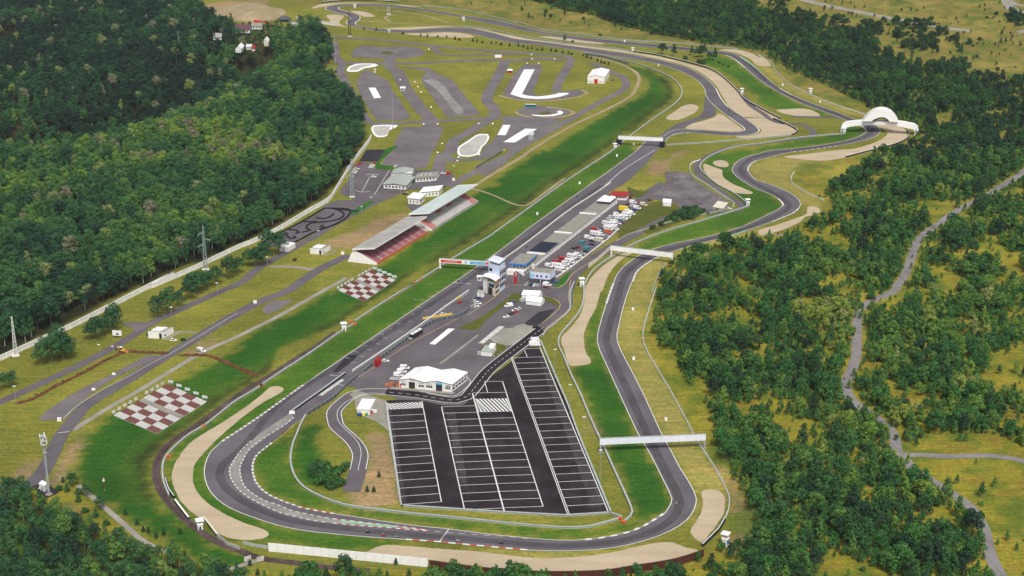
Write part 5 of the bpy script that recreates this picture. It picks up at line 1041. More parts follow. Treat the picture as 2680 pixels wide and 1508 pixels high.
# control tower
h = Bld('control_tower', 'white race control tower with curved canopy roof by the start gantry', 'tower', 'P2', (330, 880), (575, 960), (775, 795)); U, V = h.lu, h.lv
h.box('lower_wing', 'cream_wall', U * .42, 0, 0, U, V * .42, 8.6); h.box('stair_turret', 'white_wall', 0, .5, 0, U * .36, V * .30, 9.6); h.box('turret_roof', 'white_sheet', -.2, .2, 9.62, U * .4, V * .32, 10.0)
h.box('tower_block', 'blue_grey_wall', U * .12, V * .44, 0, U, V, 18.2); h.box('lantern', 'glass', U * .20, V * .48, 18.2, U * .94, V * .96, 20.0); h.box('tower_roof', 'white_banner', U * .1, V * .42, 20.02, U * 1.02, V * 1.02, 20.5)
for i in range(5): h.box('lantern_post', 'white_wall', U * (.2 + .17 * i), V * .46, 18.22, U * (.2 + .17 * i) + .5, V * .475, 20)
k = 9; arc = [(U * (-.1 + 1.2 * i / k), 10.2 + 1.9 * math.sin(math.pi * (.12 + .72 * i / k))) for i in range(k + 1)]
h.prism('canopy_roof', 'white_sheet', arc + [(a, z - .35) for a, z in arc[::-1]], -.8, V * .43, 'y'); h.box('canopy_edge', 'orange_trim', U * 1.0, -.8, 9.0, U * 1.08, V * .42, 9.9)
h.box('entrance', 'dark_door', U * .45, -.06, 0, U * .80, .05, 5.2); h.box('glazed_corner', 'glass', U * .5, -.08, 5.6, U * .95, .05, 8.2); h.box('fascia', 'blue_trim', U * .62, -.14, 7.4, U * .9, -.085, 8.3)
for a, b2 in ((.18, .42),): h.box('window', 'glass', U * a, V * .44 - .06, 13.2, U * b2, V * .44 + .05, 15.2)
h.side_windows(2, .6, V * .4, 1.2, 3.2, .8); h.side_windows(2, .6, V * .4, 4.8, 6.8, .8); h.side_windows(3, V * .48, V, 3, 5); h.side_windows(3, V * .48, V, 7, 9); h.side_windows(3, V * .48, V, 11.5, 13.5)
for z in (6, 10.5, 15): h.box('balcony', 'grey_wall', U, V * .5, z, U + 1.2, V * .98, z + .9)
for i in range(3): b = MB(); p = h.xf(U * (.3 + .2 * i), V * .7, 20.5) - h.t.location; b.tube(p, p + Vector((0, 0, 4 + i)), .09, .05, 5); b.build('aerial', M['pole_grey'], h.t)
t = thing('roof_hut', 'small white cabin beside the pit wall left of the tower', 'cabin', W('P2', 265, 640)); b = MB(); b.box(-1.5, -1.4, 0, 1.5, 1.4, 2.8); b.build('cabin_wall', M['white_wall'], t); b = MB(); b.box(-1.8, -1.7, 2.82, 1.8, 1.7, 3.1); b.build('roof', M['white_sheet'], t); b = MB(); b.box(-1.0, -1.44, 1.2, 1.0, -1.38, 2.3); b.build('window', M['glass'], t)
h = Bld('white_container', 'white box container at the foot of the control tower', 'container', 'P2', (215, 965), (345, 985), (375, 940)); h.box('container_body', 'white_wall', 0, 0, 0, h.lu, h.lv, 3.0); h.box('roof', 'green_grey_roof', -.1, -.1, 3.02, h.lu + .1, h.lv + .1, 3.2); h.box('door', 'grey_wall', h.lu * .45, -.05, .2, h.lu * .55, .03, 2.6)
# blue-roofed race office
h = Bld('blue_roof_office', 'two-storey office with grey roof and bright blue fascia', 'building', 'P2', (805, 530), (1150, 560), (1400, 335)); U, V = h.lu, h.lv
h.box('ground_floor', 'white_wall', 0, 0, 0, U, V, 3.4); h.box('upper_floor', 'cream_wall', U * .18, V * .22, 3.4, U, V, 6.3); h.box('fascia', 'blue_trim', U * .05, V * .10, 6.32, U * 1.05, V * 1.04, 7.4); h.box('roof', 'grey_roof', U * .08, V * .13, 7.41, U * 1.02, V * 1.01, 7.5)
for i in range(4): h.box('window', 'glass', U * (.22 + .2 * i), V * .22 - .05, 4.2, U * (.35 + .2 * i), V * .22 + .05, 5.8)
h.side_windows(5, V * .25, V, 4.2, 5.8); h.side_windows(5, 1, V, .6, 2.6, .6, 'dark_door', 'door'); h.box('door', 'red_panel', U * .42, -.05, 0, U * .52, .05, 2.4); b = MB(); p, q = h.xf(U * .55, -.3, 3.4) - h.t.location, h.xf(U * 1.02, -1.2, .1) - h.t.location; b.tube(p, q, .35, .35, 4); b.build('staircase', M['dark_grey_wall'], h.t)
h.box('banner', 'red_panel', U * .55, -.06, .1, U * .7, .04, 1.0)
t = thing('red_banner', 'tall red advertising banner standing before the blue-roofed office', 'banner', W('P2', 975, 715), math.radians(62)); b = MB(); b.box(-2.6, -.15, .2, 2.6, .15, 4.8); b.build('banner_cloth', M['red_panel'], t); b = MB(); b.box(-2.7, -.2, 0, -2.5, .2, 5.0); b.build('pole', M['pole_grey'], t); b = MB(); b.box(2.5, -.2, 0, 2.7, .2, 5.0); b.build('pole', M['pole_grey'], t)
# office block with white and dark grey front
h = Bld('office_block', 'flat-roofed office block, white above and dark grey below', 'building', 'P2', (1275, 680), (1665, 715), (1775, 635)); U, V = h.lu, h.lv
h.box('ground_floor', 'dark_grey_wall', 0, 0, 0, U, V, 3.0); h.box('upper_floor', 'blue_grey_wall', -.15, -.15, 3.0, U + .05, V, 7.4); h.box('parapet', 'cream_wall', -.2, -.2, 7.42, U + .2, V + .2, 7.7); h.box('roof', 'grey_roof', .1, .1, 7.71, U - .1, V - .1, 7.78)
for u in (.12, .33, .53, .80): h.box('window', 'cyan_panel' if u < .2 else 'glass', U * u, -.2, 4.2, U * (u + .085), -.1, 5.8)
h.box('logo_panel', 'cyan_panel', .1, -.21, 3.4, U * .07, -.12, 6.4); h.side_windows(2, .6, V - .6, 4.4, 6.0); h.box('door', 'glass', U * .42, -.06, 0, U * .60, .05, 2.4); h.box('door_post', 'white_wall', U * .51, -.1, 0, U * .545, -.062, 2.6); h.box('notice', 'white_paint', U * .78, -.06, 1.2, U * .88, .05, 2.0)
# pit garages
dv = W('P1', 370, 455, 4) - W('P1', 645, 478, 4); A, B = W('23', 352, 1205), W('23', 1135, 592); Cc = B + dv
t = thing('pit_garage', 'long low row of pit garages with white pillars and grey roof', 'garage row', A); eu = (B - A).normalized(); U = (B - A).length; ev = dv.normalized(); V = dv.length
gx = lambda u, v, z: eu * u + ev * v + Vector((0, 0, z))
def gb(nm, mat, *a, parent=None): b = MB(gx); b.box(*a); o = link(nm, b.mesh(nm, M[mat]), parent or t); bm = bmesh.new(); bm.from_mesh(o.data); bmesh.ops.recalc_face_normals(bm, faces=bm.faces); bm.to_mesh(o.data); bm.free(); return o
gb('wall', 'dark_grey_wall', 0, 1.4, 0, U, V, 3.6); rf = gb('roof', 'grey_roof', -.5, -.3, 3.7, U * .80, V + .5, 4.1); gb('roof_end', 'grey_roof', U * .805, -.3, 3.7, U + .5, V + .5, 4.1)
def along(p): return (p - A).dot(eu)
for s in ("P1 645,478", "P1 1082,150", "P1 185,838"):
    u = along(W('P1', *map(float, s.split()[1].split(',')), 4)); gb('parapet', 'white_wall', u - .8, -.4, 4.12, u + .8, V + .6, 4.9)
u0, u1 = along(W('P1', 200, 800, 4)), along(W('P1', 425, 650, 4)); gb('awning_roof', 'navy_roof', u0, .2, 4.12, u1, V + .4, 4.7); gb('eave_band', 'grey_wall', 0, -.45, 3.8, U, -.32, 4.15)
n = 36
for i in range(n + 1):
    gb('pillar', 'white_wall', U * i / n - 1.0, -.25, 0, U * i / n + 1.0, 1.2, 3.68)
    if i < n: gb('garage_door', 'red_panel' if i % 5 == 2 else 'bench_white' if i % 7 == 4 else 'dark_door', U * i / n + 1.05, .9, 0, U * (i + 1) / n - 1.05, 1.38, 3.3)
gb('pit_side_door', 'grey_wall', 1, V + .02, .2, U - 1, V + .08, 3.0)
t = thing('white_canopy', 'white tent canopy standing on the far end of the pit garages', 'canopy', W('23', 955, 590, 4.1) + Vector((0, 0, 0))); xa, la, lb_, _, _ = frame(W('23', 958, 590, 4.2), W('23', 1068, 600, 4.2), W('23', 1120, 555, 4.2)); t.location = xa(0, 0, 0)
b = MB(lambda u, v, z: xa(u, v, z) - t.location); b.box(0, 0, 0, la, lb_, 2.2); link('canopy_frame', b.mesh('canopy_frame', M['dark_grey_wall']), t)
b = MB(lambda u, v, z: xa(u, v, z) - t.location); b.box(-.8, -.8, 2.22, la / 2, lb_ + .8, 3.6, 2.0, 2.5); b.box(la / 2, -.8, 2.22, la + .8, lb_ + .8, 3.6, 2.0, 2.5); link('canopy_cloth', b.mesh('canopy_cloth', M['white_sheet']), t)
# restaurant with red roof, and its wooden shed
h = Bld('red_roof_house', 'white house with red pitched roof beside the pit garages', 'house', 'P3', (600, 332), (905, 343), (990, 275)); U, V = h.lu, h.lv
h.prism('wall', 'white_wall', [(0, 0), (0, 3.2), (V / 2, 5.0), (V, 3.2), (V, 0)], 0, U, 'x'); h.prism('roof', 'red_roof', [(-.9, 3.0), (V / 2, 5.6), (V + .6, 3.2), (V + .6, 3.5), (V / 2, 5.9), (-.9, 3.3)], -.6, U + .6, 'x'); h.front_windows(4, .5, U - .5, 1.6, 2.4, .35)
h = Bld('wooden_shed', 'brown wooden shed against the red-roofed house', 'shed', 'P3', (950, 315), (1030, 305), (1045, 270)); h.box('shed_wall', 'wood_brown', 0, 0, 0, h.lu, h.lv, 3.4); h.box('roof', 'bark', -.4, -.4, 3.42, h.lu + .4, h.lv + .4, 3.8); h.box('opening', 'dark_door', h.lu * .2, -.05, .3, h.lu * .8, .05, 2.3)
h = Bld('white_container', 'white shipping container on the grass inside the loop road', 'container', 'P3', (1630, 458), (1800, 470), (1810, 395)); h.box('container_body', 'white_wall', 0, 0, 0, h.lu, h.lv, 3.0); h.box('roof', 'white_sheet', -.1, -.1, 3.02, h.lu + .1, h.lv + .1, 3.2); h.box('door', 'barrier', h.lu * .06, -.05, .2, h.lu * .12, .03, 2.7)
# marquees
def tent(lab, A, B, C, ze, zr):
    h = Bld('marquee', lab, 'tent', 'P2', A, B, C, 'white marquees on the yard'); U, V = h.lu, h.lv
    h.prism('tent_wall', 'white_sheet', [(0, 0), (0, ze), (V / 2, zr), (V, ze), (V, 0)], 0, U, 'x'); h.prism('tent_roof', 'white_metal', [(-.3, ze), (V / 2, zr + .1), (V + .3, ze), (V + .3, ze + .15), (V / 2, zr + .25), (-.3, ze + .15)], -.2, U + .2, 'x')
    h.box('seam', 'worn_paint', U * .49, -.04, 0, U * .505, .02, ze); return h
tent('white marquee nearest the parked vans, its front seam showing', (1190, 1118), (1490, 1162), (1565, 1085), 2.6, 4.6); tent('white marquee behind, partly hidden by the nearer one', (1110, 1015), (1450, 1030), (1520, 965), 3.0, 5.0)
# small buildings
h = Bld('utility_hut', 'white flat-roofed utility hut with recycling bins in front', 'hut', '32', (1032, 1252), (1150, 1257), (1200, 1160)); U, V = h.lu, h.lv
h.box('hut_wall', 'white_wall', 0, 0, 0, U, V, 3.2); h.box('roof', 'white_sheet', -.3, -.3, 3.22, U + .3, V + .3, 3.5); h.box('door', 'grey_wall', U * .1, -.05, 0, U * .3, .04, 2.2); h.box('annex', 'white_wall', U + .02, V * .25, 0, U + 3.2, V * .65, 2.4); h.box('annex_roof', 'grey_roof', U + .32, V * .25 - .1, 2.42, U + 3.4, V * .66, 2.6); h.box('stripe', 'orange_trim', 0, -.04, 2.9, U, .02, 3.1)
for i, (s, c) in enumerate((("32 1045,1262", 'blue'), ("32 1068,1264", 'blue'), ("32 1094,1263", 'yellow'), ("32 1120,1262", 'green'))):
    t = thing('recycling_bin', '%s recycling bin in front of the utility hut%s' % (c, ', leftmost of the row' if i == 0 else ' beside the yellow one' if i == 1 else ''), 'bin', L(s)[0], 0, 'recycling bins by the hut'); b = MB(); b.box(-.75, -.6, .1, .75, .6, 1.4, -.08, -.05); b.build('bin_body', M['paint_' + c], t); b = MB(); b.box(-.85, -.7, 1.42, .85, .7, 1.6, .2, .2); b.build('lid', M['paint_' + c], t)
t = thing('fire_box', 'small red box right of the recycling bins', 'box', W('32', 1172, 1245)); b = MB(); b.box(-.5, -.4, .0, .5, .4, 1.6); b.build('box_body', M['red_panel'], t); b = MB(); b.box(-.6, -.5, 1.62, .6, .5, 1.8); b.build('lid', M['paint_darkred'], t)
def hut(lab, tg, A, B, C, hh, sky=2):
    h = Bld('flat_roof_hut', lab, 'hut', tg, A, B, C); U, V = h.lu, h.lv
    h.box('wall', 'white_wall', 0, 0, 0, U, V, hh); h.box('roof', 'grey_roof', .15, .15, hh + .02, U - .15, V - .15, hh + .12); h.box('parapet', 'white_sheet', 0, -.1, hh + .02, U * .8, .4, hh + .35)
    for k in range(sky): h.box('skylight', 'white_sheet', U * .08, V * (.22 + .32 * k), hh + .13, U * .78, V * (.44 + .32 * k), hh + .8)
    d = h.box('door', 'dark_door', U * .76, -.05, 0, U * .95, .05, hh * .75); h.box('door_frame', 'red_roof', U * .75, -.045, hh * .76, U * .96, .05, hh * .88, d); h.side_windows(1, V * .1, V * .35, 1.0, 1.8, .7); return h
hut('white flat-roofed hut with two skylights near the digger', 'L3', (930, 388), (1255, 402), (1500, 275), 4.0); hut('white flat-roofed hut on the lawn beside the dark grandstand', '22', (585, 1066), (700, 1077), (778, 1032), 3.6)
h = Bld('white_container', 'white container between the kart track and the road', 'container', '22', (295, 1040), (378, 1052), (447, 1008)); h.box('container_body', 'white_wall', 0, 0, 0, h.lu, h.lv, 3.4); h.box('roof', 'white_sheet', -.1, -.1, 3.42, h.lu + .1, h.lv + .1, 3.6); h.box('door', 'grey_wall', h.lu * .4, -.05, .1, h.lu * .6, .04, 2.6)
# driving school
h = Bld('school_building', 'long grey-roofed driving school with white window front', 'building', 'P5', (580, 520), (905, 540), (1025, 420)); U, V = h.lu, h.lv
h.box('wall', 'white_wall', 0, 0, 0, U, V, 3.4); h.prism('roof', 'green_grey_roof', [(-.8, 3.4), (U * .5, 4.6), (U + .8, 3.4), (U + .8, 3.7), (U * .5, 4.9), (-.8, 3.7)], -.8, V + 1.5, 'y'); h.front_windows(6, .8, U - .8, 1.0, 2.5, .55); h.side_windows(4, .6, V - .6, 1.0, 2.5, .5); h.box('entrance', 'green_strip', U + .02, V * .72, 0, U + 1.2, V * .86, 2.6)
h2 = Bld('school_wing', 'rear rounded wing of the driving school, pale green roof', 'building', 'P5', (690, 372), (985, 365), (1020, 300)); U, V = h2.lu, h2.lv; h2.box('wall', 'white_wall', 0, 0, 0, U, V, 3.8)
arc = [(U * i / 10, 3.82 + 1.6 * math.sin(math.pi * i / 10)) for i in range(11)]; h2.prism('roof', 'green_grey_roof', arc, -.5, V + .5, 'y'); h2.box('skylight', 'white_sheet', U * .7, -.9, 3.9, U * 1.04, 1.6, 4.6)
h3 = Bld('school_wing', 'right wing of the driving school with ribbed grey roof', 'building', 'P5', (1045, 432), (1345, 408), (1395, 335)); U, V = h3.lu, h3.lv; h3.box('wall', 'white_wall', 0, 0, 0, U, V, 3.6); h3.prism('roof', 'grey_roof', [(-.9, 3.5), (V * .5, 4.4), (V + .6, 3.6), (V + .6, 3.9), (V * .5, 4.8), (-.9, 3.8)], -.6, U + .6, 'x'); h3.front_windows(6, .8, U - .8, .9, 2.6, .4)
for i in range(3): h3.box('roof_rib', 'white_sheet', U * (.25 + .2 * i), -.6, 4.85, U * (.28 + .2 * i), V * .5, 4.95)
h = Bld('white_pavilion', 'white flat-roofed pavilion just behind the pale grandstand', 'building', 'P5', (935, 742), (1105, 762), (1192, 692)); U, V = h.lu, h.lv; h.box('wall', 'white_wall', 0, 0, 0, U, V, 4.6); h.box('roof', 'white_sheet', -.7, -.7, 4.62, U + .7, V + .7, 5.1); h.front_windows(3, .5, U - .5, 1.2, 2.8, .25); h.side_windows(2, .5, V - .5, 1.0, 3.0, .3)
h = Bld('white_pavilion', 'longer white-roofed pavilion between school and pavilion', 'building', 'P5', (1165, 650), (1385, 628), (1440, 560)); U, V = h.lu, h.lv; h.box('wall', 'white_wall', 0, 0, 0, U, V, 4.2); h.box('roof', 'white_sheet', -3.5, -.7, 4.22, U + .7, V + .7, 4.7); h.front_windows(4, .5, U - .5, 1.2, 2.8, .3)
h = Bld('white_hall', 'white gabled hall with red door above the J-shaped pad', 'hall', '13', (860, 790), (1020, 793), (1068, 725)); U, V = h.lu, h.lv
h.prism('wall', 'white_wall', [(0, 0), (0, 6.4), (U / 2, 8.4), (U, 6.4), (U, 0)], 0, V, 'y'); gable_v(h, 'roof', 'white_sheet', 0, U, 6.42, 8.5, -.4, V + .4); h.box('door', 'red_panel', U * .4, -.06, 0, U * .61, .05, 4.4); h.box('louvre', 'worn_paint', U * .66, -.05, 1.4, U * .95, .03, 2.6); h.box('louvre', 'worn_paint', U * .05, -.05, 1.4, U * .34, .03, 2.6)
h = Bld('kiosk', 'small white kiosk ringed by grass and stones above the hall', 'kiosk', '32', (2205, 692), (2308, 703), (2350, 640)); h.box('wall', 'white_wall', 0, 0, 0, h.lu, h.lv, 2.6); h.box('roof', 'green_grey_roof', -.1, -.1, 2.62, h.lu + .1, h.lv + .1, 2.8); h.box('upper_box', 'white_sheet', h.lu * .5, h.lv * .55, 2.82, h.lu, h.lv * .95, 4.6); h.box('vent', 'grey_wall', -2.6, .5, 0, -.1, 2.4, 1.8)
h = Bld('stone_yard_hut', 'low ruined stone building at the end of the service lot', 'building', '23', (2040, 650), (2150, 668), (2200, 610)); h.box('wall', 'concrete', 0, 0, 0, h.lu, h.lv, 2.2); h.box('roof', 'cream_wall', .4, .4, 2.22, h.lu - .4, h.lv - .4, 2.5); h.box('door', 'dark_door', h.lu * .4, -.04, 0, h.lu * .55, .04, 1.9)
lay('kiosk_lawn', 'island_grass', [L("32 2190,640 2230,590 2330,570 2440,600 2450,640 2380,690 2300,710")], .172)
rs = L("32 2225,590 2270,572 2320,566 2375,572 2420,590 2450,615 2440,645 2405,668 2370,688 2330,702")
for i, p in enumerate(rs):
    t = tag(link('concrete_block', MB().box(-.55, -.45, 0, .55, .45, .9, .08, .08).mesh('concrete_block', M['concrete']), None, p), 'pale concrete block in the ring around the kiosk', 'block', 'blocks ringing the kiosk')
# village and far structures
def house(lab, A, B, C, ze, zr, roof, wall='white_wall', axis='x'):
    h = Bld('village_house', lab, 'house', 'V1', A, B, C, 'houses of the hamlet beyond the wood'); U, V = h.lu, h.lv
    if axis == 'x': h.prism('wall', wall, [(0, 0), (0, ze), (V / 2, zr), (V, ze), (V, 0)], 0, U, 'x'); h.prism('roof', roof, [(-.8, ze - .3), (V / 2, zr + .1), (V + .8, ze - .3), (V + .8, ze), (V / 2, zr + .5), (-.8, ze)], -.5, U + .5, 'x'); h.front_windows(3, .5, U - .5, 1, 2.2, .4)
    else: h.prism('wall', wall, [(0, 0), (0, ze), (U / 2, zr), (U, ze), (U, 0)], 0, V, 'y'); gable_v(h, 'roof', roof, 0, U, ze, zr + .1, -.5, V + .5); h.front_windows(2, .5, U - .5, 1, 2.2, .4)
house('long house with plum-coloured roof in the hamlet', (340, 400), (570, 405), (585, 355), 4, 8, 'plum_roof'); house('grey-roofed barn right of the plum-roofed house', (600, 345), (760, 345), (775, 310), 3.5, 6, 'grey_roof'); house('small gabled house with white roof in the wood', (345, 715), (430, 715), (480, 660), 3.5, 7, 'white_sheet', 'white_wall', 'y')
house('low white-roofed shed beside the red-ended hut', (515, 668), (600, 668), (610, 630), 3, 4.4, 'stand_roof_pale'); house('tiny red-ended hut in the hamlet', (605, 690), (650, 690), (655, 650), 3, 4.5, 'red_roof'); house('cream cottage with white roof at the wood edge', (795, 612), (865, 612), (880, 560), 4, 7, 'white_sheet', 'cream_wall', 'y')
house('grey metal shed nearest the white wall end', (1220, 345), (1330, 345), (1345, 300), 3.5, 6, 'barrier'); house('long white shed at the upper end of the hamlet', (1030, 420), (1170, 420), (1180, 390), 2.6, 3.6, 'white_sheet'); house('pale cottage at the left end of the hamlet', (-10, 515), (120, 515), (130, 460), 3.4, 5.5, 'stand_roof'); house('small white shed among the hamlet trees', (85, 380), (140, 380), (150, 330), 2.6, 4, 'white_sheet')
for sp, lb in (("V1 632,235 750,250", 'left'), ("V1 795,250 905,275", 'right')):
    t = barrier('banner_fence', sp, 'orange-red banner fence below the dirt bike hill, %s of two' % lb, 'fence', [('banner_cloth', 'banner_red', .2, .2, 3.0)], False)[0]
barrier('boundary_wall', "12 455,185 600,212 850,250", 'white wall at the far hairpin beside the hamlet', 'wall', [('wall_panel', 'white_wall', .3, 0, 3.2), ('coping', 'white_sheet', .9, 3.202, 3.4)], False)
t = thing('spoil_heap', 'grey canvas-covered heap beside the dirt hill', 'heap', W('V1', 1110, 200)); b = MB(); b.box(-9, -9, -.2, 9, 9, 5, 7, 7); b.build('heap_body', M['dark_grey_wall'], t); b = MB(); b.box(-4, -11, 0, 7, -9.2, 2.5); b.build('canvas', M['black_rubber'], t)
for i, (s, rx, ry, hh) in enumerate((("V1 350,120", 26, 30, 7), ("V1 640,120", 34, 40, 9), ("V1 200,60", 22, 30, 5), ("V1 850,90", 24, 30, 5), ("V1 520,40", 30, 40, 6))):
    p = L(s)[0]; me = MB().ball((0, 0, -hh * .2), rx, ry, hh * 1.2, 18, 9).mesh('dirt_hill', M['sandy'], shade=True); o = link('dirt_hill', me, None, p); o['kind'] = 'structure'
# ------------------------------------------------------------------ grandstands and bench terraces
def stand(lab, A, B, C, roofm, seatfn, front, endm, hs):
    h = Bld('grandstand', lab, 'grandstand', '22', A, B, C); U, V = h.lu, h.lv
    zr, zf = hs; rows = 18
    # stepped seating from the front parapet up to the back
    prof = [(0, 0), (0, .9)]
    for i in range(rows): v = V * .74 * i / rows; z = .9 + 7.4 * (i + 1) / rows; prof += [(v + .02, z), (V * .74 * (i + 1) / rows, z)]
    prof += [(V * .98, 0)]
    h.prism('terrace', 'stand_concrete', prof, 0, U, 'x')
    nb = 9; w = U / nb
    for j in range(nb):
        for c in sorted({seatfn(j, i) for i in range(rows)} - {None}):
            b = MB(lambda u, v, z: h.xf(u, v, z) - h.t.location)
            for i in range(rows):
                if seatfn(j, i) != c: continue
                v = V * .74 * i / rows; z = .9 + 7.4 * (i + 1) / rows; b.box(j * w + .7, v + .15, z + .02, (j + 1) * w - .7, v + .62, z + .45)
            link('seat_block', b.mesh('seat_block', M[c]), h.t)
    h.box('front_parapet', front, -.3, -.5, 0, U + .3, -.05, 1.9)
    for u in (-.4, U + .05): h.prism('end_wall', endm, [(V * 1.0, 0), (V * .78, 8.8), (0, 1.2), (0, 0)], u, u + .35, 'x')
    h.prism('back_wall', 'white_wall', [(V * .76, 0), (V * .76, zr), (V * .8, zr), (V * 1.0, 0)], 0, U, 'x')
    h.prism('roof', roofm, [(V * .80, zr), (V * .04, zf), (V * .04, zf + .35), (V * .80, zr + .35)], -1.2, U + 1.2, 'x')
    h.prism('roof_fascia', 'white_wall', [(V * .03, zf - .4), (V * .03, zf + .5), (V * .038, zf + .5), (V * .038, zf - .4)], -1.3, U + 1.3, 'x')
    for u in (-1.35, U + 1.22): h.prism('roof_edge', 'white_wall', [(V * .80, zr - .7), (V * .04, zf - .6), (V * .04, zf + .55), (V * .80, zr + .55)], u, u + .13, 'x')
    for k in range(6):
        u = U * (k + .03) / 5.06; h.prism('roof_truss', 'rust_steel', [(V * .74, 8.2), (V * .74, zr - .05), (V * .1, zf - .12), (V * .1, zf - .5), (V * .68, zr - 1.1)], u, u + .3, 'x')
    return h
stand('covered grandstand with maroon seats and grey roof, nearer of two', (1222, 1172), (1697, 876), (1430, 845), 'stand_roof', lambda j, i: 'seat_maroon', 'orange_trim', 'white_sheet', (9.6, 12.2))
def s2(j, i):
    if j in (0, 8): return 'seat_red'
    return 'seat_red' if (i > 11 and j % 2 == 0) or (i > 8 and i < 13 and j in (3, 5)) else 'bench_white'
stand('covered grandstand with red and bare grey seats, farther of two', (1742, 850), (2177, 581), (1925, 553), 'stand_roof_pale', s2, 'stand_roof', 'white_wall', (11.2, 13.9))
def terrace(lab, tg, Lc, T, R, B, inv):
    Lp, Tp, Rp, Bp = (W(tg, *q) for q in (Lc, T, R, B)); t = thing('bench_terrace', lab, 'seating', Lp)
    def at(a, c, z=0): return Lp.lerp(Tp, a).lerp(Bp.lerp(Rp, a), c) + Vector((0, 0, z)) - Lp
    me = MB(); me.add([tuple(at(a, c, .12)) for a, c in ((0, 0), (1, 0), (1, 1), (0, 1))], [(0, 3, 2, 1), ]); link('slab', me.mesh('slab', M['grey_wall']), t)
    cols = [0, .115, .23, .345, .455, .54, .65, .765, .88, 1.0]
    for ci in range(9):
        a0, a1 = cols[ci], cols[ci + 1]
        if ci == 4:
            b = MB(); b.add([tuple(at(a, c, z)) for z in (.1, .4) for a, c in ((a0 + .01, 0), (a1 - .01, 0), (a1 - .01, 1), (a0 + .01, 1))], [(4, 7, 6, 5), (0, 1, 5, 4), (2, 3, 7, 6), (1, 2, 6, 5), (3, 0, 4, 7)]); link('stairway', b.mesh('stairway', M['concrete']), t); continue
        for bi in range(4):
            red = (ci + bi + (1 if ci > 4 else 0)) % 2 == inv; b = MB(); nr = 7
            for k in range(nr):
                c0 = (bi + (k + .12) / nr) / 4; c1 = c0 + .6 / nr / 4
                q = [(a0 + .004, c0), (a1 - .004, c0), (a1 - .004, c1), (a0 + .004, c1)]
                b.add([tuple(at(a, c, z)) for z in (.15, .42) for a, c in q], [(4, 7, 6, 5), (0, 1, 5, 4), (1, 2, 6, 5), (2, 3, 7, 6), (3, 0, 4, 7)])
            o = link('bench_block', b.mesh('bench_block', M['bench_red' if red else 'bench_white']), t); o['label'] = 'block of red benches' if red else 'block of white benches'
    for i in range(10):
        if i == 5: continue
        p = at((i + .3) / 10, -.035); b = MB(); b.box(-1.1, -.1, .5, 1.1, .1, 2.4); o = link('board', b.mesh('board', M['worn_paint']), t, p); o.rotation_euler[2] = math.radians(50)
    for i in range(5):
        p = at(1.035, (i + .15) / 4.6); b = MB(); b.box(-1.7, -.1, .5, 1.7, .1, 2.2); o = link('board', b.mesh('board', M['stand_roof_pale']), t, p); o.rotation_euler[2] = math.radians(-20)
terrace('open checkered bench terrace of red and white blocks near the hairpin', 'L2', (125, 785), (1150, 188), (1900, 525), (945, 1135), 1)
terrace('open checkered bench terrace below the maroon-seated grandstand', 'P4', (-86, 784), (420, 490), (755, 632), (290, 950), 1)

# ------------------------------------------------------------------ vehicles
def wheels(t, xs, y, r, w=.22):
    me = MB(); me.tube((0, -w / 2, 0), (0, w / 2, 0), r, n=10); hub = MB(); hub.tube((0, -w / 2 - .02, 0), (0, w / 2 + .02, 0), r * .5, n=8)
    a, h_ = me.mesh('wheel', M['black_rubber']), hub.mesh('rim', M['galvanised'])
    for x in xs:
        for s in (-y, y):
            o = link('wheel', a, t, (x, s, r)); link('rim', h_, o)
def make_car(lab, loc, rz, paint='paint_white', Lc=4.4, wd=1.78, h=1.5):
    t = thing('parked_car', lab, 'car', loc, rz); x = Lc / 2
    p = [(-x, .35), (-x, .85), (-x + .25, .98), (-x + .3, 1.0), (x - 1.25, .95), (x - .1, .78), (x, .6), (x, .35)]
    b = MB(); b.prism(p, -wd / 2, wd / 2); b.build('body', M[paint], t)
    b = MB(); b.add([(-x + .25, -wd / 2 + .06, .96), (x - 1.2, -wd / 2 + .06, .95), (x - 1.2, wd / 2 - .06, .95), (-x + .25, wd / 2 - .06, .96), (-x + .65, -wd / 2 + .22, h - .06), (x - 2.0, -wd / 2 + .22, h - .06), (x - 2.0, wd / 2 - .22, h - .06), (-x + .65, wd / 2 - .22, h - .06)], [(4, 5, 6, 7), (0, 1, 5, 4), (1, 2, 6, 5), (2, 3, 7, 6), (3, 0, 4, 7)]); b.build('window', M['glass'], t)
    b = MB(); b.box(-x + .6, -wd / 2 + .2, h - .058, x - 1.95, wd / 2 - .2, h, .08, .06); b.build('roof', M[paint], t); wheels(t, (-x + .8, x - .85), wd / 2 - .1, .32); return t
def make_van(lab, loc, rz, paint='paint_white', Lc=5.6, wd=2.0, h=2.4, name='parked_van', cat='van'):
    t = thing(name, lab, cat, loc, rz); x = Lc / 2
    p = [(-x, .4), (-x, h - .1), (-x + .15, h), (x - 1.9, h), (x - 1.6, h - .1), (x - .75, 1.25), (x - .08, 1.0), (x, .4)]
    b = MB(); b.prism(p, -wd / 2, wd / 2); b.build('body', M[paint], t)
    b = MB(); b.prism([(x - 1.52, h - .2), (x - .8, 1.32), (x - .76, 1.34), (x - 1.48, h - .18)], -wd / 2 + .12, wd / 2 - .12); b.build('windscreen', M['glass'], t)
    for s in (-wd / 2 - .015, wd / 2 - .015): b = MB(); b.prism([(x - 2.4, 1.35), (x - 2.4, h - .35), (x - 1.75, h - .35), (x - 1.15, 1.35)], s, s + .03); b.build('side_window', M['glass'], t)
    wheels(t, (-x + 1.0, x - 1.0), wd / 2 - .1, .36); return t
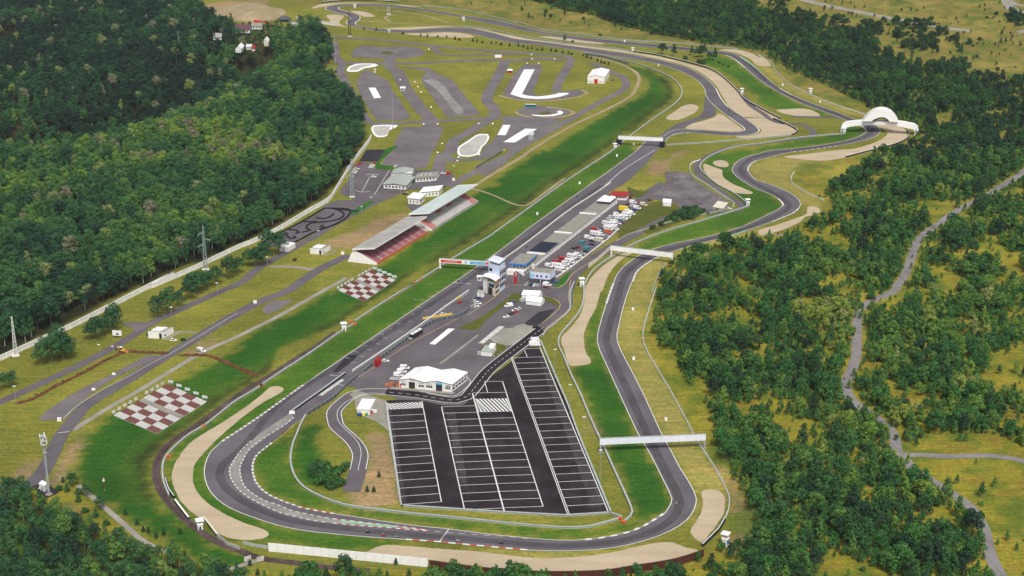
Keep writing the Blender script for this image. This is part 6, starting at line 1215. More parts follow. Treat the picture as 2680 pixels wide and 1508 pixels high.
def make_camper(lab, loc, rz, paint='paint_white', Lc=7.0, wd=2.3, h=3.0):
    t = thing('motorhome', lab, 'motorhome', loc, rz); x = Lc / 2
    p = [(-x, .5), (-x, h), (x - .9, h), (x - .5, h - .35), (x - 1.0, h - .9), (x - .85, 1.3), (x - .1, 1.05), (x, .45)]
    b = MB(); b.prism(p, -wd / 2, wd / 2); b.build('body', M[paint], t); b = MB(); b.prism([(x - .98, h - .95), (x - .86, 1.36), (x - .80, 1.36), (x - .92, h - .95)], -wd / 2 + .15, wd / 2 - .15); b.build('windscreen', M['glass'], t)
    for s in (-wd / 2 - .015, wd / 2 - .015):
        for a in (-x + .8, -x + 2.8, x - 2.0): b = MB(); b.box(a, s, 1.5, a + .9, s + .03, 2.1); b.build('side_window', M['glass'], t)
    b = MB(); b.box(-x + 1.5, -.35, h + .005, -x + 2.2, .35, h + .14); b.build('roof_hatch', M['worn_paint'], t); wheels(t, (-x + 1.5, x - 1.1), wd / 2 - .12, .36); return t
proto = {}
def vehicle(kind, color, loc, rz, label, group=None):
    fn = {'car': make_car, 'van': make_van, 'camper': make_camper}[kind]
    if kind not in proto:
        proto[kind] = fn(label, loc, rz)
        t = proto[kind]
        if group: t['group'] = group
        for ch in t.children: _swap(ch, {'paint_white': M['paint_' + color]})
        return t
    return dup(proto[kind], loc, rz, label, group, {'paint_white': M['paint_' + color]})
CN = {'darkred': 'dark red', 'palegreen': 'pale green', 'navy': 'dark blue', 'lime': 'yellow-green'}
PAD = """camper:white:P1 430,1120;van:white:P1 505,1075;camper:white:P1 385,1050;van:white:P1 240,1045;car:white:P1 300,1010;car:white:P1 585,1040;van:white:P1 525,1005;camper:white:P1 600,975;van:silver:P1 668,960;car:darkred:P1 440,965;van:red:P1 375,985;van:red:P1 480,930;car:red:P1 535,905;camper:white:P1 640,890;car:grey:P1 445,878;van:white:P1 735,855;car:white:P1 775,888;car:silver:P1 825,828;car:black:P1 880,795;van:teal:P1 905,755;car:black:P1 672,742;car:darkred:P1 742,722;car:navy:P1 985,675;van:teal:P1 825,655;car:navy:P1 985,610;camper:cream:P1 1110,610;van:white:P1 915,555;van:white:P1 1010,590;car:blue:P1 1035,545;camper:white:P1 1035,495;van:white:P1 1130,505;car:silver:P1 1235,525;van:orange:P1 1265,460;van:red:P1 1030,425;car:white:P1 1090,425;car:grey:P1 1150,395;camper:white:P1 1260,405;camper:white:P1 1345,385;car:white:P1 1400,405;camper:white:P1 1240,325;camper:white:P1 1340,330;van:white:P1 1395,290;car:white:P1 1440,305;car:darkred:P1 1505,300;car:white:P1 1275,235;van:silver:P1 1330,215;camper:white:P1 1430,215;camper:white:P1 1525,210;car:teal:P1 1490,255;car:white:P1 1540,235;car:silver:P1 1600,205;van:white:P1 1415,160;camper:white:P1 1580,170;camper:white:P1 1610,130;van:white:P1 1665,145;car:black:P1 1455,118;car:navy:P1 1660,92;car:blue:P1 1730,75;car:grey:P1 1630,45;van:silver:P1 1700,20;van:white:P1 1765,45;van:cream:P3 1255,440;car:pink:P3 1150,395;van:white:P3 1045,395;car:darkred:P3 1375,350;car:darkred:P3 950,440"""
ROW = []
for i, e in enumerate(PAD.split(';')):
    k, c, s = e.split(':'); p = L(s)[0]; cn = CN.get(c, c); kn = {'camper': 'motorhome', 'van': 'van', 'car': 'car'}[k]
    zone = 'near the office block' if i < 10 else 'past the office block' if i < 20 else 'by the navy-roofed garages' if i < 30 else 'near the orange van' if i < 40 else 'below the yellow truck' if i < 52 else 'around the yellow truck' if i < 61 else 'before the red-roofed house'
    ROW.append((k, c, p, '%s %s' % (cn, kn), zone, (p - W('23', 352, 1205)).dot((W('23', 1135, 592) - W('23', 352, 1205)).normalized())))
for i, (k, c, p, what, zone, a) in enumerate(ROW):
    same = sorted(q[5] for q in ROW if q[3] == what and q[4] == zone); n = same.index(a); m_ = len(same)
    pos = '' if m_ == 1 else ', nearest the tower of its kind' if n == 0 else ', farthest from the tower of its kind' if n == m_ - 1 else ', %s of its kind from the tower' % ('second', 'third', 'fourth', 'fifth', 'sixth')[n - 1]
    vehicle(k, c, p, math.radians(-31 + ((i * 37) % 11 - 5)), '%s parked %s%s' % (what, zone, pos), 'vehicles in the paddock row')
def box_truck(lab, loc, rz, paint, Lc=9.0, h=3.4, cab='paint_white', cat='truck', name='box_truck', win=False):
    t = thing(name, lab, cat, loc, rz); x = Lc / 2
    b = MB(); b.box(-x, -1.25, .7, x - 2.1, 1.25, h); bx_ = b.build('cargo_box', M[paint], t); b = MB(); b.box(-x - .02, -1.1, .9, -x + .05, 1.1, h - .2); b.build('rear_door', M['worn_paint'] if paint == 'paint_white' else M[paint], bx_)
    b = MB(); b.prism([(x - 2.0, .5), (x - 2.0, 2.6), (x - .6, 2.6), (x - .15, 1.5), (x, 1.3), (x, .5)], -1.15, 1.15); b.build('cab', M[cab], t); b = MB(); b.prism([(x - .56, 2.5), (x - .16, 1.58), (x - .10, 1.58), (x - .5, 2.5)], -1.0, 1.0); b.build('windscreen', M['glass'], t)
    wheels(t, (-x + 1.6, x - 1.2), 1.05, .48, .35); return t
box_truck('big yellow box truck among the paddock vehicles', W('P3', 872, 555), math.radians(-28), 'paint_yellow', 8.5, 3.8, 'paint_yellow')
box_truck('white truck with orange rear at the far training road', W('12', 2378, 552), math.radians(0), 'paint_white', 9, 3.4, 'paint_orange')
def bus(lab, loc, rz, lower, Lc=12):
    t = thing('coach', lab, 'bus', loc, rz); x = Lc / 2; b = MB(); b.prism([(-x, .4), (-x, 3.0), (-x + .3, 3.2), (x - .6, 3.2), (x - .1, 1.4), (x, .4)], -1.25, 1.25); b.build('body', M[lower], t)
    b = MB(); b.box(-x + .2, -1.15, 3.22, x - .8, 1.15, 3.35); rf = b.build('roof', M['paint_white'], t)
    for a in (-x * .5, x * .3): b = MB(); b.box(a, -.5, 3.352, a + 1.2, .5, 3.5); b.build('roof_hatch', M['grey_wall'], rf)
    for s in (-1.275, 1.245): b = MB(); b.box(-x + .4, s, 1.6, x - 1.0, s + .03, 2.7); b.build('side_window', M['glass'], t)
    b = MB(); b.prism([(x - .62, 3.0), (x - .16, 1.5), (x - .08, 1.5), (x - .54, 3.0)], -1.1, 1.1); b.build('windscreen', M['glass'], t); b = MB(); b.box(x - .02, -1.1, .5, x + .06, 1.1, 1.2); b.build('bumper', M['paint_white'], t); wheels(t, (-x + 2.6, x - 2.4), 1.1, .5, .3); return t
bus('dark coach with white roof on the yard beside the mesh fence', W('32', 1588, 510), math.radians(240), 'paint_black'); bus('white and teal bus by the round training pad', W('13', 318, 1022), math.radians(178), 'paint_teal', 11)
def pair(kind, color, s, deg, lab, group=None): return vehicle(kind, color, L(s)[0], math.radians(deg), lab, group)
for a in [("car", "silver", "P2 1212,735", 68, 'silver car, leftmost of four before the office block'), ("car", "navy", "P2 1300,740", 68, 'dark blue car between the silver and white ones'), ("car", "white", "P2 1370,750", 68, 'white car right of the dark blue one before the office'), ("car", "silver", "P2 1440,755", 68, 'pale silver car, rightmost of four before the office block'), ("car", "darkred", "P2 1600,795", -20, 'dark red car at the corner of the office block'), ("van", "white", "P2 1615,748", -15, 'white van behind the dark red car'), ("car", "blue", "P2 1790,695", 30, 'dark blue car on the grass beside the office block'),
          ("car", "blue", "P2 255,1015", -25, 'blue car nearest the white container by the tower'), ("car", "white", "P2 190,1080", -25, 'white car below the blue one by the mesh fence'), ("car", "white", "P2 240,1110", -25, 'second white car close beside the first by the fence'), ("car", "white", "P2 190,1160", -25, 'white estate car lower in the tower parking row'), ("car", "silver", "P2 130,1185", -25, 'silver car lowest in the tower parking row'),
          ("car", "blue", "P2 930,1095", 20, 'blue car half hidden behind the white van'), ("van", "white", "P2 845,1165", 200, 'white van parked left of the marquees'), ("car", "palegreen", "P2 1035,1220", 200, 'pale green car in the loose yard row'), ("car", "white", "P2 975,1250", 200, 'white car touching the pale green one'), ("car", "red", "P2 985,1285", 200, 'red car in the loose yard row'), ("car", "darkred", "P2 920,1310", 200, 'dark red car in the loose yard row'), ("car", "black", "P2 865,1335", 200, 'black car behind the lowest white one'), ("car", "white", "P2 805,1380", 200, 'white car lowest in the loose yard row'), ("van", "silver", "P2 1150,1060", 40, 'silver van against the rear marquee'),
          ("car", "lime", "P4 1680,905", 60, 'yellow-green course car beside the pit wall'), ("car", "red", "P4 1692,965", 60, 'red car just below the yellow-green one'), ("car", "silver", "P4 1752,860", 60, 'silver car at the pit lane mouth'), ("car", "white", "P4 1450,1140", 10, 'white car behind the yellow barrier pole'), ("car", "white", "32 1300,748", -8, 'white car beside the red container'),
          ("van", "white", "P6 455,270", -10, 'white van with bed, farthest at the left of the hall'), ("van", "white", "P6 395,345", -10, 'white van in the middle at the left of the hall'), ("van", "white", "P6 330,420", -10, 'white van nearest the trailers at the left of the hall'), ("car", "white", "L3 1490,448", -10, 'white car parked beside the round bush and hut'),
          ("car", "red", "P5 235,165", -15, 'red and white car at the top of the school parking row'), ("car", "pink", "P5 210,195", -15, 'reddish car second in the school parking row'), ("car", "cream", "P5 185,240", -15, 'cream car in the school parking row'), ("car", "white", "P5 160,275", -15, 'white car in the school parking row'), ("car", "white", "P5 140,300", -15, 'white car just above the pylon in the school row'), ("car", "palegreen", "P5 110,350", -15, 'pale car beside the school pylon'), ("car", "red", "P5 445,160", 10, 'red and white car right of the school lot gate'), ("car", "white", "P5 415,190", 10, 'white car second right of the school lot gate'), ("car", "white", "P5 395,218", 10, 'white car lowest right of the school lot gate'),
          ("car", "white", "P5 435,358", -5, 'white car alone on the central school lot'), ("car", "white", "P5 758,205", 70, 'small white car on the worn training pad'), ("car", "white", "P5 1448,308", -10, 'white car at the end of the school right wing'), ("van", "red", "P5 1525,315", 70, 'red van beyond the school right wing'), ("car", "black", "P5 1440,502", -10, 'black car behind the white pavilions, right one'), ("car", "black", "P5 1385,520", -10, 'black car behind the white pavilions, left one'), ("car", "black", "P5 890,612", -10, 'black car left of the white pavilions'), ("car", "grey", "13 1100,765", 20, 'grey car on the grass beside the white hall'),
          ("car", "blue", "23 2005,688", 60, 'blue car at the foot of the service lot'), ("car", "white", "23 2205,645", 15, 'white car beside the ruined stone building'), ("car", "black", "33 372,428", 40, 'black car at the corner of the patched asphalt')]:
    pair(*a)
t = box_truck('white caravan at the top corner of the car park', W('33', 362, 600), math.radians(-6), 'paint_white', 7, 2.8, cat='caravan', name='caravan'); t = box_truck('white caravan tucked behind the car park corner one', W('33', 362, 560), math.radians(20), 'paint_white', 5.5, 2.6, cat='caravan', name='caravan')
h = Bld('red_container', 'bright red container beside the mesh fence', 'container', '32', (1195, 800), (1235, 805), (1265, 765)); h.box('container_body', 'red_panel', 0, 0, 0, h.lu, h.lv, 4.2); h.box('roof', 'red_roof', -.05, -.05, 4.22, h.lu + .05, h.lv + .05, 4.35); h.box('door', 'paint_darkred', h.lu * .2, -.05, .2, h.lu * .8, .03, 3.6)
h = Bld('grey_container', 'pale grey container beside the long white skid sheet', 'container', '13', (297, 1325), (345, 1330), (357, 1305)); h.box('container_body', 'barrier', 0, 0, 0, h.lu, h.lv, 4.4); h.box('roof', 'stand_roof_pale', -.1, -.1, 4.42, h.lu + .1, h.lv + .1, 4.6); h.box('door', 'grey_wall', h.lu * .3, -.05, .2, h.lu * .7, .03, 3.4)
for s, c, lab in (("12 1465,858", 'paint_palegreen', 'green-white control hut between the two left skid pads'), ("13 125,690", 'paint_red', 'red and white control hut beside the J-shaped pad')):
    t = thing('control_hut', lab, 'hut', L(s)[0]); b = MB(); b.box(-2.2, -1.8, 0, 2.2, 1.8, 2.6); b.build('hut_wall', M[c], t); b = MB(); b.box(-2.8, -2.3, 2.62, 2.8, 2.3, 3.6, .6, .6); b.build('roof', M['white_sheet'], t); b = MB(); b.box(-1.6, -1.84, 1.1, 1.6, -1.78, 2.2); b.build('window', M['glass'], t)
for i, s in enumerate(("P6 255,470", "P6 235,500")):
    t = thing('flat_trailer', ['dark flat trailer nearest the vans left of the hall', 'dark flat trailer nearest the red scrap left of the hall'][i], 'trailer', L(s)[0], math.radians(-10)); b = MB(); b.box(-2.6, -.9, .55, 2.6, .9, .75); b.build('deck', M['grey_wall'], t); b = MB(); b.box(2.6, -.08, .5, 3.9, .08, .65); b.build('drawbar', M['galvanised'], t); wheels(t, (-.3, .6), .95, .3)
t = thing('scrap_heap', 'heap of red scrap metal at the left of the hall', 'heap', W('P6', 225, 600)); b = MB(); rr = random.Random(4)
for i in range(22): x, y = rr.uniform(-4, 4), rr.uniform(-2.5, 2.5); s = rr.uniform(.3, .9); b.box(x - s, y - s * .6, 0, x + s, y + s * .6, rr.uniform(.4, 1.6), .1, .1)
b.build('scrap_red', M['orange_trim'], t); b = MB()
for i in range(16): x, y = rr.uniform(-5, 3), rr.uniform(-3, 2.5); b.tube((x, y, .2), (x + rr.uniform(-2, 2), y + rr.uniform(-1, 1), rr.uniform(.3, 1.4)), .15, n=5)
b.build('scrap_pipe', M['rust_steel'], t)
# pickup and digger by the trench
t = thing('pickup_truck', 'white flatbed pickup standing beside the trench', 'pickup', W('L3', 2120, 690), math.radians(-35)); b = MB(); b.box(-3.0, -1.1, .75, .4, 1.1, 2.2); b.build('load_bed', M['silver'] if 'silver' in M else M['paint_silver'], t); b = MB(); b.box(-2.9, -1.0, 2.202, .3, 1.0, 2.32); b.build('tarpaulin', M['paint_white'], t)
b = MB(); b.prism([(.5, .5), (.5, 2.1), (1.5, 2.1), (2.1, 1.3), (3.0, 1.1), (3.1, .5)], -1.0, 1.0); b.build('cab', M['paint_white'], t); b = MB(); b.prism([(1.52, 2.02), (2.06, 1.36), (2.14, 1.36), (1.6, 2.02)], -.85, .85); b.build('windscreen', M['glass'], t); wheels(t, (-1.9, 2.2), 1.0, .42, .3)
t = thing('backhoe_loader', 'yellow backhoe digger at the end of the trench', 'digger', W('L3', 330, 690), math.radians(-25))
b = MB(); b.box(-1.6, -.9, .7, 2.4, .9, 1.5); b.box(.6, -.6, 1.5, 2.4, .6, 2.0, .2, .1); b.build('chassis', M['digger_yellow'], t); b = MB(); b.box(-1.2, -.8, 1.5, .5, .8, 2.7, .1, .08); b.build('cab', M['glass'], t); b = MB(); b.box(-1.3, -.9, 2.72, .6, .9, 2.95); b.build('cab_roof', M['paint_white'], t)
b = MB(); b.tube((-1.7, 0, 1.0), (-2.8, 0, 3.6), .25, .2, 6); b.build('boom', M['digger_yellow'], t); b = MB(); b.tube((-2.8, 0, 3.6), (-3.8, 0, 1.4), .2, .16, 6); b.build('dipper_arm', M['digger_yellow'], t); b = MB(); b.box(-4.3, -.45, .6, -3.5, .45, 1.4, .1, .05); b.build('digging_bucket', M['rust_steel'], t)
b = MB(); b.tube((2.2, -.7, 1.2), (3.6, -.7, .5), .13, n=6); b.build('loader_arm', M['digger_yellow'], t); b = MB(); b.tube((2.2, .7, 1.2), (3.6, .7, .5), .13, n=6); b.build('loader_arm', M['digger_yellow'], t); b = MB(); b.prism([(3.5, .1), (3.6, 1.0), (4.5, .2), (4.4, .05)], -1.15, 1.15); b.build('loader_bucket', M['orange_trim'], t); wheels(t, (-1.2,), 1.0, .75, .4); wheels(t, (1.6,), .95, .5, .35)
t = thing('billboard', 'white roadside billboard with dark picture before the trees', 'billboard', W('L3', 232, 372), math.radians(-8)); b = MB(); b.box(-2.9, -.12, 1.2, 2.9, .12, 4.6); b.build('board', M['white_sheet'], t); b = MB(); b.prism([(-1.3, 2.0), (-.3, 2.5), (.1, 3.3), (.7, 3.0), (1.0, 2.2), (1.7, 1.9), (.2, 1.8)], -.15, -.125); b.build('picture', M['navy_roof'], t); b = MB(); b.ball((1.0, -.14, 2.3), .5, .02, .4); b.build('picture_patch', M['orange_trim'], t)
for x in (-2, 2): b = MB(); b.box(x - .1, .13, 0, x + .1, .33, 4.2); b.build('leg', M['pole_grey'], t)

# ------------------------------------------------------------------ marshal posts, masts, lamps, boards
def post(s, lab, rz=0, hh=6.2, trim=None, sc=1.0):
    t = thing('marshal_post', lab, 'marshal post', L(s)[0], rz, 'white marshal posts around the circuit'); t.scale = (sc,) * 3
    b = MB(); b.box(-1.25, -1.25, 0, 1.25, 1.25, hh * .52); b.build('base_cabin', M['white_wall'], t); b = MB(); b.box(-1.5, -1.5, hh * .52 + .02, 1.5, 1.5, hh * .58); b.build('deck', M['white_sheet'], t)
    for x in (-1.15, 1.15):
        for y in (-1.15, 1.15): b = MB(); b.box(x - .12, y - .12, hh * .58, x + .12, y + .12, hh * .94); b.build('corner_post', M['white_metal'], t)
    b = MB(); b.box(-1.2, -1.2, hh * .58 + .01, 1.2, 1.2, hh * .72); b.build('railing', M['white_wall'], t); b = MB(); b.box(-1.9, -1.9, hh * .94 + .01, 1.9, 1.9, hh); b.build('roof', M['white_sheet'], t)
    b = MB(); b.box(-.4, -1.29, .1, .4, -1.22, 1.9); b.build('door', M['dark_door'], t)
    if trim: b = MB(); b.box(1.26, -1.2, .8, 1.3, 1.2, 2.8); b.build('side_panel', M[trim], t)
post("B1 470,655", 'white marshal post with blue side panel at the lower right corner', math.radians(-30), 6.4, 'blue_trim'); post("B2 190,282", 'white marshal post at the hairpin gravel end, lower left', math.radians(20), 5.0, 'wood_brown'); post("32 905,452", 'white marshal post on the bank opposite the pit entry', .3, 5.0); post("23 1120,65", 'white marshal post at the left foot of the far gantry', .3, 4.6, None, .9); post("14 508,888", 'white marshal post before the wood near the arch', .2, 5.4, None, .95); post("23 2378,605", 'white marshal post at the lawn bend past the service lot', .2, 4.8); post("23 805,1372", 'white marshal post beside the middle gravel trap', .2, 5.6); post("13 2322,893", 'white marshal post behind the long tyre wall', .3, 6.0, None, .95); post("12 1010,78", 'white marshal post inside the farthest hairpin', 0, 5, None, .95); post("12 2040,200", 'white marshal post on the far infield strip', 0, 5, None, .95); post("13 1290,490", 'white marshal post at the start of the long tyre wall', 0, 5, None, .85); post("12 1335,308", 'white marshal post below the far left gravel', 0, 3.4, None, .9); post("14 830,1262", 'white marshal post under the left leg of the arch', 0, 5, None, .9)
def lattice(s, top_y, lab, w0, w1, arms=(), mat='pole_grey', name='lattice_pylon', cat='pylon', n=10):
    tg, xy = s.split(); x, y = map(float, xy.split(',')); H = hgt(tg, x, y, top_y); t = thing(name, lab, cat, W(tg, x, y), .3)
    cs = [(-1, -1), (1, -1), (1, 1), (-1, 1)]
    for c in cs: b = MB(); b.tube((c[0] * w0, c[1] * w0, 0), (c[0] * w1, c[1] * w1, H), .17, .1, 4); b.build('leg', M[mat], t)
    b = MB()
    for i in range(n):
        a, e = w0 + (w1 - w0) * i / n, w0 + (w1 - w0) * (i + 1) / n; z0, z1 = H * i / n, H * (i + 1) / n
        for k in range(4): c, d = cs[k], cs[(k + 1) % 4]; b.tube((c[0] * a, c[1] * a, z0), (d[0] * e, d[1] * e, z1), .09, n=4); b.tube((d[0] * a, d[1] * a, z0), (c[0] * e, c[1] * e, z1), .09, n=4)
    b.build('bracing', M[mat], t)
    for f, x0, x1 in arms: b = MB(); b.tube((x0, 0, H * f), (x1, 0, H * f), .2, .12, 4); b.tube((x0, 0, H * f + 1.2), (x1, 0, H * f), .12, n=4); o = b.build('cross_arm', M[mat], t); b = MB(); b.tube((x1, 0, H * f), (x1, 0, H * f - 1.3), .14, n=5); b.build('insulator', M['white_wall'], o)
    b = MB(); b.box(-w0 - .8, -w0 - .8, 0, w0 + .8, w0 + .8, .3); b.build('footing', M['white_wall'], t); return t
ARM = ((.82, 0, -3.4), (.68, 0, 3.8), (.55, 0, -3.8))
lattice("21 1950,1215", 800, 'tall grey lattice pylon in front of the wood, middle left', 1.3, .3, ARM); lattice("31 150,690", 320, 'grey lattice pylon behind the boundary wall at far left', 1.2, .25, (), 'white_wall'); lattice("P5 120,645", 90, 'grey lattice pylon beside the driving school lot', 1.3, .3, ARM); lattice("12 962,345", 115, 'dark lattice pylon on the bank below the far hairpin', 1.5, .5, (), 'rust_steel'); lattice("12 1330,135", 65, 'pale lattice tower inside the far hairpin', 1.6, 1.2, (), 'galvanised', 'lattice_tower', 'tower', 5)
def pole(s, top_y, lab, cat='lamp post', head=True, r=.14, name='lamp_post', group=None, mat='pole_grey'):
    tg, xy = s.split(); x, y = map(float, xy.split(',')); H = hgt(tg, x, y, top_y); t = thing(name, lab, cat, W(tg, x, y), 0, group)
    b = MB(); b.tube((0, 0, 0), (0, 0, H), r, r * .6, 6); b.build('pole', M[mat], t); b = MB(); b.tube((0, 0, 0), (0, 0, .4), r * 2.4, n=8); b.build('footing', M['concrete'], t)
    if head: b = MB(); b.box(-.8, -.3, H, .8, .3, H + .35); b.build('lamp_head', M['white_wall'], t)
    return t
for s, ty, lab in (("31 1632,362", 235, 'road lamp between the hut and the roadside trees'), ("31 950,742", 590, 'road lamp beside the digger and trench'), ("31 152,1148", 985, 'road lamp at the lower end of the trench'), ("31 2065,132", 5, 'road lamp on the lawn right of the lattice pylon'), ("22 181,1222", 1100, 'road lamp by the sandy driveway'), ("22 667,962", 850, 'road lamp above the lawn hut'), ("22 1077,717", 620, 'road lamp at the kart track corner'), ("P5 400,692", 650, 'road lamp at the tip of the green strip'), ("P5 830,602", 520, 'lamp before the school window front'), ("P5 1255,485", 415, 'lamp before the school right wing'), ("P5 1603,345", 190, 'mast lamp on the grass right of the school'), ("22 2425,210", 85, 'dark lamp mast beside the sandy path'), ("31 1068,640", 605, 'short white marker post by the digger')): pole(s, ty, lab, group='lamps of the grounds')
for s, ty, lab in (("33 552,905", 635, 'uppermost of the tall slim lamps right of the car park'), ("33 693,1242", 970, 'second tall slim lamp right of the car park'), ("33 826,1460", 1275, 'third tall slim lamp right of the car park'), ("43 979,560", 255, 'lowest tall slim lamp, at the left gantry foot')): pole(s, ty, lab, group='tall slim lamps right of the car park')
for s, ty, lab in (("12 826,612", 320, 'thin radio mast at the far left training road'), ("12 1372,1222", 845, 'thin radio mast at the foot of the left skid pad'), ("11 1700,492", 290, 'thin pale mast rising from the wood')): pole(s, ty, lab, 'mast', False, .35, 'radio_mast')
t = pole("L1 472,1275", 200, 'tall grey steel light mast at the lower left corner', 'mast', False, .75, 'light_mast'); H = hgt('L1', 472, 1275, 200)
for z in (H - .5, H - 3.0, H - 5.2, H - 9.5):
    b = MB(); b.tube((0, 0, z), (0, 0, z + .25), 1.5 if z > H - 9 else 1.0, n=10); b.build('platform', M['galvanised'], t)
for i in range(9): a = i * .7; b = MB(); b.box(math.cos(a) * 1.5 - .25, math.sin(a) * 1.5 - .2, H - 4.6 + (i % 3) * 1.8, math.cos(a) * 1.5 + .25, math.sin(a) * 1.5 + .2, H - 2.8 + (i % 3) * 1.8); b.build('antenna_panel', M['white_wall'], t)
h = Bld('mast_cabinet', 'white equipment cabinet beside the light mast', 'cabinet', 'L1', (300, 1195), (400, 1235), (455, 1180)); h.box('cabinet_body', 'white_sheet', 0, 0, 0, h.lu, h.lv, 3.4); h.box('roof', 'white_metal', -.2, -.2, 3.42, h.lu + .2, h.lv + .2, 3.7); h.box('step', 'white_wall', -.9, .2, 0, -.05, 1.4, .8); h.box('door', 'grey_wall', h.lu * .35, -.05, .1, h.lu * .7, .03, 2.3)
t = pole("L1 1475,1205", 1035, 'rusty loudspeaker post standing on the green bank', 'loudspeaker post', False, .13, 'speaker_post', None, 'wood_brown'); H = hgt('L1', 1475, 1205, 1035); b = MB(); b.box(-.6, -.4, H, .5, .4, H + .9); b.build('loudspeaker', M['cream_wall'], t); b = MB(); b.box(-.3, -.4, H + .95, .3, .4, H + 1.7); b.build('loudspeaker', M['cream_wall'], t)
for s, lab in (("33 1291,268", 'upper white distance board on the pale verge'), ("33 1298,738", 'middle white distance board on the pale verge'), ("33 1604,1315", 'lower white distance board on the pale verge'), ("23 1300,35", 'white distance board on the lawn nearest the far gantry'), ("23 1140,150", 'white distance board second from the far gantry'), ("23 786,410", 'white distance board on the lawn opposite the pit garage end'), ("23 384,702", 'white distance board on the lawn opposite the navy roof'), ("13 1534,630", 'white distance board on the lawn of the far sweeping bend'), ("13 1213,402", 'white distance board on the back straight verge'), ("14 247,818", 'white distance board, upper one before the arch wood'), ("14 603,978", 'white distance board, lower one before the arch wood')):
    t = thing('distance_board', lab, 'board', L(s)[0], .1, 'white distance boards'); b = MB(); b.box(-.7, -.08, .3, .7, .08, 2.5); b.build('board', M['white_sheet'], t); b = MB(); b.box(-.08, .09, 0, .08, .2, 2.2); b.build('stake', M['pole_grey'], t)
for i, (s, lab) in enumerate((("31 1080,872", 'white concrete lamp base, upper one on the asphalt strip'), ("31 888,1018", 'white concrete lamp base, lower one on the asphalt strip'), ("31 565,1310", 'white box at the foot of the asphalt strip'), ("22 895,1072", 'white box on the lawn before the maroon grandstand'), ("32 65,195", 'white box beside the service road bend'), ("P5 1600,405", 'white box on the grass right of the school'))):
    t = thing('equipment_box', lab, 'box', L(s)[0]); b = MB(); b.box(-1.1, -.7, 0, 1.1, .7, 1.1 if i < 2 else 1.9, .25 if i < 2 else .05, .2 if i < 2 else .05); b.build('box_body', M['white_wall'], t); b = MB(); b.tube((.2, 0, 1.1 if i < 2 else 1.9), (.2, 0, 1.6 if i < 2 else 2.2), .3, n=8); b.build('cap', M['grey_wall'], t)
for i, s in enumerate("12 1578,778;12 1608,825;12 1638,875;12 1200,662;12 1198,685;12 1663,1178;12 1795,1178;12 2183,1175;12 2317,1175;12 1838,1363;12 1795,1447;12 1710,470;13 335,563;13 290,602;13 398,602;13 548,562;13 330,520;22 1838,22;22 1795,107;22 2190,128;22 1992,152;22 1982,187;12 1733,1018;12 1440,760".split(';')):
    t = tag(link('sprinkler_cap', MB().box(-.8, -.8, 0, .8, .8, .8, .35, .35).mesh('sprinkler_cap', M['white_sheet']), None, L(s)[0]), 'small white sprinkler housing on the driving school grounds', 'sprinkler', 'sprinkler housings of the driving school')
# billboards by the lower left road gate
for s, rz, lab in (("B2 735,655", 38, 'tilted white sign board left of the road gate'), ("B2 880,660", 25, 'pale sign board on the road gate')):
    t = thing('sign_board', lab, 'sign', L(s)[0], math.radians(rz)); b = MB(); b.box(-1.7, -.1, .5, 1.7, .1, 2.9); b.build('board', M['worn_paint'], t)
    for x in (-1.3, 1.3): b = MB(); b.box(x - .08, .11, 0, x + .08, .25, 2.7); b.build('leg', M['pole_grey'], t)
t = thing('white_boulder', 'pale concrete ruin half hidden in the lower right bushes', 'ruin', W('B1', 1480, 1130)); b = MB(); b.box(-2.6, -1, 0, 1.6, 1, 1.9, .3, .3); b.build('slab', M['white_wall'], t); b = MB(); b.ball((-1.2, -.4, 2.0), .9, .7, .6); b.build('boulder', M['white_sheet'], t)
# tyre lines of the kart track: curved barriers of old tyres
for s, lab in (("22 720,640 950,650 940,720 830,790 640,860 440,960 350,985", 'outer tyre barrier along the road side of the kart track'), ("22 790,640 900,680 870,740 730,770 600,780 560,800 550,830 590,850 600,870 540,890 510,870", 'tyre barrier winding through the middle of the kart track'), ("22 360,870 365,900 400,930 450,920 430,905", 'small hooked tyre barrier at the left of the kart track'), ("22 370,840 460,850 500,840 480,870 450,880", 'short tyre barrier beside the wall in the kart track'), ("22 680,820 700,800 760,800 720,825 690,828", 'little looped tyre barrier near the road in the kart track'), ("22 640,730 720,740 800,705 810,690", 'hooked tyre barrier in the upper kart loop'), ("22 100,985 250,900 510,765 720,640", 'inner tyre barrier along the boundary wall of the kart track'), ("22 790,640 900,655 1040,668", 'straight tyre barrier reaching to the road tip'), ("22 510,765 600,770 650,765", 'short tyre barrier crossing the kart track')):
    barrier('kart_barrier', s, lab, 'tyre barrier', [('tyre_row', 'black_rubber', 1.3, .15, .9)], True, 'tyre barriers of the kart track')
# excavated soil along the trench
b = MB(); rr = random.Random(12); tp = smooth(L("31 160,1150 300,1110 500,1000 800,850 1050,715 1200,655"), 1.2) + smooth(L("31 1230,655 1400,665 1600,672"), 1.2) + smooth(L("31 1700,690 1800,692 1950,690 2100,740 2300,830 2440,880"), 1.2)
for p in tp:
    for k in range(2): q = p + Vector((rr.uniform(-1.6, 1.2), rr.uniform(.4, 2.4), -.15)); s = rr.uniform(.4, 1.0); b.ball(q, s * 1.2, s, s * rr.uniform(.6, 1.0), 6, 4)
o = link('soil_heap', b.mesh('soil_heap', M['clay'])); o['kind'] = 'stuff'; o['label'] = 'loose brown soil thrown up along the trench'

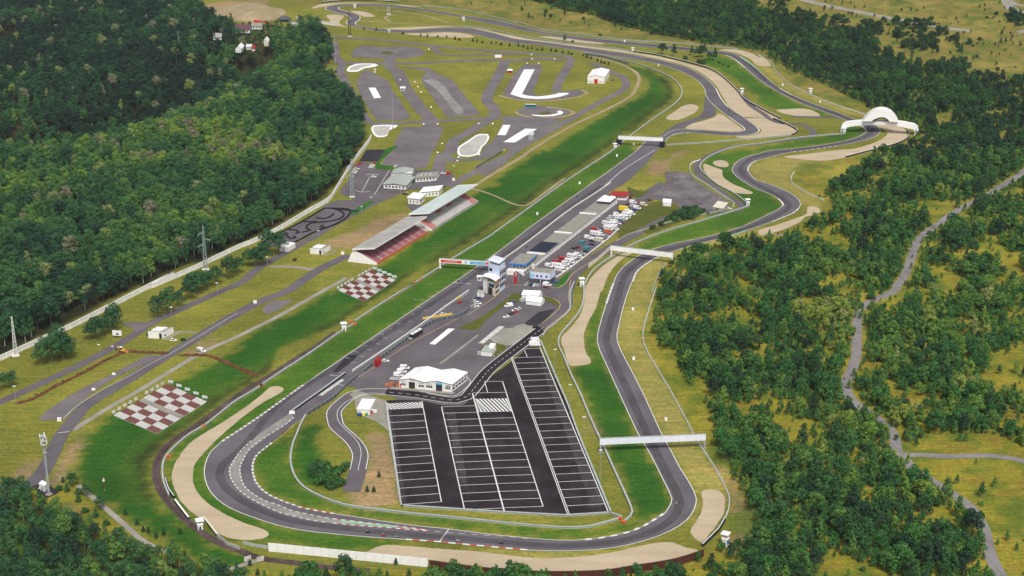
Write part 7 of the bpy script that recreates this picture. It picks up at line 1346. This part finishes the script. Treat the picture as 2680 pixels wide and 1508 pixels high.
# ------------------------------------------------------------------ riders and people
def figure(name, joints, bones, rads, mats_z):
    me = bpy.data.meshes.new(name); me.from_pydata(joints, bones, []); o = bpy.data.objects.new(name, me); COL.objects.link(o)
    o.modifiers.new('skin', 'SKIN'); sk = me.skin_vertices[0].data
    for i, r_ in enumerate(rads): sk[i].radius = (r_, r_)
    sk[0].use_root = True; s = o.modifiers.new('sub', 'SUBSURF'); s.levels = 1
    dg = bpy.context.evaluated_depsgraph_get(); out = bpy.data.meshes.new_from_object(o.evaluated_get(dg)); bpy.data.objects.remove(o)
    out.materials.clear()
    for m in mats_z: out.materials.append(M[m])
    return out
J = [(-.25, 0, .82), (-.05, 0, 1.08), (.22, 0, 1.28), (.32, 0, 1.36), (.24, .2, 1.25), (.42, .34, 1.02), (.62, .28, .95), (.24, -.2, 1.25), (.42, -.34, 1.02), (.62, -.28, .95), (-.2, .16, .8), (.16, .26, .68), (-.22, .2, .38), (-.08, .2, .34), (-.2, -.16, .8), (.16, -.26, .68), (-.22, -.2, .38), (-.08, -.2, .34)]
E = [(0, 1), (1, 2), (2, 3), (2, 4), (4, 5), (5, 6), (2, 7), (7, 8), (8, 9), (0, 10), (10, 11), (11, 12), (12, 13), (0, 14), (14, 15), (15, 16), (16, 17)]
R_ = [.17, .19, .18, .08, .09, .07, .05, .09, .07, .05, .12, .10, .07, .05, .12, .10, .07, .05]
bpy.context.view_layer.update()
RID = figure('rider', J, E, R_, ['paint_black']); HEL = MB().ball((.36, 0, 1.5), .16, .14, .16, 10, 7).mesh('helmet', M['paint_white'], None, True); VIS = MB().ball((.46, 0, 1.5), .07, .12, .06, 8, 5).mesh('visor', M['glass'])
TANK = MB().prism([(-.75, .78), (-.4, .68), (-.1, .5), (.45, .42), (.75, .75), (.62, 1.02), (.25, .95), (-.05, .8), (-.7, .9)], -.17, .17).mesh('fairing', M['paint_white']); 
for i, (s, deg, c, where) in enumerate((("42 1135,1045", 185, 'black', 'leading the bottom straight group'), ("42 1283,1075", 184, 'red', 'in red among the bottom straight group'), ("42 1408,1090", 184, 'silver', 'third on the bottom straight'), ("42 1988,1125", 182, 'white', 'right of the line across the bottom straight'), ("42 2398,1148", 182, 'navy', 'alone at the right of the bottom straight'), ("43 1705,770", 250, 'white', 'in the lower right bend'), ("23 1172,1345", 255, 'navy', 'on the track below the bend gantry'), ("23 763,530", 60, 'black', 'on the main straight opposite the pit wall'), ("23 285,1008", 60, 'black', 'on the straight opposite the navy roof'), ("22 1990,1335", 60, 'black', 'on the start line'), ("24 330,100", 190, 'white', 'on the track left of the arch gravel'), ("23 2355,290", 250, 'navy', 'in the tight inner bend'), ("13 1835,718", 330, 'navy', 'on the far sweeping bend'), ("13 2200,1052", 310, 'black', 'approaching the far chicane'), ("12 1688,100", 170, 'black', 'on the farthest straight'))):
    p = L(s)[0]; p.z = .12; rz = math.radians(deg)
    t = thing('racing_motorcycle', '%s racing motorcycle %s' % ({'navy': 'dark blue'}.get(c, c), where), 'motorcycle', p, rz, 'motorcycles on the circuit'); o = link('fairing', TANK, t)
    for sl in o.material_slots: sl.link = 'OBJECT'; sl.material = M['paint_' + c]
    wm = MB().tube((0, -.07, 0), (0, .07, 0), .31, n=12).mesh('wheel', M['black_rubber'])
    for x in (-.68, .72): link('wheel', wm, t, (x, 0, .31))
    q = thing('person', 'person in racing leathers riding the motorcycle %s' % where, 'person', p, rz, 'riders on the circuit'); o = link('body', RID, q)
    for sl in o.material_slots: sl.link = 'OBJECT'; sl.material = M['paint_' + (c if c not in ('white', 'silver') else 'black')]
    hh = link('helmet', HEL, q); link('visor', VIS, hh)
J = [(0, 0, .95), (0, 0, 1.2), (0, 0, 1.45), (0, 0, 1.55), (.02, 0, 1.68), (0, .2, 1.42), (.02, .26, 1.15), (.1, .25, .92), (0, -.2, 1.42), (.02, -.26, 1.15), (.1, -.25, .92), (0, .1, .88), (.03, .12, .5), (0, .12, .08), (.14, .13, .04), (0, -.1, .88), (.0, -.12, .5), (-.04, -.12, .08), (.1, -.13, .04)]
E = [(0, 1), (1, 2), (2, 3), (3, 4), (2, 5), (5, 6), (6, 7), (2, 8), (8, 9), (9, 10), (0, 11), (11, 12), (12, 13), (13, 14), (0, 15), (15, 16), (16, 17), (17, 18)]
R_ = [.14, .13, .15, .06, .1, .07, .055, .04, .07, .055, .04, .1, .075, .05, .04, .1, .075, .05, .04]
t = thing('person', 'person in dark clothes walking on the paddock asphalt before the garages', 'person', W('P1', 805, 572), 1.0); link('body', figure('body', J, E, R_, ['paint_black']), t); link('hair', MB().ball((.0, 0, 1.76), .1, .1, .07, 8, 5).mesh('hair', M['bark']), t); link('hands', MB().ball((.1, .25, .88), .045, .045, .07, 6, 4).ball((.1, -.25, .88), .045, .045, .07, 6, 4).mesh('hands', M['skin']), t)

# ------------------------------------------------------------------ the air: far things pale a little
def haze():
    x0, x1, y0, y1, z0, z1 = -1150, 1150, -60, 2700, -40, CAM_H + 12
    me = MB().box(x0, y0, z0, x1, y1, z1).mesh('haze', [])
    me.materials.clear(); m = bpy.data.materials.new('haze'); m.use_nodes = True; nt = m.node_tree; nt.nodes.clear()
    out = nt.nodes.new('ShaderNodeOutputMaterial'); v = nt.nodes.new('ShaderNodeVolumePrincipled'); v.inputs['Color'].default_value = (.82, .90, 1.0, 1); v.inputs['Density'].default_value = .000026; v.inputs['Anisotropy'].default_value = .2
    nt.links.new(v.outputs[0], out.inputs['Volume']); me.materials.append(m)
    o = link('haze', me); o['kind'] = 'stuff'; o['label'] = 'thin bluish summer haze over the whole valley'
haze()
